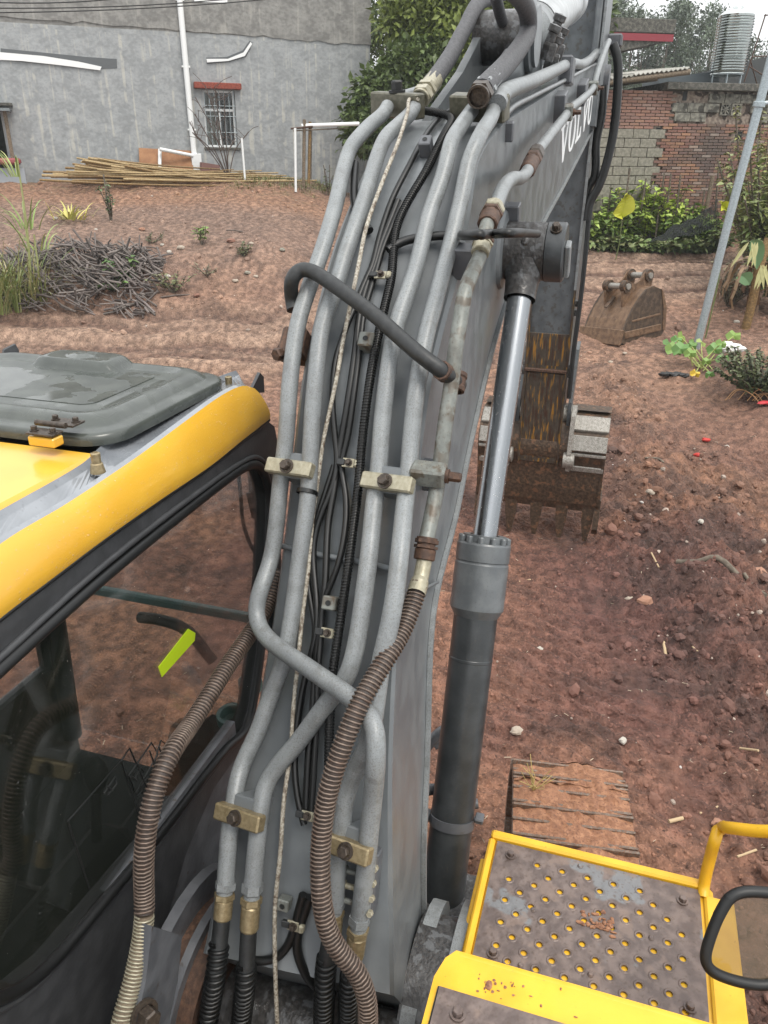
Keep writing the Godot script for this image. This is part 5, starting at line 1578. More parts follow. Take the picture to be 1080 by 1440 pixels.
func boom_cylinder() -> void:
	# eye on the boom's side pin, chrome rod, then the barrel down to the frame
	var e := Vector3(-0.366, 3.213, -2.900)
	var R0 := -0.45
	var eye := Sh.new()
	eye.lathe(Vector3(R0, e.y, e.z), Vector3(1, 0, 0), [[0.0, 0.0], [0.085, 0.0], [0.098, 0.01], [0.098, 0.155]], 36)
	var eo := put("rod_eye", eye, M.grease, EX)
	var cap := Sh.new()
	cap.lathe(Vector3(R0 + 0.158, e.y, e.z), Vector3(1, 0, 0), [[0.09, -0.003], [0.101, 0.0], [0.101, 0.058], [0.094, 0.064], [0.0, 0.066]], 36)
	put("pin_cap", cap, M.cyl, eo)
	bolt(Vector3(R0 + 0.188, e.y + 0.08, e.z + 0.062), Vector3(0, 0.8, 0.6), 0.014, 0.02, eo, M.bolt)
	var lk := Sh.new()
	lk.box(Vector3(R0 + 0.232, e.y - 0.02, e.z + 0.02), Vector3(0.02, 0.12, 0.05), Basis(Vector3(1, 0, 0), 0.4), 0.004)
	put("lock_plate", lk, M.pipe, eo)
	var collar := Sh.new()
	collar.lathe(Vector3(R0 - 0.004, e.y, e.z), Vector3(1, 0, 0), [[0.14, 0.0], [0.13, 0.015], [0.10, 0.02]], 32)
	put("boss_ring", collar, M.boom, eo)
	var gn := Sh.new()
	gn.lathe(Vector3(-0.360, 3.252, -2.815), Vector3(0.1, 0.4, 1), [[0.0, -0.04], [0.016, -0.04], [0.016, 0.005], [0.01, 0.012], [0.0, 0.014]], 12)
	put("grease_elbow", gn, M.grease, eo)
	var g := Vector3(-0.360, 2.316, -2.356)
	var base := Vector3(-0.345, 1.035, -1.832)
	var top := Vector3(-0.365, e.y, e.z)
	var t := (base - g).normalized()
	var tr := (g - top).normalized()
	var neck := Sh.new()
	neck.lathe(top + tr * 0.06, tr, [[0.085, 0.0], [0.06, 0.05], [0.056, 0.09], [0.056, 0.12]], 28)
	put("rod_neck", neck, M.grease, EX)
	var rod := Sh.new()
	var rl := top.distance_to(g) + 0.05
	rod.lathe(top + tr * 0.17, tr, [[0.0, 0.0], [0.0435, 0.0], [0.0435, rl - 0.17]], 40)
	var ro := put("piston_rod", rod, M.chrome, EX)
	# rain drops on the rod
	var dm := Sh.new()
	dm.ball(Vector3.ZERO, Vector3(1, 0.45, 1), 4, 6)
	var dmesh := dm.mesh(M.drop)
	var xf := []
	var side := tr.cross(Vector3(1, 0, 0)).normalized()
	for k in 800:
		var ang := rng.randf_range(-1.7, 1.7)
		var nn := (Vector3(1, 0, 0) * sin(ang) - side * cos(ang))
		if nn.z < 0: nn = -nn
		var p := top + tr * rng.randf_range(0.2, rl - 0.02) + nn * 0.0437
		var r := rng.randf_range(0.0008, 0.0024)
		var b := Basis(nn.cross(tr), nn, tr).scaled(Vector3(r, r, r))
		xf.append(Transform3D(Basis(nn.cross(tr) * r, nn * r, tr * r), p))
	multi("rain_drops", dmesh, xf, [], ro)
	var L := g.distance_to(base)
	var gl := Sh.new()
	gl.lathe(g - t * 0.012, t, [[0.05, -0.012], [0.074, -0.012], [0.074, 0.012], [0.089, 0.014], [0.092, 0.02], [0.092, 0.075], [0.089, 0.078], [0.0895, 0.082], [0.092, 0.086], [0.092, 0.24], [0.075, 0.27]], 44)
	var go := put("cylinder_head", gl, M.cyl_head, EX)
	for k in 12:
		var a := TAU * k / 12
		var ux := t.cross(Vector3(1, 0, 0)).normalized()
		var uy := t.cross(ux)
		var s := Sh.new()
		s.lathe(g + (ux * cos(a) + uy * sin(a)) * 0.080 + t * 0.002, -t, [[0.0, 0.022], [0.005, 0.022], [0.005, 0.016], [0.0085, 0.022], [0.0105, 0.018], [0.0105, 0.0]], 12)
		put("head_bolt", s, M.cyl_head, go)
	var barrel := Sh.new()
	barrel.lathe(g, t, [[0.075, 0.25], [0.0745, 0.40], [0.0755, 0.402], [0.0755, 0.41], [0.0745, 0.412], [0.0745, L - 0.12], [0.080, L - 0.11], [0.080, L - 0.08], [0.078, L - 0.04], [0.05, L + 0.02], [0.05, L + 0.1]], 40)
	var bo := put("boom_cylinder", barrel, M.cyl, EX)
	# strap round the barrel with its clip, and the pipe stubs behind it
	var bp := along([g, base], g.distance_to(Vector3(-0.345, 1.416, -1.982)))
	var strap := Sh.new()
	strap.lathe(bp[0], t, [[0.0748, -0.014], [0.079, -0.014], [0.079, 0.02], [0.0748, 0.02]], 36)
	put("strap", strap, M.frame, bo)
	var ck := Sh.new()
	ck.box(bp[0] + Vector3(-0.10, 0.012, 0.03), Vector3(0.05, 0.04, 0.05), Basis.IDENTITY, 0.006)
	ck.box(bp[0] + Vector3(0.095, 0.03, 0.0), Vector3(0.03, 0.02, 0.04), Basis.IDENTITY, 0.004)
	put("strap_clip", ck, M.frame, bo)
	pipe([Vector3(-0.462, 1.454, -2.044), Vector3(-0.444, 1.464, -2.054), Vector3(-0.408, 1.455, -2.061)] , 0.02, M.frame, "strap_lug")
	pipe([Vector3(-0.521, 1.425, -2.299), Vector3(-0.494, 1.460, -2.324), Vector3(-0.456, 1.491, -2.351), Vector3(-0.400, 1.512, -2.377)], 0.022, M.frame, "cylinder_pipe")
	pipe([Vector3(-0.503, 1.395, -2.348), Vector3(-0.468, 1.416, -2.369), Vector3(-0.414, 1.432, -2.393)], 0.02, M.frame, "cylinder_pipe")
	pipe([Vector3(-0.357, 1.352, -2.085), Vector3(-0.323, 1.371, -2.105), Vector3(-0.281, 1.376, -2.120)] , 0.018, M.frame, "strap_lug")

func arm_and_bucket() -> void:
	# the arm hangs from the boom tip; its inner face looks at the machine
	var xl := -0.815
	var xr := -0.435
	var s := Sh.new()
	var prof := [Vector3(0, 0.86, -7.12), Vector3(0, 2.5, -7.06), Vector3(0, 3.5, -7.0), Vector3(0, 4.4, -7.05), Vector3(0, 5.4, -7.0), Vector3(0, 5.5, -7.3), Vector3(0, 4.7, -7.8), Vector3(0, 3.6, -7.75), Vector3(0, 2.3, -7.5), Vector3(0, 0.9, -7.4)]
	var pp := []
	for p in prof: pp.append(Vector3(xl, p.y, p.z))
	s.prism(pp, Vector3(xr - xl, 0, 0))
	var ao := put("arm", s, M.arm_paint, EX)
	# plate edges of the inner face, and the worn lower length
	for x in [xl - 0.006, xr - 0.016]:
		for k in 4:
			var a: Vector3 = prof[k]
			var b: Vector3 = prof[k + 1]
			var e := Sh.new()
			var d := (b - a)
			e.box(Vector3(x + 0.011, (a.y + b.y) / 2, (a.z + b.z) / 2 + 0.014), Vector3(0.022, d.length(), 0.04), Basis(Vector3(1, 0, 0), atan2(d.z, d.y)), 0.003)
			put("plate_edge", e, M.arm_rust if k == 0 else M.pipe, ao)
	var wp := Sh.new()
	wp.box(Vector3((xl + xr) / 2, 1.31, -7.098), Vector3(xr - xl - 0.03, 0.88, 0.03), Basis(Vector3(1, 0, 0), 0.036), 0.004)
	put("wear_plate", wp, M.arm_rust, ao)
	var wp2 := Sh.new()
	wp2.box(Vector3((xl + xr) / 2, 1.94, -7.076), Vector3(xr - xl - 0.02, 0.34, 0.02), Basis(Vector3(1, 0, 0), 0.036), 0.004)
	put("worn_patch", wp2, M.arm_rust, ao)
	var cr := Sh.new()
	cr.box(Vector3((xl + xr) / 2, 1.775, -7.06), Vector3(xr - xl, 0.03, 0.05), Basis.IDENTITY, 0.006)
	put("cross_bar", cr, M.rust, ao)
	for x in [xl - 0.02, xr + 0.02]:
		for yy in [1.78, 2.3, 2.38]:
			var b := Sh.new()
			b.box(Vector3(x, yy, -7.1), Vector3(0.05, 0.12 if yy < 2 else 0.05, 0.08), Basis.IDENTITY, 0.008)
			put("side_lug", b, M.grease, ao)
	# light pads low on the inner face at the boom tip
	for x in [xl + 0.05, xr - 0.05]:
		var b := Sh.new()
		b.box(Vector3(x, 4.75, -7.02), Vector3(0.05, 1.1, 0.05), Basis.IDENTITY, 0.01)
		put("rib", b, M.boom, ao)
	# fork of the boom tip holding the arm pin
	for x in [-0.45, -0.85]:
		var f := Sh.new()
		f.prism([Vector3(x, 3.76, -6.8), Vector3(x, 4.24, -6.8), Vector3(x, 4.38, -7.3), Vector3(x, 4.3, -7.6), Vector3(x, 4.0, -7.7), Vector3(x, 3.76, -7.4)], Vector3(0.04, 0, 0))
		put("boom_tip_plate", f, M.boom, EX)
	var pin := Sh.new()
	pin.lathe(Vector3(-0.87, 4.1, -7.4), Vector3(1, 0, 0), [[0.0, 0.0], [0.13, 0.0], [0.13, 0.5], [0.0, 0.5]], 24)
	put("arm_pin", pin, M.frame, EX)
	# bracket that carries the pipes over to the arm, two long hoses hang from it
	var br := Sh.new()
	br.box(Vector3(-0.420, 4.439, -7.791), Vector3(0.2, 0.1, 0.12), Basis.IDENTITY, 0.015)
	put("hose_bracket", br, M.frame, EX)
	pipe([Vector3(-0.354, 4.324, -7.000), Vector3(-0.312, 4.239, -7.000), Vector3(-0.288, 4.096, -7.000), Vector3(-0.274, 3.902, -7.000), Vector3(-0.275, 3.703, -7.000), Vector3(-0.299, 3.498, -7.000), Vector3(-0.339, 3.329, -7.000), Vector3(-0.393, 3.205, -7.000), Vector3(-0.400, 3.068, -7.000)], 0.034, M.cable, "arm_hose")
	pipe([Vector3(-0.397, 4.054, -7.050), Vector3(-0.383, 3.856, -7.050), Vector3(-0.403, 3.653, -7.050), Vector3(-0.385, 3.497, -7.050), Vector3(-0.383, 3.392, -7.050), Vector3(-0.421, 3.327, -7.050), Vector3(-0.433, 3.229, -7.050), Vector3(-0.414, 3.064, -7.050)], 0.034, M.cable, "arm_hose")
	pipe([Vector3(-0.400, 3.209, -7.020), Vector3(-0.388, 2.955, -7.020), Vector3(-0.384, 2.611, -7.020), Vector3(-0.387, 2.312, -7.020), Vector3(-0.395, 1.937, -7.020), Vector3(-0.391, 1.546, -7.020)], 0.02, M.cable, "arm_hose")
	# linkage beside the arm
	for x in [xl - 0.05, xr + 0.05]:
		var l := Sh.new()
		l.prism([Vector3(x - 0.016, 0.95, -7.15), Vector3(x - 0.016, 1.45, -7.2), Vector3(x - 0.016, 1.9, -7.45), Vector3(x - 0.016, 1.95, -7.6), Vector3(x - 0.016, 1.35, -7.42), Vector3(x - 0.016, 0.9, -7.3)], Vector3(0.032, 0, 0))
		put("bucket_link", l, M.arm_paint, EX)
		for q in [[1.0, -7.2], [1.32, -7.28]]:
			var b := Sh.new()
			b.lathe(Vector3(x - 0.05, q[0], q[1]), Vector3(1, 0, 0), [[0.0, 0.0], [0.085, 0.0], [0.085, 0.1], [0.0, 0.1]], 20)
			put("link_boss", b, M.bucket_grey, EX)
	# bucket: curved shell from the ears over the back to the lip, open away from the machine
	var bx0 := -1.21
	var bx1 := 0.0
	var shell := [[1.30, -7.62]]
	for k in 13:
		var an := 2.0 * k / 12.0
		shell.append([1.02 + 0.29 * cos(an), -7.38 + 0.30 * sin(an)])
	shell.append_array([[0.78, -7.13], [0.60, -7.15], [0.45, -7.18], [0.36, -7.22]])
	var bs := Sh.new()
	for k in shell.size() - 1:
		var a := Vector3(0, shell[k][0], shell[k][1])
		var b := Vector3(0, shell[k + 1][0], shell[k + 1][1])
		var d := (b - a).normalized()
		var nn := Vector3(1, 0, 0).cross(d)
		if nn.z < 0: nn = -nn
		for o in [0.0, -0.03]:
			bs.quad(Vector3(bx0, 0, 0) + a + nn * o, Vector3(bx1, 0, 0) + a + nn * o, Vector3(bx1, 0, 0) + b + nn * o, Vector3(bx0, 0, 0) + b + nn * o, nn if o == 0.0 else -nn)
	var bo := put("bucket", bs, M.bucket, EX)
	for x in [bx0, bx1 - 0.03]:
		var sp := Sh.new()
		var pl := [Vector3(x, 1.30, -7.6)]
		for q in shell: pl.append(Vector3(x, q[0] + (0.005 if q[0] > 1.0 else 0.0), q[1] + 0.008))
		pl.append_array([Vector3(x, 0.36, -7.6), Vector3(x, 0.6, -7.95), Vector3(x, 1.0, -8.0), Vector3(x, 1.25, -7.85)])
		sp.prism(pl, Vector3(0.03, 0, 0))
		put("bucket_side", sp, M.bucket, bo)
		var sc := Sh.new()
		sc.prism([Vector3(x - 0.012, 0.5, -7.2), Vector3(x - 0.012, 0.2, -7.17), Vector3(x - 0.012, 0.12, -7.24), Vector3(x - 0.012, 0.34, -7.5), Vector3(x - 0.012, 0.55, -7.5)], Vector3(0.055, 0, 0))
		put("side_cutter", sc, M.bucket, bo)
	# bare metal wear strips over the curved back, right and left of the arm
	for q in [[bx0 + 0.01, xl - 0.12], [xr + 0.11, bx1 - 0.0]]:
		for k in [[1.262, -7.20, 0.92], [1.105, -7.085, 0.36], [0.995, -7.075, 0.0]]:
			var w := Sh.new()
			w.box(Vector3((q[0] + q[1]) / 2, k[0], k[1]), Vector3(q[1] - q[0], (0.17 if k[0] > 1.2 else 0.15) if k[0] > 1.0 else 0.03, 0.035), Basis(Vector3(1, 0, 0), -k[2]), 0.006)
			put("wear_strip", w, M.bucket_grey, bo)
		var ri := Sh.new()
		ri.box(Vector3((q[0] + q[1]) / 2, 0.84, -7.13), Vector3(q[1] - q[0], 0.06, 0.04), Basis(Vector3(1, 0, 0), 0.2), 0.008)
		put("wear_strip", ri, M.bucket_grey, bo)
	for x in [xl - 0.12, xr + 0.08]:
		var ear := Sh.new()
		ear.prism([Vector3(x, 1.30, -7.5), Vector3(x, 1.42, -7.25), Vector3(x, 1.36, -7.08), Vector3(x, 1.0, -7.02), Vector3(x, 0.82, -7.06), Vector3(x, 0.8, -7.2), Vector3(x, 1.1, -7.3)], Vector3(0.04, 0, 0))
		put("bucket_ear", ear, M.bucket_grey, bo)
		var b := Sh.new()
		b.lathe(Vector3(x - 0.03, 0.93, -7.07), Vector3(1, 0, 0), [[0.0, 0.0], [0.075, 0.0], [0.075, 0.1], [0.045, 0.105], [0.0, 0.105]], 20)
		put("ear_boss", b, M.bucket_grey, bo)
	for k in 5:
		var x: float = lerp(bx0 + 0.1, bx1 - 0.1, k / 4.0)
		var t := Sh.new()
		var w := 0.06
		t.prism([Vector3(x - w, 0.42, -7.2), Vector3(x + w, 0.42, -7.2), Vector3(x + w * 0.9, 0.26, -7.205), Vector3(x + w * 0.35, 0.04, -7.22), Vector3(x - w * 0.35, 0.04, -7.22), Vector3(x - w * 0.9, 0.26, -7.205)], Vector3(0, 0, -0.09))
		put("bucket_tooth", t, M.bucket, bo)
func boom_foot() -> void:
	# main frame of the upper structure under the boom
	var fr := Sh.new()
	fr.box(Vector3(-0.55, 1.0, -1.2), Vector3(0.9, 0.35, 1.6), Basis.IDENTITY, 0.02)
	put("main_frame", fr, M.grease, EX)
	var cr := Sh.new()
	cr.box(Vector3(-0.58, 1.30, -1.40), Vector3(0.44, 0.4, 0.06), Basis(Vector3(1, 0, 0), 0.5), 0.02)
	put("cross_plate", cr, M.grease, EX)
	# left lug with rounded top: two plates with the rusty boss between
	var c := Vector3(0, 1.42, -1.2)
	for q in [[-0.93, 0.03, 0.30], [-0.865, 0.022, 0.25]]:
		var pl := []
		for k in 15:
			var a := PI * k / 14.0
			pl.append(Vector3(q[0], c.y + sin(a) * q[2], c.z + cos(a) * q[2]))
		pl.append(Vector3(q[0], 0.95, c.z - q[2] * 1.3))
		pl.append(Vector3(q[0], 0.95, c.z + q[2] * 1.2))
		var s := Sh.new()
		s.prism(pl, Vector3(q[1], 0, 0))
		put("foot_lug", s, M.frame, EX)
	var bs := Sh.new()
	bs.lathe(Vector3(-0.90, c.y, c.z), Vector3(1, 0, 0), [[0.0, 0.0], [0.22, 0.0], [0.22, 0.1], [0.0, 0.1]], 36)
	put("foot_boss", bs, M.rust, EX)
	var pin := Sh.new()
	pin.lathe(Vector3(-0.8, c.y - 0.05, c.z), Vector3(1, 0, 0), [[0.0, 0.0], [0.1, 0.0], [0.1, 0.6], [0.0, 0.6]], 28)
	put("foot_pin", pin, M.grease, EX)
	# angled bracket plate in front of the left hose
	var bp := Sh.new()
	bp.prism([Vector3(-0.800, 2.002, -0.940), Vector3(-0.800, 1.851, -1.034), Vector3(-0.800, 1.745, -0.994), Vector3(-0.800, 1.665, -0.935), Vector3(-0.800, 1.584, -0.894), Vector3(-0.800, 1.780, -0.777), Vector3(-0.800, 1.820, -0.842), Vector3(-0.800, 1.889, -0.892)], Vector3(-0.025, 0, 0))
	var bpo := put("hose_bracket", bp, M.frame, EX)
	bolt(Vector3(-0.795, 1.827, -0.863), Vector3(1, 0.2, 0.4), 0.022, 0.03, bpo)
	var toe := Sh.new()
	toe.prism([Vector3(-0.921, 1.445, -1.152), Vector3(-0.854, 1.520, -1.209), Vector3(-0.842, 1.492, -1.199), Vector3(-0.892, 1.424, -1.151)], Vector3(0.0, -0.05, -0.06))
	put("lug_toe", toe, M.frame, EX)
	# right side: stepped lug plates beside the cylinder foot
	for q in [[-0.322, 0.04, 0.25, "foot_lug"], [-0.262, 0.018, 0.215, "foot_lug"], [-0.228, 0.03, 0.27, "foot_lug"], [-0.19, 0.012, 0.23, "foot_lug"]]:
		var pl := []
		for k in 13:
			var a := PI * k / 12.0
			pl.append(Vector3(q[0], 1.33 + sin(a) * q[2] * 0.9, -1.42 + cos(a) * q[2]))
		pl.append(Vector3(q[0], 0.85, -1.42 - q[2]))
		pl.append(Vector3(q[0], 0.85, -1.42 + q[2]))
		var s := Sh.new()
		s.prism(pl, Vector3(q[1], 0, 0))
		put(q[3], s, M.pipe if q[1] > 0.02 else M.frame, EX)
	var rb := Sh.new()
	rb.lathe(Vector3(-0.33, 1.36, -1.4), Vector3(1, 0, 0), [[0.0, 0.0], [0.2, 0.0], [0.2, 0.17], [0.0, 0.17]], 32)
	put("foot_boss", rb, M.grease, EX)

func cab() -> void:
	# cab outer faces: x from -2.02 to -1.0; roof 2.95; front at z -2.12
	var c := Node3D.new()
	c.name = "cab"
	EX.add_child(c)
	var xr := -1.0
	var xl := -2.02
	var zb := 0.55
	var zf := -2.12
	# right side shell with its window opening, drawn in the plane of the cab's side
	var outer := [Vector3(-1.000, 2.722, -0.560), Vector3(-1.000, 2.751, -0.922), Vector3(-1.000, 2.763, -1.234), Vector3(-1.000, 2.762, -1.691), Vector3(-1.000, 2.774, -1.948), Vector3(-1.000, 2.777, -2.046), Vector3(-1.000, 2.744, -2.094), Vector3(-1.000, 2.665, -2.117), Vector3(-1.000, 2.548, -2.103), Vector3(-1.000, 2.363, -2.059), Vector3(-1.000, 2.159, -1.989), Vector3(-1.000, 1.946, -1.884), Vector3(-1.000, 1.770, -1.785), Vector3(-1.000, 1.774, -1.537), Vector3(-1.000, 1.693, -1.364), Vector3(-1.000, 1.553, -1.216), Vector3(-1.000, 1.415, -1.083), Vector3(-1.000, 1.261, -0.951), Vector3(-1.000, 1.343, -0.422), Vector3(-1.000, 2.019, -0.192)]
	var hole := [Vector3(-1.000, 2.625, -0.529), Vector3(-1.000, 2.660, -0.897), Vector3(-1.000, 2.684, -1.220), Vector3(-1.000, 2.694, -1.656), Vector3(-1.000, 2.691, -1.862), Vector3(-1.000, 2.675, -1.944), Vector3(-1.000, 2.628, -1.996), Vector3(-1.000, 2.546, -2.022), Vector3(-1.000, 2.436, -2.013), Vector3(-1.000, 2.252, -1.968), Vector3(-1.000, 2.030, -1.885), Vector3(-1.000, 1.865, -1.799), Vector3(-1.000, 1.823, -1.742), Vector3(-1.000, 1.858, -1.632), Vector3(-1.000, 1.877, -1.265), Vector3(-1.000, 1.907, -0.986), Vector3(-1.000, 1.923, -0.855), Vector3(-1.000, 1.959, -0.766), Vector3(-1.000, 1.999, -0.717), Vector3(-1.000, 2.156, -0.561), Vector3(-1.000, 2.331, -0.436)]
	var po := PackedVector2Array()
	var ph := PackedVector2Array()
	for p in outer: po.append(Vector2(p.z, p.y))
	for p in hole: ph.append(Vector2(p.z, p.y))
	po = Geometry2D.offset_polygon(po, 0.0)[0]
	# bridge the hole into the outline so that one polygon carries both
	if Geometry2D.is_polygon_clockwise(po): po.reverse()
	if not Geometry2D.is_polygon_clockwise(ph): ph.reverse()
	var bi := 0
	var bj := 0
	var bd := 1e9
	for i in po.size():
		for j in ph.size():
			var dd := po[i].distance_to(ph[j])
			if dd < bd:
				bd = dd; bi = i; bj = j
	var poly := PackedVector2Array()
	for i in po.size() + 1: poly.append(po[(bi + i) % po.size()])
	for j in ph.size() + 1: poly.append(ph[(bj + j) % ph.size()])
	var ids := Geometry2D.triangulate_polygon(poly)
	var sd := Sh.new()
	for k in range(0, ids.size(), 3):
		for x in [xr, xr - 0.05]:
			sd.face(Vector3(x, poly[ids[k]].y, poly[ids[k]].x), Vector3(x, poly[ids[k + 1]].y, poly[ids[k + 1]].x), Vector3(x, poly[ids[k + 2]].y, poly[ids[k + 2]].x), Vector3(1 if x == xr else -1, 0, 0))
	for ring in [po, ph]:
		for k in ring.size():
			var a: Vector2 = ring[k]
			var b: Vector2 = ring[(k + 1) % ring.size()]
			var o := Vector3(0, -(b - a).x, (b - a).y)
			sd.quad(Vector3(xr, a.y, a.x), Vector3(xr, b.y, b.x), Vector3(xr - 0.05, b.y, b.x), Vector3(xr - 0.05, a.y, a.x), o)
	put("side_shell", sd, M.cab_dark, c)
	# rubber seal bead round the window, raised
	var bead := []
	for p in hole: bead.append(Vector3(xr + 0.004, p.y, p.z))
	bead.append(bead[0])
	var sl := Sh.new()
	sl.tube(relax(sm(bead, 0.02), 6), 0.014, 10)
	put("window_seal", sl, M.seal, c)
	var sl2 := Sh.new()
	var bead2 := []
	var ctr := Vector3.ZERO
	for p in hole: ctr += p / hole.size()
	for p in hole: bead2.append(Vector3(xr + 0.002, p.y, p.z) + (Vector3(xr, p.y, p.z) - ctr).normalized() * 0.026)
	bead2.append(bead2[0])
	sl2.tube(relax(sm(bead2, 0.02), 6), 0.008, 8)
	put("window_seal", sl2, M.cab_dark, c)
	# glass
	var gl := Sh.new()
	var gp := []
	for p in hole: gp.append(Vector3(xr - 0.012, p.y, p.z))
	gl.prism(gp, Vector3(-0.005, 0, 0))
	var glo := put("side_window", gl, M.glass, c)
	# mist and drops on the pane
	var dm := Sh.new()
	dm.ball(Vector3.ZERO, Vector3(1, 1, 0.45), 4, 6)
	var dmesh := dm.mesh(M.drop)
	var xf := []
	for k in 1500:
		var z := rng.randf_range(-2.0, -0.7)
		var y := rng.randf_range(1.9, 2.7)
		if Geometry2D.is_point_in_polygon(Vector2(z, y), ph) and rng.randf() < 0.4 + 0.6 * smoothstep(2.2, 2.6, y):
			var r := rng.randf_range(0.0005, 0.0013)
			xf.append(Transform3D(Basis(Vector3(0, 0, -r), Vector3(0, r, 0), Vector3(r, 0, 0)), Vector3(xr - 0.0118, y, z)))
	multi("rain_drops", dmesh, xf, [], c)
	# lime sticker, warning decals
	var st := Sh.new()
	st.prism([Vector3(-1.010, 2.335, -1.366), Vector3(-1.010, 2.356, -1.516), Vector3(-1.010, 2.323, -1.547), Vector3(-1.010, 2.303, -1.539), Vector3(-1.010, 2.298, -1.375)], Vector3(0.0015, 0, 0))
	put("lime_sticker", st, M.lime, c)
	var dl := Sh.new()
	for q in [[Vector3(-1.010, 2.079, -1.293), Vector3(-1.010, 2.125, -1.336), Vector3(-1.010, 2.077, -1.368), Vector3(-1.010, 2.079, -1.293)], [Vector3(-1.010, 2.114, -1.324), Vector3(-1.010, 2.091, -1.329)], [Vector3(-1.010, 2.133, -1.196), Vector3(-1.010, 2.149, -1.298), Vector3(-1.010, 2.096, -1.317), Vector3(-1.010, 2.063, -1.207), Vector3(-1.010, 2.133, -1.196)], [Vector3(-1.010, 2.195, -0.983), Vector3(-1.010, 2.194, -1.177), Vector3(-1.010, 1.976, -1.213)], [Vector3(-1.010, 2.195, -0.983), Vector3(-1.010, 1.964, -1.003)], [Vector3(-1.010, 2.133, -1.285), Vector3(-1.010, 2.070, -1.298)], [Vector3(-1.010, 2.161, -1.103), Vector3(-1.010, 2.171, -1.149), Vector3(-1.010, 2.148, -1.150), Vector3(-1.010, 2.145, -1.115)], [Vector3(-1.010, 2.106, -1.211), Vector3(-1.010, 2.114, -1.243), Vector3(-1.010, 2.093, -1.251)], [Vector3(-1.010, 2.118, -1.207), Vector3(-1.010, 2.093, -1.220), Vector3(-1.010, 2.123, -1.217)], [Vector3(-1.010, 2.048, -1.213), Vector3(-1.010, 2.047, -1.235), Vector3(-1.010, 2.023, -1.239), Vector3(-1.010, 2.029, -1.218)], [Vector3(-1.010, 2.171, -1.116), Vector3(-1.010, 2.143, -1.132)], [Vector3(-1.010, 2.194, -1.177), Vector3(-1.010, 2.202, -1.214), Vector3(-1.010, 1.799, -1.312)], [Vector3(-1.010, 2.063, -1.232), Vector3(-1.010, 2.067, -1.258)]]:
		dl.tube(q, 0.0022, 5)
	put("warning_decal", dl, M.ink, c)
	# roof: yellow crown, grey channel, yellow side strip
	var strip := Sh.new()
	var lo := [Vector3(-1.000, 2.722, -0.560), Vector3(-1.000, 2.751, -0.922), Vector3(-1.000, 2.757, -1.064), Vector3(-1.000, 2.763, -1.234), Vector3(-1.000, 2.764, -1.438), Vector3(-1.000, 2.762, -1.691), Vector3(-1.000, 2.772, -1.874), Vector3(-1.000, 2.776, -1.977), Vector3(-1.000, 2.780, -2.057)]
	var hi := [Vector3(-1.030, 2.815, -0.614), Vector3(-1.030, 2.865, -0.987), Vector3(-1.030, 2.867, -1.164), Vector3(-1.030, 2.877, -1.381), Vector3(-1.030, 2.887, -1.505), Vector3(-1.030, 2.899, -1.634), Vector3(-1.030, 2.914, -1.831), Vector3(-1.030, 2.908, -1.954), Vector3(-1.030, 2.882, -2.025)]
	lo = sm(lo, 0.03)
	var hi2 := []
	for k in lo.size():
		var f := float(k) / (lo.size() - 1)
		hi2.append(f)
	var his := sm(hi, 0.01)
	var rows := 9
	var grid := []
	for k in lo.size():
		var f: float = hi2[k] * (his.size() - 1)
		var i := int(floor(f))
		var h: Vector3 = his[i].lerp(his[min(i + 1, his.size() - 1)], f - i)
		var col := []
		for j in rows:
			var t := float(j) / (rows - 1)
			var p: Vector3 = lo[k].lerp(h, t)
			p.x += 0.014 * pow(sin(PI * t), 0.6) + 0.004     # gently bulging panel
			col.append(p)
		grid.append(col)
	for k in grid.size() - 1:
		for j in rows - 1:
			var nn := func(a: int, b: int) -> Vector3:
				var u: Vector3 = grid[min(a + 1, grid.size() - 1)][b] - grid[max(a - 1, 0)][b]
				var w: Vector3 = grid[a][min(b + 1, rows - 1)] - grid[a][max(b - 1, 0)]
				var m := u.cross(w).normalized()
				return m if m.x > 0 else -m
			strip.squad(grid[k][j], grid[k + 1][j], grid[k + 1][j + 1], grid[k][j + 1], nn.call(k, j), nn.call(k + 1, j), nn.call(k + 1, j + 1), nn.call(k, j + 1))
	put("yellow_side_panel", strip, M.yellow, c)
	var edge := Sh.new()
	var ep := []
	for k in grid.size(): ep.append(grid[k][0] + Vector3(-0.004, -0.003, 0))
	edge.tube(ep, 0.006, 8)
	put("panel_seam", edge, M.seal, c)
	# rain drops on the panel
	var xd := []
	for k in 700:
		var i := rng.randi() % (grid.size() - 1)
		if rng.randf() > 0.35 + 0.65 * float(i) / grid.size(): continue
		var j := rng.randi() % (rows - 1)
		var p: Vector3 = grid[i][j].lerp(grid[i + 1][j + 1], rng.randf()).lerp(grid[i + 1][j].lerp(grid[i][j + 1], rng.randf()), 0.5)
		var u: Vector3 = (grid[i + 1][j] - grid[i][j]).normalized()
		var w: Vector3 = (grid[i][j + 1] - grid[i][j]).normalized()
		var m := u.cross(w)
		if m.x < 0: m = -m
		var r := rng.randf_range(0.0007, 0.0021)
		xd.append(Transform3D(Basis(u * r, w * r, m * r), p + m * 0.0003))
	multi("rain_drops", dmesh, xd, [], c)
	# grey gutter channel between the panel and the crown
	var hh := 2.885
	var ch := Sh.new()
	var gi := [Vector3(-1.056, 2.885, -0.657), Vector3(-1.075, 2.885, -1.043), Vector3(-1.086, 2.885, -1.317), Vector3(-1.123, 2.885, -1.446), Vector3(-1.155, 2.885, -1.637), Vector3(-1.172, 2.885, -1.884), Vector3(-1.162, 2.885, -2.106), Vector3(-1.149, 2.885, -2.167)]
	gi = sm(gi, 0.05)
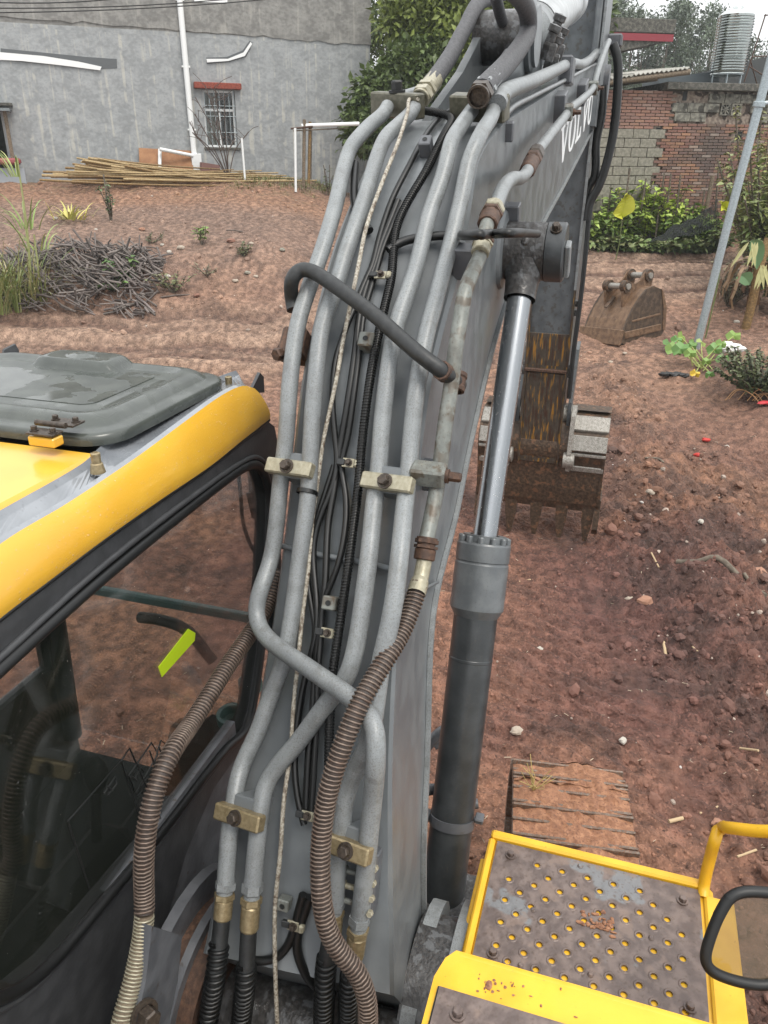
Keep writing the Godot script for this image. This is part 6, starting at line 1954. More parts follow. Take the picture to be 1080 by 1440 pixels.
	for k in grid.size() - 1:
		var a: Vector3 = grid[k][rows - 1]
		var b: Vector3 = grid[k + 1][rows - 1]
		var fa: float = float(k) / (grid.size() - 1) * (gi.size() - 1)
		var fb: float = float(k + 1) / (grid.size() - 1) * (gi.size() - 1)
		var pa: Vector3 = gi[int(fa)].lerp(gi[min(int(fa) + 1, gi.size() - 1)], fa - int(fa))
		var pb: Vector3 = gi[int(fb)].lerp(gi[min(int(fb) + 1, gi.size() - 1)], fb - int(fb))
		var da := Vector3(0, -0.018, 0)
		ch.quad(a, b, b + Vector3(-0.012, 0.004, 0), a + Vector3(-0.012, 0.004, 0), Vector3.UP)
		ch.quad(a + Vector3(-0.012, 0.004, 0), b + Vector3(-0.012, 0.004, 0), b + Vector3(-0.02, -0.012, 0), a + Vector3(-0.02, -0.012, 0), Vector3(-1, 0.5, 0))
		ch.quad(a + Vector3(-0.02, -0.012, 0), b + Vector3(-0.02, -0.012, 0), pb + da * 0.4, pa + da * 0.4, Vector3.UP)
		ch.quad(pa + da * 0.4, pb + da * 0.4, pb + Vector3(-0.01, 0.006, 0), pa + Vector3(-0.01, 0.006, 0), Vector3(1, 0.5, 0))
		ch.quad(pa + Vector3(-0.01, 0.006, 0), pb + Vector3(-0.01, 0.006, 0), pb + Vector3(-0.014, 0.004, 0), pa + Vector3(-0.014, 0.004, 0), Vector3.UP)
	put("roof_channel", ch, M.channel, c)
	# crown sheet and the roof body below it
	var top := Sh.new()
	top.box(Vector3(-1.565, hh - 0.02, -0.42), Vector3(0.93, 0.05, 1.94), Basis.IDENTITY, 0.012)
	put("roof_crown", top, M.yellow, c)
	var rbod := Sh.new()
	rbod.box(Vector3(-1.53, 2.80, -0.76), Vector3(0.94, 0.10, 2.5), Basis.IDENTITY, 0.02)
	put("roof_body", rbod, M.cab_dark, c)
	var front := Sh.new()
	front.tube(sm([Vector3(-1.04, 2.80, -2.0), Vector3(-1.25, 2.84, -2.07), Vector3(-1.8, 2.84, -2.07), Vector3(-2.0, 2.8, -2.0)], 0.05), 0.06, 12)
	put("front_header", front, M.cab_dark, c)
	# roof hatch: dark raised lid with a rolled rim
	var hx0 := -1.93
	var hx1 := -1.09
	var hz0 := -1.40
	var hz1 := -2.02
	var rim := func(inset: float, y: float, rad: float) -> Array:
		var o := []
		for q in [[hx1 - inset, hz0 - inset, 1, 1], [hx1 - inset, hz1 + inset, 1, -1], [hx0 + inset, hz1 + inset, -1, -1], [hx0 + inset, hz0 - inset, -1, 1]]:
			var cx: float = q[0] - rad * q[2]
			var cz: float = q[1] - rad * q[3]
			var a0: float = {"11": 0.5, "1-1": 0.0, "-1-1": -0.5, "-11": -1.0}[str(q[2]) + str(q[3])] * PI
			for i in 7:
				var a: float = a0 - PI * 0.5 * i / 6.0
				o.append(Vector3(cx + rad * cos(a), y, cz + rad * sin(a)))
		return o
	var lid := Sh.new()
	var shape := [[0.0, 2.905], [0.0, 2.916], [0.010, 2.922], [0.030, 2.923], [0.038, 2.928], [0.048, 2.938], [0.060, 2.945], [0.074, 2.948], [0.088, 2.946], [0.10, 2.940], [0.112, 2.938], [0.126, 2.940], [0.15, 2.942]]
	var levels := []
	for q in shape: levels.append(rim.call(q[0], q[1], max(0.1 - q[0] * 0.4, 0.04)))
	var lnorm := func(k: int, i: int) -> Vector3:
		var m: int = levels[k].size()
		var u: Vector3 = levels[k][(i + 1) % m] - levels[k][(i + m - 1) % m]
		var v: Vector3 = levels[min(k + 1, levels.size() - 1)][i] - levels[max(k - 1, 0)][i]
		var nn := u.cross(v).normalized()
		return nn if nn.dot(Vector3(levels[k][i].x + 1.5, 0.6, levels[k][i].z + 1.7)) > 0 else -nn
	for k in levels.size() - 1:
		var a: Array = levels[k]
		var b: Array = levels[k + 1]
		for i in a.size():
			var i2 := (i + 1) % a.size()
			lid.squad(a[i], a[i2], b[i2], b[i], lnorm.call(k, i), lnorm.call(k, i2), lnorm.call(k + 1, i2), lnorm.call(k + 1, i))
	lid.prism(levels[levels.size() - 1], Vector3(0, 0.0015, 0))
	lid.prism(levels[0], Vector3(0, -0.012, 0))
	var lo_ := put("roof_hatch", lid, M.hatch, c)
	var bump := Sh.new()
	var pil := func(i: int, j: int) -> Vector3:
		var u := i / 24.0 * 2.0 - 1.0
		var v := j / 14.0 * 2.0 - 1.0
		var hh2 := 0.032 * smoothstep(1.0, 0.72, pow(pow(abs(u), 5.0) + pow(abs(v), 5.0), 0.2)) + 0.006 * smoothstep(0.5, 0.2, Vector2(u * 1.6, v).length())
		return Vector3(-1.52 + u * 0.16, 2.9385 + hh2, -1.90 + v * 0.075)
	for i in 24:
		for j in 14:
			var nq := func(a: int, b: int) -> Vector3:
				return (pil.call(a + 1, b) - pil.call(a - 1, b)).cross(pil.call(a, b - 1) - pil.call(a, b + 1)).normalized()
			bump.squad(pil.call(i, j), pil.call(i + 1, j), pil.call(i + 1, j + 1), pil.call(i, j + 1), nq.call(i, j), nq.call(i + 1, j), nq.call(i + 1, j + 1), nq.call(i, j + 1))
	put("hatch_bump", bump, M.hatch, c)
	# hinge
	var hp := Vector3(-1.209, 2.935, -1.376)
	var hg := Sh.new()
	hg.box(hp + Vector3(0, -0.012, 0.03), Vector3(0.07, 0.022, 0.035), Basis.IDENTITY, 0.003)
	put("hinge_block", hg, M.yellow, c)
	var hg2 := Sh.new()
	hg2.box(hp + Vector3(0, 0.006, 0.03), Vector3(0.07, 0.005, 0.04), Basis.IDENTITY, 0.001)
	hg2.box(hp + Vector3(0.01, 0.012, -0.03), Vector3(0.075, 0.005, 0.045), Basis.IDENTITY, 0.001)
	hg2.lathe(hp + Vector3(-0.045, 0.016, 0.0), Vector3(1, 0, 0), [[0.0, 0.0], [0.007, 0.0], [0.007, 0.08], [0.0, 0.08]], 14)
	put("hinge", hg2, M.bolt, c)
	for q in [Vector3(-0.025, 0.009, 0.032), Vector3(0.025, 0.009, 0.032), Vector3(-0.02, 0.015, -0.035), Vector3(0.035, 0.015, -0.035)]:
		bolt(hp + q, Vector3.UP, 0.007, 0.009, c)
	# guard posts in the channel and the bracket plates at the front
	for q in [Vector3(-1.059, 2.895, -1.317), Vector3(-1.111, 2.885, -2.027)]:
		var s := Sh.new()
		s.lathe(q - Vector3(0, 0.02, 0), Vector3.UP, [[0.017, 0.0], [0.013, 0.02], [0.0105, 0.022], [0.0105, 0.044], [0.0065, 0.046], [0.005, 0.04], [0.0, 0.04]], 18)
		put("guard_post", s, M.brass, c)
	for q in [[Vector3(-1.030, 2.872, -2.004), Vector3(-1.030, 2.916, -2.078), Vector3(-1.030, 2.898, -2.100), Vector3(-1.030, 2.849, -2.099)], [Vector3(-1.927, 2.899, -2.020), Vector3(-1.914, 2.932, -2.020), Vector3(-1.864, 2.954, -2.020), Vector3(-1.855, 2.934, -2.020), Vector3(-1.862, 2.904, -2.020)]]:
		var s := Sh.new()
		s.prism(q, Vector3(-0.012, 0.0, -0.006))
		put("bracket_plate", s, M.cab_dark, c)
	# other walls and the inside
	var ins := Sh.new()
	ins.box(Vector3(-1.51, 1.15, -0.75), Vector3(1.0, 0.06, 2.7), Basis.IDENTITY, 0.0)
	ins.box(Vector3(-1.51, 1.9, 0.56), Vector3(1.0, 1.7, 0.05), Basis.IDENTITY, 0.0)
	ins.box(Vector3(-1.535, 2.745, -0.75), Vector3(0.9, 0.01, 2.5), Basis.IDENTITY, 0.0)
	put("inner_lining", ins, M.interior, c)
	var lf := Sh.new()
	lf.box(Vector3(xl, 1.42, -0.75), Vector3(0.05, 0.5, 2.7), Basis.IDENTITY, 0.01)
	for z in [zf + 0.07, -0.98, 0.35]:
		lf.box(Vector3(xl, 2.2, z), Vector3(0.06, 1.2, 0.09), Basis.IDENTITY, 0.02)
	lf.box(Vector3(xl, 2.76, -0.75), Vector3(0.06, 0.1, 2.7), Basis.IDENTITY, 0.01)
	put("left_side", lf, M.black, c)
	put("left_window", slab(xl - 0.004, xl + 0.004, 1.68, 2.7, -2.0, -0.3), M.glass_clear, c)
	var ap := Sh.new()
	ap.tube(sm([Vector3(xr - 0.04, 2.78, -1.98), Vector3(xr - 0.035, 2.6, -2.08), Vector3(xr - 0.035, 2.1, -2.09), Vector3(xr - 0.035, 1.3, -2.05)], 0.05), 0.03, 10)
	ap.tube(sm([Vector3(xl + 0.04, 2.78, -1.98), Vector3(xl + 0.035, 2.6, -2.08), Vector3(xl + 0.035, 2.1, -2.09), Vector3(xl + 0.035, 1.3, -2.05)], 0.05), 0.04, 10)
	put("front_pillar", ap, M.black, c)
	put("windscreen", slab(xl + 0.06, xr - 0.06, 1.3, 2.76, -2.105, -2.097), M.glass_clear, c)
	var bar := Sh.new()
	bar.box(Vector3(-1.5, 2.02, -2.09), Vector3(0.94, 0.035, 0.03), Basis.IDENTITY, 0.006)
	put("screen_bar", bar, M.teal, c)
	var wip := Sh.new()
	wip.tube(sm([Vector3(-1.164, 2.576, -2.140), Vector3(-1.161, 2.487, -2.140), Vector3(-1.159, 2.368, -2.140), Vector3(-1.138, 2.289, -2.140), Vector3(-1.099, 2.220, -2.140)], 0.03), 0.007, 8)
	put("wiper", wip, M.black, c)
	wip = Sh.new()
	wip.tube(sm([Vector3(-1.120, 2.616, -2.150), Vector3(-1.114, 2.546, -2.150), Vector3(-1.113, 2.489, -2.150)], 0.03), 0.02, 8)
	wip.prism([Vector3(-1.151, 2.470, -2.160), Vector3(-1.097, 2.482, -2.160), Vector3(-1.087, 2.394, -2.160), Vector3(-1.105, 2.364, -2.160), Vector3(-1.136, 2.381, -2.160)], Vector3(0, 0, -0.04))
	put("front_mirror", wip, M.black, c)
	wip = Sh.new()
	wip.tube(sm([Vector3(-1.020, 1.752, -1.823), Vector3(-1.020, 1.830, -1.665), Vector3(-1.020, 1.854, -1.292), Vector3(-1.020, 1.884, -1.008), Vector3(-1.020, 1.907, -0.869)], 0.03), 0.009, 8)
	put("glass_edge", wip, M.teal, c)
	wip = Sh.new()
	wip.tube(sm([Vector3(-1.490, 2.038, -1.950), Vector3(-1.404, 2.043, -1.950), Vector3(-1.306, 2.021, -1.950), Vector3(-1.213, 1.912, -1.950)], 0.03), 0.02, 8)
	put("lever", wip, M.black, c)
	# seat, consoles, levers
	var se := Sh.new()
	se.box(Vector3(-1.5, 1.58, -0.95), Vector3(0.5, 0.14, 0.5), Basis.IDENTITY, 0.05)
	se.box(Vector3(-1.45, 2.0, -0.80), Vector3(0.5, 0.8, 0.16), Basis(Vector3(1, 0, 0), 0.14), 0.06)
	se.box(Vector3(-1.45, 2.5, -0.72), Vector3(0.28, 0.22, 0.11), Basis(Vector3(1, 0, 0), 0.14), 0.04)
	se.box(Vector3(-1.5, 1.36, -0.95), Vector3(0.4, 0.34, 0.4), Basis.IDENTITY, 0.02)
	put("seat", se, M.seat, c)
	for x in [-1.17, -1.83]:
		var co := Sh.new()
		co.box(Vector3(x, 1.7, -1.0), Vector3(0.14, 0.28, 0.62), Basis.IDENTITY, 0.04)
		co.tube([Vector3(x, 1.84, -1.22), Vector3(x, 1.98, -1.25)], 0.014, 8)
		co.ball(Vector3(x, 2.03, -1.26), Vector3(0.03, 0.06, 0.035))
		put("lever_console", co, M.interior, c)
	var da := Sh.new()
	da.box(Vector3(-1.12, 1.8, -1.62), Vector3(0.13, 0.2, 0.18), Basis(Vector3(0, 1, 0), 0.4), 0.03)
	da.box(Vector3(-1.14, 1.5, -1.2), Vector3(0.16, 0.5, 1.4), Basis.IDENTITY, 0.03)
	put("right_console", da, M.interior, c)
	var cup := Sh.new()
	cup.lathe(Vector3(-1.103, 1.784, -1.856), Vector3(0.05, 1, 0.1), [[0.0, -0.04], [0.032, -0.03], [0.04, 0.0], [0.052, 0.002], [0.052, -0.05], [0.0, -0.055]], 24)
	put("cup_holder", cup, M.teal, c)
	var tl := Sh.new()
	tl.box(Vector3(-1.088, 1.827, -1.973), Vector3(0.08, 0.06, 0.05), Basis.IDENTITY, 0.01)
	put("washer_tank", tl, M.teal, c)
	# lower right body panel under the window, towards the boom foot
	put("side_panel", slab(xr - 0.03, xr - 0.002, 0.95, 1.9, -1.7, 0.5), M.frame, c)

func step_box() -> void:
	# lower step: yellow box with a worn perforated tread
	var h := 1.6
	var a := Vector3(-0.159, 1.600, -1.760)
	var b := Vector3(0.421, 1.600, -1.758)
	var x0 := -0.165
	var x1 := 0.425
	var z1 := -1.765      # front edge of the tread
	var z0 := -1.20
	var body := Sh.new()
	body.box(Vector3((x0 + x1) / 2 + 0.01, h - 0.36, (z0 + z1) / 2 - 0.01), Vector3(x1 - x0 + 0.05, 0.70, z0 - z1 + 0.05), Basis.IDENTITY, 0.012)
	var o := put("step_box", body, M.yellow_dirty, EX)
	# raised lips front, left, right
	for q in [[x0 - 0.022, x1 + 0.02, z1 - 0.034, z1 - 0.004, 0.012], [x0 - 0.026, x0 - 0.006, z1 - 0.003, z0, 0.008], [x1 + 0.005, x1 + 0.085, z1 + 0.012, z0 + 0.3, 0.004]]:
		var s := Sh.new()
		s.box(Vector3((q[0] + q[1]) / 2, h + q[4] - 0.02, (q[2] + q[3]) / 2), Vector3(q[1] - q[0], 0.04, abs(q[3] - q[2])), Basis.IDENTITY, 0.006)
		put("step_lip", s, M.yellow_dirty, o)
	var lo := Sh.new()
	lo.box(Vector3(x0 - 0.034, h - 0.05, (z0 + z1) / 2 + 0.02), Vector3(0.014, 0.03, z0 - z1 - 0.05), Basis.IDENTITY, 0.004)
	put("step_lip", lo, M.yellow_dirty, o)
	tread(o, Vector3(x0, h - 0.002, z1), 16, 15, 0.0365, 0)
	for q in [[0.047, 0.045], [x1 - x0 - 0.055, 0.055], [0.05, 0.375], [x1 - x0 - 0.05, 0.37]]:
		bolt(Vector3(x0 + q[0], h + 0.004, z1 + q[1]), Vector3.UP, 0.0105, 0.012, o, M.tread)
	for q in [[0.25, 0.02], [0.135, 0.21], [0.45, 0.20], [0.30, 0.355], [0.125, 0.385]]:
		var s := Sh.new()
		s.lathe(Vector3(x0 + q[0], h + 0.002, z1 + q[1]), Vector3.UP, [[0.0, 0.004], [0.005, 0.004], [0.0085, 0.0]], 12)
		put("rivet", s, M.tread, o)
	# dried mud on the tread
	var md := Sh.new()
	var r := RandomNumberGenerator.new()
	r.seed = 31
	for k in 40:
		var d := r.randfn() * 0.022
		md.rock(Vector3(x0 + 0.315 + d, h + 0.003, z1 + 0.20 + r.randfn() * 0.016), Vector3(r.randf_range(0.003, 0.012), 0.003, r.randf_range(0.003, 0.009)), r)
	stuff(put("dried_mud", md, M.mud, o))
	# upper step behind it
	var h2 := 1.86
	var up := Sh.new()
	var px := x0 - 0.015
	up.prism([Vector3(px, h2, -1.185), Vector3(px - 0.02, h2, -1.16), Vector3(px - 0.034, h2, -1.11), Vector3(px - 0.036, h2, -0.5), Vector3(0.52, h2, -0.5), Vector3(0.52, h2, -1.185)], Vector3(0, -0.9, 0))
	var u := put("upper_step", up, M.yellow_dirty, EX)
	var nose := Sh.new()
	nose.tube([Vector3(px + 0.01, h2 - 0.012, -1.178), Vector3(0.52, h2 - 0.012, -1.178)], 0.013, 10)
	put("step_nose", nose, M.yellow_dirty, u)
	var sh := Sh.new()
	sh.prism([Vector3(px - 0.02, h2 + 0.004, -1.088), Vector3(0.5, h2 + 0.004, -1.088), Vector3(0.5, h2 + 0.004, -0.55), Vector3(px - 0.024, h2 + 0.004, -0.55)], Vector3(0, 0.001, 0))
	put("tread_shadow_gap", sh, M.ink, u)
	tread(u, Vector3(px - 0.016, h2 + 0.012, -1.082), 14, 12, 0.0365, 1)
	for q in [[0.055, 0.05], [0.42, 0.06]]:
		bolt(Vector3(px - 0.02 + q[0], h2 + 0.018, -1.082 + q[1]), Vector3.UP, 0.0115, 0.013, u, M.tread)
	# spatters of mud on the yellow
	var sp := Sh.new()
	for k in 26:
		sp.rock(Vector3(px + 0.06 + abs(r.randfn()) * 0.09, h2 + 0.001, -1.135 + r.randfn() * 0.02), Vector3(r.randf_range(0.001, 0.005), 0.0012, r.randf_range(0.001, 0.005)), r)
	sp.rock(Vector3(px + 0.085, h2 + 0.001, -1.125), Vector3(0.009, 0.003, 0.012), r, 5, 9)
	stuff(put("mud_spatter", sp, M.mud, u))
	# grab rail
	var gr := Sh.new()
	gr.tube(relax(sm([Vector3(0.430, 1.590, -1.752), Vector3(0.430, 1.611, -1.779), Vector3(0.430, 1.715, -1.787), Vector3(0.430, 1.798, -1.781)] + [Vector3(0.450, 1.765, -1.844), Vector3(0.450, 1.853, -1.765)] + [Vector3(0.500, 1.903, -1.721)] + [Vector3(0.600, 1.963, -1.681)] + [Vector3(0.600, 1.963, -1.681) + Vector3(0.05, -0.03, 0.0), Vector3(0.600, 1.963, -1.681) + Vector3(0.07, -0.2, 0.02), Vector3(0.600, 1.963, -1.681) + Vector3(0.07, -1.0, 0.05)], 0.01), 3), 0.0165, 14)
	put("grab_rail", gr, M.yellow_dirty, EX)
	# rear-view mirror on the right
	var f := [Vector3(0.392, 2.009, -1.386), Vector3(0.373, 1.968, -1.361), Vector3(0.360, 1.916, -1.332), Vector3(0.357, 1.884, -1.315), Vector3(0.371, 1.861, -1.309), Vector3(0.412, 1.844, -1.313), Vector3(0.463, 1.833, -1.324), Vector3(0.502, 1.833, -1.336), Vector3(0.527, 1.851, -1.352), Vector3(0.528, 1.926, -1.388), Vector3(0.510, 2.010, -1.422), Vector3(0.482, 2.018, -1.418), Vector3(0.418, 2.021, -1.399)]
	f.append(f[0])
	f.append(f[1])
	var ms := Sh.new()
	ms.tube(relax(sm(f, 0.008), 6), 0.0125, 12)
	var mo := put("mirror_frame", ms, M.black, EX)
	var arm := Sh.new()
	arm.tube(sm([Vector3(0.526, 1.931, -1.401), Vector3(0.581, 1.943, -1.447), Vector3(0.600, 1.963, -1.681) + Vector3(0.06, -0.1, 0.02)], 0.03), 0.01, 10)
	put("mirror_arm", arm, M.black, mo)
	var g := []
	for k in f.size() - 2: g.append(f[k])
	var gs := Sh.new()
	var ctr := Vector3.ZERO
	for p in g: ctr += p / g.size()
	for k in g.size():
		gs.face(ctr, g[k], g[(k + 1) % g.size()], Vector3(0, 0.5, 1))
	put("mirror_glass", gs, M.mirror_glass, mo)

# perforated tread plate: staggered collared holes with yellow showing through
func tread(parent: Node, corner: Vector3, nx: int, nz: int, a: float, phase: int) -> void:
	var s := Sh.new()
	var seg := 16
	var rh := 0.0088
	var holes := []
	for i in nx:
		for j in nz:
			var x := corner.x + i * a
			var z := corner.z + j * a
			var c := Vector3(x + a / 2, corner.y + 0.003, z + a / 2)
			var p := [Vector3(x, c.y, z), Vector3(x + a, c.y, z), Vector3(x + a, c.y, z + a), Vector3(x, c.y, z + a)]
			var edge: bool = i == 0 or j == 0 or i == nx - 1
			var by_bolt: bool = (i < 3 and j < 3) or (i > nx - 4 and j < 3)
			if (i + j + phase) % 2 == 0 and not edge and not by_bolt:
				holes.append(c)
				for k in seg:
					var a0 := TAU * k / seg + PI / 4
					var a1 := TAU * (k + 1) / seg + PI / 4
					var o0 := Vector2(cos(a0), sin(a0))
					var o1 := Vector2(cos(a1), sin(a1))
					var e0: Vector2 = o0 / max(abs(o0.x), abs(o0.y)) * a / 2
					var e1: Vector2 = o1 / max(abs(o1.x), abs(o1.y)) * a / 2
					var r0 := rh * 1.45
					var A := c + Vector3(o0.x * r0, 0.0018, o0.y * r0)
					var B := c + Vector3(o1.x * r0, 0.0018, o1.y * r0)
					var ro := rh * 1.75
					var A2 := c + Vector3(o0.x * ro, 0, o0.y * ro)
					var B2 := c + Vector3(o1.x * ro, 0, o1.y * ro)
					s.quad(A2, B2, c + Vector3(e1.x, 0, e1.y), c + Vector3(e0.x, 0, e0.y), Vector3.UP)
					s.quad(A2, B2, B, A, Vector3(o0.x, 1, o0.y))
					var I := c + Vector3(o0.x * rh, 0.001, o0.y * rh)
					var J := c + Vector3(o1.x * rh, 0.001, o1.y * rh)
					s.quad(A, B, J, I, Vector3.UP)
					s.quad(I, J, J - Vector3(0, 0.006, 0), I - Vector3(0, 0.006, 0), Vector3(-o0.x, 0, -o0.y))
			else:
				s.quad(p[0], p[1], p[2], p[3], Vector3.UP)
	var x1 := corner.x + nx * a
	var z1 := corner.z + nz * a
	s.quad(corner + Vector3(0, 0.003, 0), Vector3(x1, corner.y + 0.003, corner.z), Vector3(x1, corner.y - 0.003, corner.z), corner - Vector3(0, 0.003, 0), Vector3(0, 0, -1))
	s.quad(corner + Vector3(0, 0.003, 0), Vector3(corner.x, corner.y + 0.003, z1), Vector3(corner.x, corner.y - 0.003, z1), corner - Vector3(0, 0.003, 0), Vector3(-1, 0, 0))
	s.quad(Vector3(x1, corner.y + 0.003, corner.z), Vector3(x1, corner.y + 0.003, z1), Vector3(x1, corner.y - 0.003, z1), Vector3(x1, corner.y - 0.003, corner.z), Vector3(1, 0, 0))
	var o := put("tread_plate", s, M.tread, parent)
	# yellow sheet just below the holes
	var y := Sh.new()
	y.quad(Vector3(corner.x + 0.004, corner.y - 0.0035, corner.z + 0.004), Vector3(x1 - 0.004, corner.y - 0.0035, corner.z + 0.004), Vector3(x1 - 0.004, corner.y - 0.0035, z1), Vector3(corner.x + 0.004, corner.y - 0.0035, z1), Vector3.UP)
	if phase >= 0:
		put("step_sheet", y, M.yellow_dirty, parent)

func crawler() -> void:
	# right track, turned a little against the upper body: shoes along the top run and round the front wheel
	var org := Vector3(0.05, 0, -2.75)
	var bs := Basis(Vector3.UP, deg_to_rad(8.0))
	var R := 0.42
	var cy := 0.46
	var w := 0.52
	var pitch := 0.19
	var path := []
	for k in 9: path.append([Vector3(0, cy + R, (8 - k) * pitch - 0.02), 0.0])
	for k in 7:
		var a := (k + 0.7) * pitch / R
		path.append([Vector3(0, cy + R * cos(a), -R * sin(a) - 0.02), a])
	var g := Sh.new()
	g.box(Vector3(0, 0, 0), Vector3(w, 0.022, pitch - 0.012), Basis.IDENTITY, 0.004)
	for q in [[-0.082, 0.034], [-0.01, 0.022], [0.075, 0.022]]:
		g.box(Vector3(0, 0.011 + q[1] / 2, q[0]), Vector3(w, q[1], 0.013), Basis.IDENTITY, 0.004)
	var sm_ := g.mesh(M.track_steel)
	var r := RandomNumberGenerator.new()
	r.seed = 77
	var nz := noise(78, 6.0, 4)
	var belt := Node3D.new()
	belt.name = "crawler_track"
	EX.add_child(belt)
	for q in path:
		var t := Transform3D(bs * Basis(Vector3(1, 0, 0), -q[1]), org + bs * q[0])
		puts("track_shoe", sm_, belt, t)
		# mud packed between the grousers
		var m := Sh.new()
		var nxq := 22
		var nzq := 9
		var hgt := func(i: int, j: int) -> Vector3:
			var x: float = (i / float(nxq) - 0.5) * w * 0.985
			var z: float = (j / float(nzq) - 0.5) * pitch * 1.02
			var e: float = 1.0 - 0.6 * pow(abs(i / float(nxq) - 0.5) * 2.0, 6.0)
			var p: Vector3 = t * Vector3(x, 0, z)
			return Vector3(x, 0.010 + (0.024 + nz.get_noise_3d(p.x * 0.6, p.y, p.z) * 0.03 + nz.get_noise_3d(p.x * 4, p.y * 4, p.z * 4) * 0.02) * e, z)
		for i in nxq:
			for j in nzq:
				var a: Vector3 = t * hgt.call(i, j)
				var b: Vector3 = t * hgt.call(i + 1, j)
				var c: Vector3 = t * hgt.call(i + 1, j + 1)
				var d: Vector3 = t * hgt.call(i, j + 1)
				m.quad(a, b, c, d, t.basis.y)
		put("packed_mud", m, M.mud, belt)
	# side frame and front wheel
	var fr := Sh.new()
	fr.box(org + bs * Vector3(0, 0.45, 0.9), Vector3(0.3, 0.4, 1.8), bs, 0.05)
	put("track_frame", fr, M.mud, belt)
	var iw := Sh.new()
	iw.lathe(org + bs * Vector3(-0.1, cy, -0.02), bs.x, [[0.0, 0.0], [0.36, 0.0], [0.36, 0.2], [0.0, 0.2]], 28)
	put("front_wheel", iw, M.rust, belt)
	# tuft of dry grass caught in the mud
	var tf := Sh.new()
	var tb := org + bs * Vector3(-0.17, cy + R + 0.04, 0.0)
	for k in 16:
		var d := Vector3(r.randfn() * 0.5, 0.6 + r.randf(), r.randfn() * 0.5).normalized() * r.randf_range(0.06, 0.15)
		tf.tube([tb, tb + d * 0.6, tb + d + Vector3(r.randfn(), 0, r.randfn()) * 0.02], 0.0018, 4)
	put("grass_tuft", tf, plain(Color8(170, 150, 96), 0.9), belt)

# ------------------------------------------------------------------ plants, heaps and litter
# leafy plant: stems fan out from the foot and carry leaves
func leafy(called: String, label: String, category: String, at: Vector3, hgt: float, rad: float, stems: int, per: int, ll: float, lw: float, c0: Color, c1: Color, sd: int, group := "") -> Node3D:
	var r := RandomNumberGenerator.new()
	r.seed = sd
	var t := thing(called, label, category, at, 0.0, group)
	var st := Sh.new()
	var lf := Sh.new()
	lf.use_col = true
	for k in stems:
		var a := r.randf() * TAU
		var o := Vector3(cos(a), 0, sin(a)) * rad * sqrt(r.randf())
		var h := hgt * r.randf_range(0.55, 1.05)
		var foot := o * 0.04
		var mid := o * 0.7 + Vector3(0, h * 0.6, 0)
		var tip := o * 1.15 + Vector3(r.randfn() * 0.03, h, r.randfn() * 0.03)
		st.tube(sm([foot, mid, tip], 0.1), 0.006 + 0.004 * hgt, 5)
		for j in per:
			var f := r.randf_range(0.25, 1.0)
			var p: Vector3 = foot.lerp(mid, f / 0.6) if f < 0.6 else mid.lerp(tip, (f - 0.6) / 0.4)
			var d := Vector3(r.randfn(), r.randf_range(-0.2, 0.7), r.randfn()).normalized()
			lf.col = c0.lerp(c1, r.randf()) * r.randf_range(0.75, 1.2)
			lf.leaf(p, d * ll * r.randf_range(0.6, 1.2), lw * r.randf_range(0.7, 1.2), Vector3(r.randfn() * 0.3, 1, r.randfn() * 0.3).normalized(), 0.3, 3)
	put("stems", st, M.bark, t)
	put("foliage", lf, M.leaf, t)
	return t

# grass: long blades from one foot, each bending over
func blades(sh: Sh, foot: Vector3, n: int, l0: float, l1: float, w: float, spread: float, bend: float, c0: Color, c1: Color, r: RandomNumberGenerator) -> void:
	for k in n:
		var a := r.randf() * TAU
		var L := r.randf_range(l0, l1)
		var out := Vector3(cos(a), 0, sin(a))
		var p := foot + out * spread * r.randf() * 0.4
		var dir := (Vector3.UP + out * spread * r.randf_range(0.2, 1.2)).normalized()
		var side := dir.cross(out).normalized()
		if side.length() < 0.1: side = Vector3.RIGHT
		sh.col = c0.lerp(c1, r.randf()) * r.randf_range(0.8, 1.15)
		var q := p
		var ww := w * r.randf_range(0.7, 1.2)
		var bb := bend * r.randf_range(0.5, 1.6)
		var steps := 7
		for i in steps:
			var t0 := float(i) / steps
			var t1 := float(i + 1) / steps
			var d := (dir + Vector3.DOWN * bb * t1 * t1 + out * bb * 0.6 * t1).normalized()
			var q2 := q + d * L / steps
			var w0 := ww * (1.0 - t0 * t0 * 0.85)
			var w1: float = ww * (1.0 - t1 * t1 * 0.85) if i < steps - 1 else 0.0005
			var nn := side.cross(d).normalized()
			sh.quad(q - side * w0, q, q2, q2 - side * w1, nn + side * 0.4)
			sh.quad(q, q + side * w0, q2 + side * w1, q2, nn - side * 0.4)
			q = q2

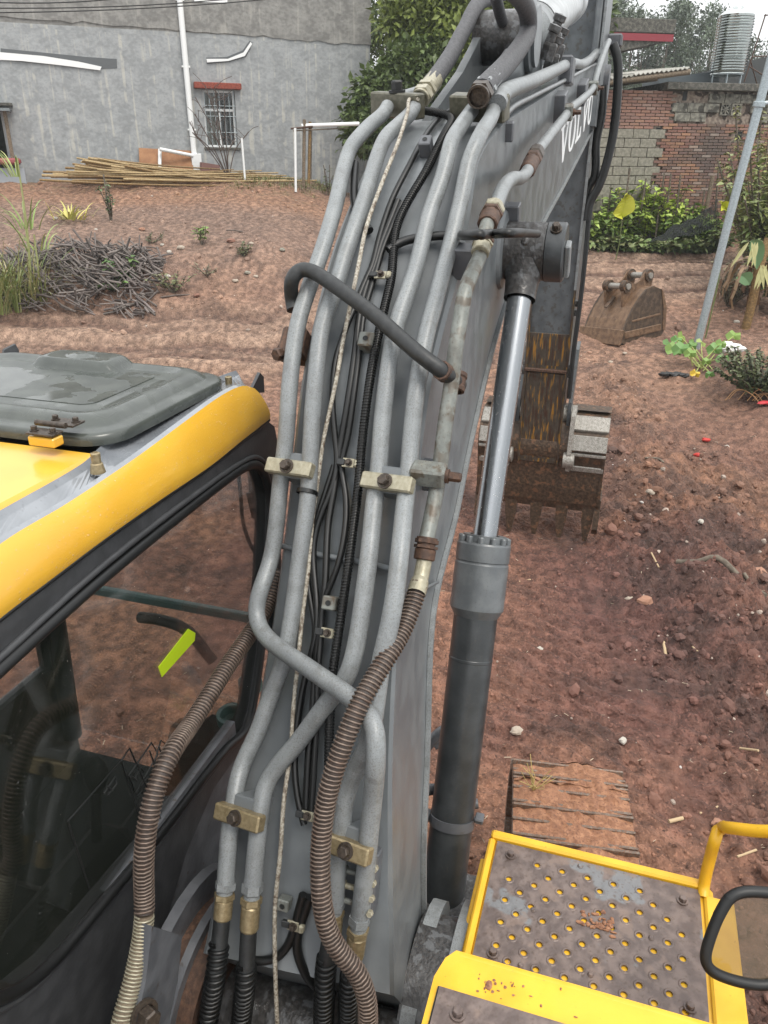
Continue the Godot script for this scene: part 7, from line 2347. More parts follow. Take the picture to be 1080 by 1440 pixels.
func left_side_things() -> void:
	var r := RandomNumberGenerator.new()
	r.seed = 101
	# pile of bamboo poles along the house wall; every pole its own thing
	var fwd := (Vector3(-0.502, 3.477, -23.600) - Vector3(-9.403, 3.408, -20.500))
	fwd.y = 0
	fwd = fwd.normalized()
	var outw := fwd.cross(Vector3.UP)
	var a0 := Vector3(-9.403, 3.408, -20.500)
	var layers := [[10, 3.05, 0.95], [10, 3.12, 0.9], [10, 3.2, 0.85], [9, 3.3, 0.8], [8, 3.4, 0.7], [8, 3.5, 0.6], [7, 3.6, 0.5]]
	var idx := 0
	for l in layers.size():
		for k in layers[l][0]:
			var L: float = r.randf_range(3.0, 4.8)
			var s0: float = r.randf_range(0.7, 2.2) + l * 0.12
			if l == 0: s0 = r.randf_range(1.4, 3.6)
			if l >= 4:
				L = r.randf_range(1.8, 3.0)
				s0 = r.randf_range(1.6, 3.0)
			var z: float = 1.55 - layers[l][2] * 0.3 + (k / float(layers[l][0]) - 0.5) * layers[l][2] * 1.7
			var yaw := r.randfn() * 0.06
			var p := Vector3(a0.x, 0, a0.z) + fwd * s0 + outw * z
			var e := p + (fwd * cos(yaw) + outw * sin(yaw)) * L
			p.y = 2.98 + l * 0.07 + r.randf_range(-0.02, 0.12)
			e.y = 2.98 + l * 0.07 + r.randf_range(-0.12, 0.12) - (0.2 if l >= 4 else 0.0)
			p.y = max(p.y, gbase(p.x, p.z) + 0.03)
			e.y = max(e.y, gbase(e.x, e.z) + 0.03)
			var pts := []
			var rad := []
			var R := r.randf_range(0.017, 0.032)
			var n := 12
			for i in n + 1:
				var f := i / float(n)
				pts.append((p.lerp(e, f) - Vector3.UP * 0.03 * sin(PI * f)) - p)
				rad.append(R * lerp(1.0, 0.6, f))
			var s := Sh.new()
			s.tube(pts, rad, 7)
			for i in range(1, n):
				s.lathe(pts[i], e - p, [[rad[i], -0.012], [rad[i] * 1.18, 0.0], [rad[i], 0.012]], 7)
			var o := put("bamboo_pole", s, M.bamboo if r.randf() < 0.62 else M.bamboo_dark)
			o.position = p
			tag(o, "cut yellow bamboo pole lying in the long pile along the grey house wall", "bamboo pole", "bamboo poles piled along the house wall")
			idx += 1
	# board and white frame leaning on the wall
	var bd := thing("plywood_board", "orange brown plywood board leaning on the wall behind the bamboo", "board")
	var q := [Vector3(-6.307, 3.761, -21.578), Vector3(-5.058, 3.710, -22.013), Vector3(-5.106, 3.170, -21.996), Vector3(-6.374, 3.166, -21.555)]
	var s := Sh.new()
	var bp := []
	for k in 4: bp.append(q[k] + outw * (0.03 if k < 2 else 0.35) + (Vector3.DOWN * 0.1 if k >= 2 else Vector3.ZERO))
	s.prism(bp, outw * 0.02)
	put("sheet", s, M.board, bd)
	var wf := thing("white_pipe_frame", "white plastic pipe frame leaning on the plywood board", "frame")
	for e in [[Vector3(-5.899, 3.235, -21.720), Vector3(-5.831, 3.734, -21.744)], [Vector3(-5.848, 3.734, -21.738), Vector3(-5.069, 3.593, -22.010)]]:
		var t := Sh.new()
		t.tube([e[0] + outw * 0.4, e[1] + outw * 0.2], 0.045, 10)
		put("pipe", t, M.white, wf)
	var bk := Sh.new()
	bk.prism([Vector3(-4.927, 3.443, -22.059) + outw * 0.3, Vector3(-4.498, 3.378, -22.208) + outw * 0.3, Vector3(-4.517, 3.138, -22.202) + outw * 0.3, Vector3(-4.950, 3.171, -22.051) + outw * 0.3], outw * 0.4)
	tag(put("brick_heap", bk, plain(Color8(128, 96, 90), 0.9)), "dull red slab leaning at the foot of the white downpipe", "slab")
	# bare sapling before the window
	var sp := thing("bare_sapling", "leafless branching sapling in front of the barred window", "sapling", on_ground(Vector3(-3.924, 3.001, -20.785)))
	var bs := Sh.new()
	var base := Vector3.ZERO
	for k in 11:
		var a := r.randf() * TAU
		var d := Vector3(cos(a) * r.randf_range(0.2, 0.9), r.randf_range(0.7, 2.1), sin(a) * 0.5)
		var m := d * 0.5 + Vector3(r.randfn() * 0.06, 0.12, r.randfn() * 0.06)
		bs.tube(sm([base, m, d], 0.1), [0.02] if false else 0.012, 6)
		for j in 4:
			var f := r.randf_range(0.4, 1.0)
			var b: Vector3 = m.lerp(d, f)
			var e := b + Vector3(r.randfn() * 0.22, r.randf_range(0.05, 0.35), r.randfn() * 0.15)
			bs.tube([b, b.lerp(e, 0.5) + Vector3(0, 0.03, 0), e], 0.006, 5)
	put("branches", bs, plain(Color8(84, 72, 66), 0.9), sp)
	var wpost := Sh.new()
	wpost.tube([Vector3.ZERO, Vector3(-0.02, 0.95, 0)], 0.025, 8)
	var wp := put("white_stake", wpost, M.white)
	wp.position = on_ground(Vector3(-3.488, 2.977, -20.598))
	tag(wp, "short thin white stake standing right of the bare sapling", "stake")
	# pipe arbour beside the house
	var ar := thing("pole_frame", "frame of wooden posts and a white crossbar before the house corner", "frame", on_ground(Vector3(-2.208, 2.790, -20.205)))
	for e in [[Vector3(-2.218, 2.803, -20.300), Vector3(-2.180, 4.200, -20.300), 0.03, 0], [Vector3(-2.053, 2.924, -20.600), Vector3(-1.984, 4.395, -20.600), 0.04, 1], [Vector3(-1.937, 2.987, -20.700), Vector3(-1.858, 4.354, -20.700), 0.035, 2], [Vector3(-1.908, 3.078, -21.000), Vector3(-1.854, 4.259, -21.000), 0.02, 3], [Vector3(-2.304, 4.191, -20.500), Vector3(-1.776, 4.241, -20.500), 0.022, 4], [Vector3(-2.057, 4.258, -20.600), Vector3(-0.686, 4.326, -20.900), 0.045, 5], [Vector3(-2.254, 4.146, -20.500), Vector3(-0.946, 4.231, -20.900), 0.015, 6]]:
		var t := Sh.new()
		t.tube([e[0] - ar.position, e[1] - ar.position], e[2], 8)
		put("post" if e[3] < 4 else "crossbar", t, [M.white, M.wood, M.bamboo_dark, M.bark, M.rust, M.white, M.bark][e[3]], ar)
	# low edge of stones along the wall
	var ed := Sh.new()
	for k in 46:
		var p := on_ground(Vector3(-4.399, 3.054, -21.226).lerp(Vector3(-1.430, 2.857, -26.258), k / 45.0) + Vector3(0, 0, r.randfn() * 0.05))
		ed.rock(p + Vector3(0, 0.03, 0), Vector3(0.09, 0.05, 0.06), r)
	stuff(tag(put("rubble_edge", ed, M.block), "low line of pale rubble along the foot of the house wall", "rubble"))
	# small staked sapling and a yellow bromeliad
	var ss := leafy("staked_sapling", "small green sapling tied to a stake on the bare bank", "sapling", on_ground(Vector3(-5.573, 2.310, -16.645)), 0.75, 0.2, 6, 14, 0.1, 0.03, Color(0.09, 0.13, 0.06), Color(0.14, 0.18, 0.08), 201)
	var stk := Sh.new()
	stk.tube([Vector3(-0.03, -0.1, 0), Vector3(-0.05, 0.85, 0)], 0.018, 7)
	put("stake", stk, M.bark, ss)
	var by := thing("yellow_plant", "spiky yellow leaved plant left of the staked sapling", "plant", on_ground(Vector3(-6.490, 2.334, -16.788)))
	var ys := Sh.new()
	ys.use_col = true
	blades(ys, Vector3.ZERO, 34, 0.28, 0.5, 0.025, 1.1, 0.6, Color(0.62, 0.52, 0.16), Color(0.4, 0.42, 0.12), r)
	put("leaves", ys, M.leaf, by)
	# tall grass at the left edge: cane with long leaves, and a tussock
	var tg := thing("tall_cane_grass", "tall green cane grass with drooping leaves at the left edge", "grass", on_ground(Vector3(-6.041, 1.127, -13.447)))
	var gs := Sh.new()
	gs.use_col = true
	for c in [[Vector3(-5.979, 3.473, -13.600), 9], [Vector3(-5.991, 2.671, -13.600), 12], [Vector3(-5.863, 2.339, -13.600), 9]]:
		blades(gs, (c[0] as Vector3) - tg.position - Vector3(0, 0.25, 0), c[1], 0.5, 1.0, 0.018, 0.6, 1.0, Color(0.16, 0.24, 0.06), Color(0.34, 0.36, 0.14), r)
	for c in [[Vector3(-6.144, 1.052, -13.600), Vector3(-5.950, 3.504, -13.600)], [Vector3(-6.218, 1.051, -13.600), Vector3(-5.991, 2.671, -13.600)], [Vector3(-6.069, 1.052, -13.600), Vector3(-5.887, 2.339, -13.600)]]:
		gs.col = Color(0.3, 0.32, 0.13)
		gs.tube(sm([(c[0] as Vector3) - tg.position, (c[0] as Vector3).lerp(c[1], 0.5) - tg.position + Vector3(0.05, 0, 0), (c[1] as Vector3) - tg.position], 0.1), 0.014, 6)
	put("canes", gs, M.leaf, tg)
	var tu := thing("grass_tussock", "broad tussock of green and straw coloured grass in front of the dead sticks", "grass", on_ground(Vector3(-6.500, 1.090, -13.364)))
	var tus := Sh.new()
	tus.use_col = true
	for k in 7:
		blades(tus, Vector3(-0.5 + k * 0.17, 0, r.randfn() * 0.15), 42, 0.7, 1.5, 0.012, 0.45, 0.75, Color(0.17, 0.24, 0.07), Color(0.38, 0.33, 0.17), r)
	put("blades", tus, M.leaf, tu)
	# heap of dead sticks
	var hp := Vector3(-5.274, 1.276, -13.756)
	var sk := Sh.new()
	sk.use_col = true
	for k in 620:
		var u := r.randf_range(-1.0, 1.0)
		var v := r.randf_range(-1.0, 1.0)
		var p := on_ground(hp + Vector3(u * 1.45 - 0.25, 0, v * 0.75 - 0.35))
		var lift: float = max(0.0, 1.0 - u * u * 0.8 - v * v * 0.5) * 0.5 * r.randf()
		var d := Vector3(r.randfn(), r.randfn() * 0.3, r.randfn() * 0.6).normalized() * r.randf_range(0.18, 0.55)
		if r.randf() < 0.4: d = Vector3(0.5 + r.randfn() * 0.2, -0.35, 0.3).normalized() * r.randf_range(0.3, 0.7)
		sk.col = Color(0.075, 0.062, 0.055).lerp(Color(0.2, 0.17, 0.155), r.randf())
		var c := p + Vector3(0, lift + 0.05, 0)
		sk.tube([c - d * 0.5, c + Vector3(r.randfn(), r.randfn(), r.randfn()) * 0.02, c + d * 0.5], r.randf_range(0.009, 0.022), 5)
	stuff(tag(put("stick_heap", sk, M.vcol), "tangled heap of grey dead cassava sticks at the foot of the bank", "sticks"))
	# a few stray sticks lying on their own
	var spots := [Vector3(-4.505, 1.939, -15.223), Vector3(-3.646, 1.305, -13.813), Vector3(-4.650, 1.449, -14.099), Vector3(-2.982, 2.166, -16.008), Vector3(-1.443, 0.876, -12.849), Vector3(-3.929, 1.454, -14.101)]
	for k in spots.size():
		var d := Vector3(r.randfn(), 0.05, r.randfn() * 0.5).normalized() * r.randf_range(0.3, 0.6)
		var t := Sh.new()
		t.tube([-d * 0.5, Vector3(0, 0.015, 0), d * 0.5], 0.014, 6)
		var o := put("stray_stick", t, M.stick)
		o.position = on_ground(spots[k], 0.03)
		tag(o, "loose grey stick " + ["above the stick heap's right shoulder", "below the brown herb", "at the heap's lower right corner", "on the middle of the bank by the boom", "on the driven track by the boom", "right of the bright green herb"][k], "stick", "loose sticks on the bank")
	# green herbs round the heap and on the bank
	var gcol := Color(0.07, 0.14, 0.04)
	leafy("green_herb", "bright green leafy herb at the right end of the stick heap", "plant", on_ground(Vector3(-4.637, 1.449, -14.099)), 0.42, 0.28, 9, 12, 0.13, 0.045, gcol, Color(0.12, 0.2, 0.05), 211, "herbs on the bank")
	leafy("green_herb", "low flat green herb just below the stick heap", "plant", on_ground(Vector3(-4.774, 1.315, -13.840)), 0.22, 0.4, 8, 10, 0.12, 0.04, gcol, Color(0.12, 0.2, 0.05), 212, "herbs on the bank")
	leafy("green_herb", "brownish green herb beside white litter right of the stick heap", "plant", on_ground(Vector3(-3.750, 1.340, -13.895)), 0.35, 0.35, 12, 14, 0.08, 0.025, Color(0.12, 0.14, 0.06), Color(0.2, 0.2, 0.09), 213, "herbs on the bank")
	leafy("green_herb", "single yellow green seedling on the middle of the bank", "plant", on_ground(Vector3(-3.522, 2.025, -15.482)), 0.35, 0.16, 5, 10, 0.12, 0.03, Color(0.2, 0.3, 0.07), Color(0.14, 0.22, 0.06), 214, "herbs on the bank")
	leafy("green_herb", "dull green weed clump among stones left of the boom", "plant", on_ground(Vector3(-2.629, 1.792, -14.849)), 0.26, 0.3, 9, 14, 0.07, 0.02, Color(0.09, 0.11, 0.05), Color(0.16, 0.16, 0.08), 215, "herbs on the bank")
	leafy("green_herb", "thin weed by the pale stone halfway up the bank", "plant", on_ground(Vector3(-4.494, 2.019, -15.458)), 0.2, 0.3, 8, 10, 0.06, 0.018, Color(0.1, 0.12, 0.06), Color(0.16, 0.16, 0.08), 216, "herbs on the bank")
	leafy("green_herb", "dry brown weed left of the boom below the stones", "plant", on_ground(Vector3(-3.204, 1.556, -14.301)), 0.22, 0.25, 8, 10, 0.06, 0.018, Color(0.14, 0.12, 0.07), Color(0.2, 0.17, 0.1), 217, "herbs on the bank")
	leafy("green_herb", "thin upright weed at the foot of the white post", "plant", on_ground(Vector3(-1.476, 2.683, -21.057)), 0.8, 0.15, 4, 8, 0.1, 0.03, Color(0.1, 0.14, 0.06), Color(0.15, 0.2, 0.08), 218, "herbs on the bank")
	# grass film near the house
	var gf := Sh.new()
	gf.use_col = true
	for k in 420:
		var p := Vector3(-3.690, 2.920, -20.242).lerp(Vector3(-1.223, 2.706, -22.386), r.randf()) + Vector3(0, 0, r.randfn() * 0.5)
		blades(gf, on_ground(p), 4, 0.05, 0.16, 0.006, 0.8, 0.5, Color(0.12, 0.15, 0.05), Color(0.22, 0.22, 0.09), r)
	stuff(tag(put("short_grass", gf, M.leaf), "thin short grass on the soil before the house corner", "grass"))

func right_side_things() -> void:
	var r := RandomNumberGenerator.new()
	r.seed = 151
	spare_bucket()
	# leaning pale blue pole
	var foot := Vector3(5.077, 0.795, -12.614)
	var pl := thing("leaning_pole", "pale blue grey steel pole leaning to the right beside the spare bucket", "pole", on_ground(foot))
	var tip := Vector3(5.335, 4.763, -12.400) - pl.position
	var ps := Sh.new()
	ps.tube([Vector3(0, -0.25, 0), tip * 0.5, tip, tip * 1.15], 0.062, 14)
	put("tube", ps, M.galv, pl)
	var cl := Sh.new()
	cl.lathe(tip * 0.87, tip, [[0.062, 0.0], [0.085, 0.01], [0.085, 0.07], [0.062, 0.08]], 14)
	cl.tube([tip * 0.88, tip * 0.88 + Vector3(0.35, 0.06, 0)], 0.03, 8)
	put("coupler", cl, M.galv, pl)
	# plants along the foot of the brick house
	var g0 := Color(0.10, 0.17, 0.06)
	var g1 := Color(0.26, 0.36, 0.07)
	var gy := Color(0.44, 0.52, 0.08)
	var spots := [Vector3(5.073, 1.582, -19.588), Vector3(5.425, 1.658, -20.195), Vector3(5.544, 1.612, -19.822), Vector3(5.831, 1.632, -19.985), Vector3(6.120, 1.652, -20.148), Vector3(6.348, 1.644, -20.078), Vector3(6.601, 1.644, -20.100), Vector3(6.834, 1.656, -20.171), Vector3(6.993, 1.617, -19.890), Vector3(7.290, 1.637, -20.053), Vector3(7.592, 1.658, -20.216), Vector3(7.828, 1.631, -19.985), Vector3(5.524, 1.546, -19.330), Vector3(6.055, 1.540, -19.283), Vector3(6.699, 1.560, -19.447), Vector3(7.189, 1.555, -19.378), Vector3(5.144, 1.546, -19.308), Vector3(5.796, 1.549, -19.331), Vector3(6.339, 1.533, -19.214), Vector3(6.922, 1.535, -19.237), Vector3(7.828, 1.558, -19.402)]
	var heights := [0.5, 0.75, 0.5, 0.55, 0.75, 0.8, 0.8, 0.75, 0.5, 0.6, 0.4, 0.5, 0.25, 0.22, 0.2, 0.22, 0.3, 0.28, 0.2, 0.24, 0.4]
	var looks := ["dark, behind the hanging hose", "bluish, left of the yellow leaf", "dull, under the yellow leaf", "broad, right of the yellow leaf", "fresh, left in the bright patch", "bright, mid patch", "brightest, in the patch's right", "yellowish, above the net", "dull, left on the net", "pale, behind the net", "low, at the net's right end", "grey, left of the leaning pole", "creeping, at the road's edge left", "creeping, below the bright patch", "creeping, below the net", "creeping, right of the net", "brown, next to the boom", "creeping, left of the middle", "flat, mid road's edge", "flat, pale, right of the middle", "shaggy, by the leaning pole"]
	for k in spots.size():
		var f := 1.0 if k in [4, 5, 6, 7] else 0.25
		leafy("wall_weed", "leafy weed at the foot of the brick house, " + looks[k], "plant", on_ground(spots[k]), heights[k] * (1.75 if k < 12 else 1.3), 0.6 if k < 12 else 0.5, 16, 20, 0.2, 0.065, g0.lerp(g1, f), g1.lerp(gy, f * r.randf_range(0.5, 1.0)) if k < 12 else Color(0.2, 0.2, 0.1), 700 + k, "weeds along the brick house")
	# big taro leaves turned yellow
	for q in [[Vector3(5.297, 2.356, -18.600), Vector3(5.307, 2.894, -18.500), "large bright yellow taro leaf standing among the weeds before the block wall"], [Vector3(5.459, 2.808, -13.200), Vector3(5.271, 2.965, -13.200), "small yellow green taro leaf just left of the leaning pole's upper half"]]:
		var a: Vector3 = q[0]
		var b: Vector3 = q[1]
		var t := thing("yellow_leaf_plant", q[2], "plant", on_ground(a))
		var L := (b - a)
		var s := Sh.new()
		s.use_col = true
		s.col = Color(0.56, 0.57, 0.07)
		var st := a - t.position
		var n := 8
		var side := Vector3(1, 0.25, 0.35).normalized()
		var pr := []
		for i in n + 1:
			var f := i / float(n)
			var w: float = 0.30 * sin(PI * pow(f, 0.7)) * L.length() / 0.62
			var m := st + L * f + Vector3(0, 0, 0.06 * sin(PI * f))
			pr.append([m - side * w + Vector3(0, 0.03 * sin(f * 9.0), 0.16), m, m + side * w * (0.7 + 0.3 * f) + Vector3(0, 0.03 * cos(f * 8.0), 0.12)])
		for i in n:
			s.quad(pr[i][0], pr[i][1], pr[i + 1][1], pr[i + 1][0], Vector3(0.2, 0.3, 1))
			s.quad(pr[i][1], pr[i][2], pr[i + 1][2], pr[i + 1][1], Vector3(-0.2, 0.3, 1))
		put("leaf", s, M.leaf, t)
		var k := Sh.new()
		k.tube(sm([Vector3.ZERO, st * 0.5 + Vector3(0.04, 0, 0), st + L * 0.2], 0.1), 0.012, 6)
		put("stalk", k, plain(Color8(92, 104, 58), 0.6), t)
	# stakes along the wall
	var ends := [[Vector3(5.626, 2.511, -20.308), Vector3(5.645, 3.403, -20.311)], [Vector3(6.048, 2.625, -20.374), Vector3(6.073, 3.186, -20.378)], [Vector3(6.514, 2.347, -20.447), Vector3(6.509, 3.299, -20.446)], [Vector3(6.710, 2.625, -20.478), Vector3(6.675, 3.284, -20.472)], [Vector3(7.002, 2.213, -20.524), Vector3(6.915, 3.270, -20.510)], [Vector3(7.695, 2.839, -20.632), Vector3(7.727, 3.258, -20.637)], [Vector3(7.995, 2.544, -20.679), Vector3(7.832, 3.482, -20.654)], [Vector3(7.604, 2.212, -20.618), Vector3(7.583, 2.936, -20.615)]]
	var what := ["leaning left of the yellow leaf", "dark and short on the block wall", "tall and dark at the left of the bricks", "thin beside the tall dark one", "slanting in front of the bricks", "pale and thick before the bricks", "thin upright left of the leaning pole", "low beside the net"]
	for k in ends.size():
		var a: Vector3 = ends[k][0] + Vector3(0, -0.5, 0.7)
		var b: Vector3 = ends[k][1] + Vector3(0, 0, 0.7)
		var s := Sh.new()
		s.tube([Vector3.ZERO, b - a], 0.05 if k == 5 else 0.022, 7)
		var o := put("garden_stake", s, M.wood if k == 5 else M.bark)
		o.position = a
		tag(o, "garden stake against the brick house, " + what[k], "stake", "garden stakes along the brick house")
	var rl := Sh.new()
	rl.tube([Vector3(6.179, 2.963, -20.395) + Vector3(0, 0, 0.66), Vector3(8.225, 2.906, -20.715) + Vector3(0, 0, 0.66)], 0.015, 6)
	tag(put("rail", rl, M.bark), "thin horizontal rail tied along the garden stakes", "rail")
	# dark garden net sagging over the plants: real threads
	var net := Sh.new()
	var c00 := Vector3(5.905, 1.870, -18.300)
	var c10 := Vector3(7.406, 2.191, -18.200)
	var c11 := Vector3(7.551, 2.745, -19.000)
	var c01 := Vector3(6.624, 2.232, -18.800)
	var nn := 26
	var at := func(u: float, v: float) -> Vector3:
		return c00.lerp(c10, u).lerp(c01.lerp(c11, u), v) + Vector3(0, -0.10 * sin(PI * u) * v + 0.03 * sin(u * 17.0 + v * 9.0), 0)
	for i in nn + 1:
		var p := []
		var q := []
		for j in 11:
			p.append(at.call(i / float(nn), j / 10.0))
			q.append(at.call(j / 10.0, i / float(nn)))
		net.tube(p, 0.005, 4, false)
		net.tube(q, 0.005, 4, false)
	stuff(tag(put("garden_net", net, plain(Color8(36, 40, 38), 0.9)), "dark sagging garden net over the weeds left of the leaning pole", "net"))
	# shrub and banana at the right edge
	var t1 := leafy("bushy_shrub", "loose yellowish green shrub at the right edge before the brick wall", "shrub", on_ground(Vector3(7.699, 1.155, -16.295)), 2.7, 1.0, 34, 70, 0.24, 0.042, Color(0.12, 0.16, 0.05), Color(0.26, 0.28, 0.09), 801)
	leafy("bushy_shrub", "dense low shrub right of the dried banana plant", "shrub", on_ground(Vector3(7.354, 0.964, -14.757)), 1.7, 0.8, 30, 55, 0.2, 0.04, Color(0.07, 0.1, 0.04), Color(0.16, 0.19, 0.07), 802)
	leafy("bushy_shrub", "dark small leaved shrub on the mound at the right edge", "shrub", on_ground(Vector3(4.965, 0.683, -10.057)), 0.62, 0.6, 60, 70, 0.06, 0.022, Color(0.06, 0.075, 0.035), Color(0.14, 0.16, 0.07), 803)
	leafy("bushy_shrub", "grey brown dry shrub behind the spare bucket's right side", "shrub", on_ground(Vector3(6.626, 1.015, -15.198)), 0.85, 0.55, 34, 34, 0.1, 0.024, Color(0.13, 0.11, 0.07), Color(0.2, 0.18, 0.1), 804)
	leafy("bushy_shrub", "tall olive shrub with fine drooping leaves behind the upper leaning pole", "shrub", on_ground(Vector3(8.260, 1.423, -18.351)), 3.3, 1.0, 16, 150, 0.17, 0.024, Color(0.13, 0.15, 0.05), Color(0.30, 0.29, 0.10), 805)
	var bn := thing("dried_banana_plant", "dried banana plant with hanging brown leaves at the right edge", "plant", on_ground(Vector3(6.347, 0.866, -13.723)))
	var bsm := Sh.new()
	bsm.tube(sm([Vector3(0, -0.1, 0), Vector3(0.03, 0.5, 0), Vector3(0.02, 1.05, 0.02), Vector3(0.1, 1.5, 0)], 0.1), [0.10] if false else 0.075, 9)
	put("stalk", bsm, M.bamboo_dark, bn)
	for k in 22:
		var a := r.randf() * TAU
		var top := Vector3(cos(a) * 0.06, r.randf_range(0.6, 1.15), sin(a) * 0.06)
		var s := Sh.new()
		s.use_col = true
		s.col = Color(0.12, 0.07, 0.04).lerp(Color(0.30, 0.20, 0.11), r.randf() * r.randf())
		var out := Vector3(cos(a), 0, sin(a))
		var p0 := top
		for i in 7:
			var f := i / 7.0
			var p1 := p0 + (out * (0.5 - f * 0.55) + Vector3(r.randfn() * 0.12, 0.15 - 1.1 * f, r.randfn() * 0.12)).normalized() * 0.15
			var w := 0.038 * sin(PI * (0.15 + 0.8 * f))
			var side := out.cross(Vector3.UP)
			s.quad(p0 - side * w, p0 + side * w, p1 + side * w * 0.95 + Vector3(0, r.randfn() * 0.02, 0), p1 - side * w * 0.95, out)
			p0 = p1
		put("dried_leaf", s, M.leaf, bn)
	for q in [[Vector3(-0.12, 0.75, 0.1), Vector3(-0.35, 0.45, 0.2)], [Vector3(-0.05, 1.0, 0.1), Vector3(-0.28, 1.05, 0.2)]]:
		var s := Sh.new()
		s.use_col = true
		s.col = Color(0.13, 0.24, 0.11)
		s.leaf(q[0], q[1], 0.13, Vector3(0, 0.4, 1).normalized(), 0.5, 6)
		put("green_leaf", s, M.leaf, bn)
	# pale dead leaves hanging at its right
	for q in [Vector3(5.239, 2.498, -11.600), Vector3(5.446, 2.189, -11.600)]:
		var s := Sh.new()
		s.use_col = true
		for k in 4:
			s.col = Color(0.36, 0.34, 0.15) * r.randf_range(0.7, 1.1)
			s.leaf(Vector3(r.randfn() * 0.05, 0, 0), Vector3(r.randfn() * 0.12, -0.28, 0.1), 0.03, Vector3(0, 0.3, 1).normalized(), 0.2, 4)
		var o := put("hanging_leaf", s, M.leaf)
		o.position = q
		tag(o, "pale straw coloured leaf tuft hanging in the shrub at the right edge, " + ("the higher one" if q.y > 2.4 else "the lower one"), "leaf")
	# pumpkin vine at the foot of the pole
	var vn := thing("pumpkin_vine", "pumpkin vine with pale green leaves sprawling at the foot of the leaning pole", "plant", on_ground(Vector3(4.662, 0.732, -11.245)))
	var sites := [Vector3(4.601, 0.741, -12.216), Vector3(4.805, 0.770, -12.559), Vector3(4.391, 0.681, -11.441), Vector3(4.608, 0.731, -11.596), Vector3(4.531, 0.734, -12.345), Vector3(4.523, 0.716, -11.655), Vector3(4.801, 0.764, -12.028), Vector3(5.000, 0.790, -12.216), Vector3(4.486, 0.697, -11.294), Vector3(4.624, 0.711, -10.993), Vector3(4.933, 0.797, -11.516), Vector3(4.807, 0.756, -10.904), Vector3(4.464, 0.664, -10.928), Vector3(5.192, 0.851, -11.760), Vector3(5.718, 0.847, -12.725), Vector3(4.401, 0.696, -11.734), Vector3(4.569, 0.671, -10.668), Vector3(4.877, 0.787, -11.204)]
	for k in sites.size():
		var p := on_ground(sites[k], r.randf_range(0.1, 0.3)) - vn.position
		var s := Sh.new()
		s.use_col = true
		s.col = Color(0.10, 0.21, 0.05).lerp(Color(0.30, 0.38, 0.08), r.randf() * r.randf())
		if k == 12: s.col = Color(0.55, 0.38, 0.04)
		var n := 11
		var R := r.randf_range(0.07, 0.13)
		var up := Vector3(r.randfn() * 0.6, 0.8, 0.3 + r.randf() * 0.8).normalized()
		var ax := up.cross(Vector3.RIGHT).normalized()
		var ay := up.cross(ax)
		for i in n:
			var e := []
			for w in 2:
				var a := TAU * (i + w) / n
				var rr := R * (1.0 + 0.14 * cos(a * 5.0))
				if cos(a) < -0.9: rr *= 0.5
				e.append(p + ax * cos(a) * rr + ay * sin(a) * rr + up * 0.03 * sin(a * 3.0))
			s.face(p + up * 0.02, e[0], e[1], up)
		put("vine_leaf", s, M.leaf, vn)
		var st := Sh.new()
		st.tube(sm([p, p * 0.6 + Vector3(0, 0.05, 0), Vector3(r.randfn() * 0.1, 0.03, r.randfn() * 0.1)], 0.06), 0.008, 6)
		put("vine_stem", st, plain(Color8(150, 158, 90), 0.6), vn)
	# white bag, black rag, red rag, pale roots
	var wb := Sh.new()
	for k in 7:
		wb.rock(Vector3(r.randfn() * 0.12, 0.05 + r.randf() * 0.06, r.randfn() * 0.07), Vector3(0.12, 0.06, 0.09), r, 5, 9)
	var wo := put("white_bag", wb, plain(Color8(215, 216, 214), 0.6))
	wo.position = on_ground(Vector3(5.241, 0.873, -11.573), 0.05)
	tag(wo, "crumpled white plastic bag lying behind the pumpkin vine", "bag")
	var kb := Sh.new()
	for k in 5:
		kb.rock(Vector3(-0.14 + k * 0.07, 0.02, r.randfn() * 0.03), Vector3(0.08, 0.035, 0.05), r, 5, 9)
	var ko := put("black_rag", kb, plain(Color8(30, 30, 32), 0.5))
	ko.position = on_ground(Vector3(4.230, 0.629, -11.132), 0.0)
	tag(ko, "black crumpled rag at the left end of the pumpkin vine", "rag")
	var rrag := Sh.new()
	rrag.rock(Vector3.ZERO, Vector3(0.1, 0.03, 0.06), r, 5, 9)
	var ro := put("red_rag", rrag, plain(Color8(196, 62, 66), 0.6))
	ro.position = on_ground(Vector3(4.953, 0.603, -9.735), 0.05)
	tag(ro, "pinkish red rag on the mound at the right edge", "rag")
	var rt := Sh.new()
	for k in 7:
		var a := Vector3(r.randfn() * 0.12, 0.05, r.randfn() * 0.08)
		rt.tube(sm([a, a + Vector3(0.12, 0.16, 0.03) * r.randf_range(0.5, 1.2), a + Vector3(0.3, 0.1, 0.1), a + Vector3(0.42, -0.05, 0.2)], 0.04), 0.007, 5)
	var rto := put("dry_roots", rt, plain(Color8(168, 130, 92), 0.8))
	rto.position = on_ground(Vector3(4.738, 0.606, -9.978))
	tag(rto, "dry curling roots sticking out of the mound below the dark shrub", "roots")

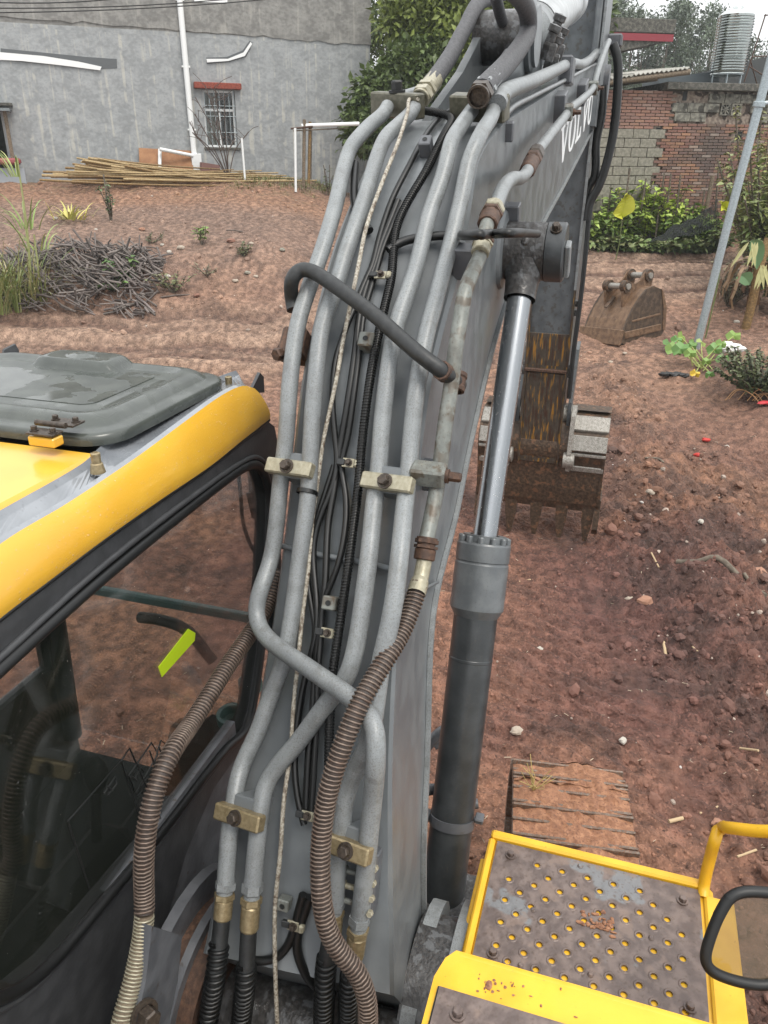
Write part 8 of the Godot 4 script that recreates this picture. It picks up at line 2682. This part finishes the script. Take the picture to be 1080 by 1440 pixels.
func spare_bucket() -> void:
	# trenching bucket lying on the soil, hinge ears up, open side to the right
	var at := on_ground(Vector3(4.165, 0.812, -13.523))
	var sb := thing("spare_bucket", "muddy brown spare excavator bucket lying on the soil beside the leaning pole", "bucket", at, deg_to_rad(-56.0))
	sb.rotation.z = deg_to_rad(5.0)
	# local: width along x, open side towards -z turned right; profile in (z, y)
	var prof := [[0.60, -0.12], [0.57, 0.02], [0.47, 0.24], [0.34, 0.43], [0.18, 0.60], [0.04, 0.70], [-0.14, 0.74], [-0.36, 0.66]]
	var W := 0.40
	var s := Sh.new()
	for k in prof.size() - 1:
		var a := Vector3(0, prof[k][1], prof[k][0])
		var b := Vector3(0, prof[k + 1][1], prof[k + 1][0])
		var nn := Vector3(1, 0, 0).cross(b - a).normalized()
		if nn.y + nn.z < 0: nn = -nn
		for o in [0.0, -0.03]:
			s.quad(Vector3(-W, 0, 0) + a + nn * o, Vector3(W, 0, 0) + a + nn * o, Vector3(W, 0, 0) + b + nn * o, Vector3(-W, 0, 0) + b + nn * o, nn if o == 0.0 else -nn)
	put("shell", s, M.spare, sb)
	for x in [-W - 0.03, W]:
		var p := Sh.new()
		var pl := []
		for q in prof: pl.append(Vector3(x, q[1] + 0.006, q[0]))
		pl.append_array([Vector3(x, 0.35, -0.48), Vector3(x, -0.02, -0.50), Vector3(x, -0.15, -0.4), Vector3(x, -0.15, 0.5)])
		p.prism(pl, Vector3(0.03, 0, 0))
		put("side_plate", p, M.spare_shaded, sb)
		var rib := Sh.new()
		rib.box(Vector3(x + 0.015, 0.24, 0.0), Vector3(0.05, 0.035, 0.72), Basis(Vector3(1, 0, 0), 0.08), 0.006)
		rib.box(Vector3(x + 0.015, 0.02, 0.06), Vector3(0.06, 0.12, 0.92), Basis(Vector3(1, 0, 0), 0.05), 0.01)
		put("side_rib", rib, M.spare, sb)
		var e := Sh.new()
		var ex: float = x + (-0.012 if x < 0 else 0.012)
		e.prism([Vector3(ex, 0.62, -0.40), Vector3(ex, 0.68, -0.34), Vector3(ex, 0.34, -0.43), Vector3(ex, 0.0, -0.45), Vector3(ex, -0.02, -0.52), Vector3(ex, 0.36, -0.51)], Vector3(0.03, 0, 0))
		put("edge_plate", e, M.spare, sb)
	var lip := Sh.new()
	lip.box(Vector3(0, -0.03, 0.62), Vector3(2 * W + 0.12, 0.26, 0.06), Basis(Vector3(1, 0, 0), -0.25), 0.012)
	put("cutting_edge", lip, M.spare, sb)
	for x in [-0.2, 0.17]:
		var e := Sh.new()
		var pl := [Vector3(x, 0.4, 0.34), Vector3(x, 0.66, 0.36), Vector3(x, 0.82, 0.32), Vector3(x, 0.83, 0.2), Vector3(x, 0.78, 0.06), Vector3(x, 0.84, -0.08), Vector3(x, 0.96, -0.18), Vector3(x, 0.98, -0.32), Vector3(x, 0.88, -0.40), Vector3(x, 0.62, -0.34)]
		e.prism(pl, Vector3(0.035, 0, 0))
		put("hinge_ear", e, M.spare, sb)
		for q in [[0.76, 0.28], [0.90, -0.27]]:
			var b := Sh.new()
			b.lathe(Vector3(x - 0.03, q[0], q[1]), Vector3(1, 0, 0), [[0.05, 0.0], [0.10, 0.0], [0.10, 0.095], [0.05, 0.095]], 20)
			put("ear_boss", b, M.bucket, sb)
	for q in [[0.76, 0.28], [0.90, -0.27]]:
		var b := Sh.new()
		b.lathe(Vector3(-0.26, q[0], q[1]), Vector3(1, 0, 0), [[0.0, 0.0], [0.05, 0.0], [0.05, 0.52], [0.0, 0.52]], 16)
		put("hinge_pin", b, M.bucket_grey, sb)
	var lk := Sh.new()
	lk.box(Vector3(-0.06, 0.50, 0.36), Vector3(0.07, 0.26, 0.03), Basis(Vector3(1, 0, 0), -0.9), 0.006)
	put("lifting_lug", lk, M.bucket, sb)

func ground_litter() -> void:
	var r := RandomNumberGenerator.new()
	r.seed = 222
	# stones that can be told apart
	var meshes := []
	for k in 5:
		var s := Sh.new()
		s.rock(Vector3.ZERO, Vector3(1, 0.62, 0.85), r, 5, 8)
		meshes.append(s.mesh([M.block, plain(Color8(150, 112, 92), 0.9), plain(Color8(158, 146, 132), 0.85), plain(Color8(126, 92, 78), 0.9), plain(Color8(172, 166, 156), 0.8)][k]))
	var named := [[Vector3(-3.876, 1.944, -15.226), 0.13, 2, "largest pale flat stone halfway up the bank"], [Vector3(-4.067, 1.902, -15.119), 0.09, 4, "white oblong chip beside the largest pale stone"], [Vector3(-4.271, 2.010, -15.432), 0.07, 4, "round white chip left of the largest pale stone"], [Vector3(-2.560, 1.973, -15.305), 0.09, 2, "pale square stone nearest the boom on the bank"], [Vector3(-2.978, 2.048, -15.559), 0.13, 3, "reddish broken brick left of the pale square stone"], [Vector3(-1.962, 1.908, -15.231), 0.1, 0, "flat grey stone against the boom"], [Vector3(-5.776, 2.218, -16.230), 0.06, 4, "white chip between the yellow plant and the stick heap"], [Vector3(-6.816, 2.352, -16.884), 0.09, 4, "white chip left of the yellow plant"], [Vector3(-3.919, 1.550, -14.299), 0.09, 4, "white scrap on the herb right of the stick heap"], [Vector3(-4.869, 2.235, -16.281), 0.1, 1, "pinkish crumpled lump in the middle of the bank"], [Vector3(-3.289, 1.641, -14.494), 0.05, 4, "small white chip above the dry weed"], [Vector3(-3.319, 1.324, -13.866), 0.1, 3, "brown stone at the foot of the bank"], [Vector3(-2.507, 1.618, -14.440), 0.1, 0, "grey rubble in the stone patch left of the boom"], [Vector3(-2.339, 1.560, -14.325), 0.08, 2, "pale rubble at the right of the stone patch"], [Vector3(-2.698, 1.519, -14.241), 0.09, 2, "pale rubble at the left of the stone patch"], [Vector3(2.866, 0.026, -7.626), 0.085, 2, "pale oval stone right of the working bucket"], [Vector3(2.942, 0.186, -8.798), 0.06, 3, "brown stone among the clods right of the bucket's top"], [Vector3(3.274, -0.000, -7.350), 0.08, 1, "tan stone standing on edge right of the pale oval stone"], [Vector3(2.241, -0.018, -5.672), 0.11, 1, "pinkish crumpled lump on the purple soil in front of the bucket"], [Vector3(2.162, -0.014, -5.828), 0.07, 2, "pale lump beside the pinkish crumpled one"], [Vector3(3.489, -0.023, -6.285), 0.13, 1, "tan split stone at the right end of the broken branch"], [Vector3(2.522, -0.019, -6.880), 0.05, 3, "dark red stone under the clods"], [Vector3(4.243, 0.300, -9.025), 0.05, 4, "white chip below the mound"], [Vector3(3.207, -0.014, -7.058), 0.06, 4, "white flat chip near the tan stone"], [Vector3(1.592, -0.009, -4.005), 0.05, 4, "white scrap beyond the track"], [Vector3(0.899, -0.013, -4.091), 0.07, 2, "pale crumpled lump beyond the left edge of the track"], [Vector3(1.954, -0.000, -3.328), 0.06, 1, "tan stone behind the grab rail"], [Vector3(2.187, 0.169, -8.702), 0.05, 0, "grey stone behind the bucket"], [Vector3(7.389, 1.355, -17.836), 0.07, 2, "pale stone on the road left of the dried banana plant"], [Vector3(6.320, 0.888, -14.063), 0.09, 4, "white stone at the foot of the dried banana plant"], [Vector3(3.768, 0.884, -14.171), 0.07, 2, "pale stone at the left of the spare bucket"], [Vector3(5.230, 0.879, -14.059), 0.06, 1, "tan stone between spare bucket and pole"], [Vector3(3.530, 0.632, -11.968), 0.06, 2, "pale chip in front of the spare bucket"], [Vector3(3.851, 0.683, -12.343), 0.06, 2, "pale chip under the spare bucket's corner"], [Vector3(1.254, -0.006, -5.128), 0.05, 4, "white chip in front of the bucket teeth"]]
	for q in named:
		var o := puts(numbered("stone"), meshes[q[2]], self)
		var k: float = q[1] * 0.72
		o.transform = Transform3D(Basis(Vector3.UP, r.randf() * TAU).scaled(Vector3(k, k * 0.8, k)), on_ground(q[0], k * 0.18))
		tag(o, q[3], "stone", "stones and chips on the soil")
	# red scraps
	for q in [[Vector3(3.809, 0.224, -8.815), "small red scrap among the clods below the mound"], [Vector3(4.044, 0.309, -9.206), "orange red scrap of cloth below the mound"]]:
		var s := Sh.new()
		s.rock(Vector3.ZERO, Vector3(0.06, 0.025, 0.05), r, 5, 8)
		var o := put("red_scrap", s, plain(Color8(176, 48, 40), 0.6))
		o.position = on_ground(q[0], 0.02)
		tag(o, q[1], "scrap")
	# broken branch on the right and thin twigs
	for q in [[[Vector3(2.720, -0.021, -6.308), Vector3(2.860, -0.019, -6.199), Vector3(3.007, -0.021, -6.154), Vector3(3.140, -0.020, -6.001)], 0.028, "broken brown branch lying on the soil at the right"], [[Vector3(3.222, -0.016, -6.046), Vector3(3.269, -0.012, -5.916), Vector3(3.301, -0.019, -5.759)], 0.02, "shorter broken branch right of the long one"], [[Vector3(3.106, 0.166, -8.613), Vector3(3.216, 0.142, -8.492), Vector3(3.262, 0.135, -8.423)], 0.014, "dark twig among the clods right of the bucket"], [[Vector3(2.535, -0.027, -6.481), Vector3(2.561, -0.023, -6.307)], 0.008, "thin pale twig on the purple soil"], [[Vector3(1.249, -0.022, -6.176), Vector3(1.357, -0.019, -6.199)], 0.008, "pale splinter in front of the bucket teeth"], [[Vector3(2.388, -0.012, -5.037), Vector3(2.407, -0.006, -4.908)], 0.007, "straw on the purple soil left of the clods"], [[Vector3(2.333, -0.001, -4.471), Vector3(2.364, -0.013, -4.399)], 0.006, "dry straw near the right edge"], [[Vector3(2.352, -0.001, -3.965), Vector3(2.407, -0.006, -3.853)], 0.008, "pale curved straw on the dark clods"], [[Vector3(1.899, -0.002, -3.437), Vector3(2.022, -0.008, -3.478)], 0.007, "pale straw left of the grab rail"], [[Vector3(1.953, -0.008, -3.061), Vector3(2.074, -0.015, -3.102)], 0.007, "dry stalk seen through the grab rail"], [[Vector3(1.679, -0.010, -3.345), Vector3(1.770, -0.003, -3.371)], 0.012, "chip of wood beyond the corner of the step"], [[Vector3(2.194, -0.005, -5.062), Vector3(2.175, -0.010, -4.818)], 0.012, "flat wooden splinter on the purple soil"]]:
		var p := []
		for e in q[0]: p.append(on_ground(e, q[1] * 0.7) - q[0][0])
		var s := Sh.new()
		s.tube(sm(p, 0.08), q[1], 7)
		var o := put("branch" if q[1] > 0.013 else "twig", s, M.bark if q[1] > 0.013 else plain(Color8(178, 156, 124), 0.9))
		o.position = q[0][0]
		tag(o, q[2], "branch" if q[1] > 0.013 else "twig")
	# gravel and clods past counting
	var cs := Sh.new()
	cs.rock(Vector3.ZERO, Vector3(1, 0.7, 0.9), r, 4, 7)
	var cm := cs.mesh(M.vcol)
	var cs2 := Sh.new()
	cs2.rock(Vector3.ZERO, Vector3(1, 0.55, 0.8), r, 4, 6)
	var cm2 := cs2.mesh(M.vcol)
	var nb := noise(51, 0.8, 4)
	for pass_ in 2:
		var xf := []
		var cl := []
		for k in 26000:
			var d: float = 2.0 + 19.0 * pow(r.randf(), 1.3)
			var x: float = r.randf_range(-0.62, 0.72) * d + 0.3
			var z := -d
			var cd := clods(x, z)
			var clump := smoothstep(-0.1, 0.45, nb.get_noise_2d(x * 1.1 + 9.0, z * 1.1))
			if r.randf() > (0.045 + 0.8 * cd + (0.22 if d > 12.0 else 0.0)) * (0.25 + 0.9 * clump): continue
			if road(x, z) > 0.5 and r.randf() < 0.55: continue
			var sz: float = r.randf_range(0.006, 0.02) * (1.0 + d * 0.03)
			if r.randf() < 0.10 + 0.12 * cd: sz *= r.randf_range(1.6, 3.4)
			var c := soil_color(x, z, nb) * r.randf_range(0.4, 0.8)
			var w := r.randf()
			if w < (0.06 if x > -0.1 * d or d < 12.0 else 0.22): c = Color(0.36, 0.29, 0.24) * r.randf_range(0.7, 1.2); sz *= 0.7
			elif w < 0.07: c = Color(0.5, 0.47, 0.44); sz *= 0.6
			xf.append(Transform3D(Basis(Vector3(r.randfn(), r.randfn() + 2, r.randfn()).normalized(), r.randf() * TAU).scaled(Vector3(sz, sz, sz)), on_ground(Vector3(x, 0, z), sz * 0.15)))
			cl.append(c)
		var o := multi("soil_clods" if pass_ == 0 else "gravel", cm if pass_ == 0 else cm2, xf, cl)
		tag(o, "loose clods scattered over the red soil" if pass_ == 0 else "small gravel and chips scattered over the red soil", "clods" if pass_ == 0 else "gravel")
	# straw and leaf bits
	var ss := Sh.new()
	ss.box(Vector3.ZERO, Vector3(1, 0.06, 0.09))
	var xf := []
	var cl := []
	for k in 900:
		var d: float = 2.5 + 17.0 * r.randf()
		var x: float = r.randf_range(-0.6, 0.7) * d + 0.3
		var sz := r.randf_range(0.012, 0.045)
		xf.append(Transform3D(Basis(Vector3.UP, r.randf() * TAU) * Basis(Vector3(1, 0, 0), r.randfn() * 0.3) * Basis().scaled(Vector3(sz, sz, sz)), on_ground(Vector3(x, 0, -d), 0.006)))
		cl.append(Color(0.46, 0.38, 0.28) * r.randf_range(0.6, 1.3))
	tag(multi("straw_bits", ss.mesh(M.vcol), xf, cl), "bits of straw and dead leaf strewn over the soil", "straw")
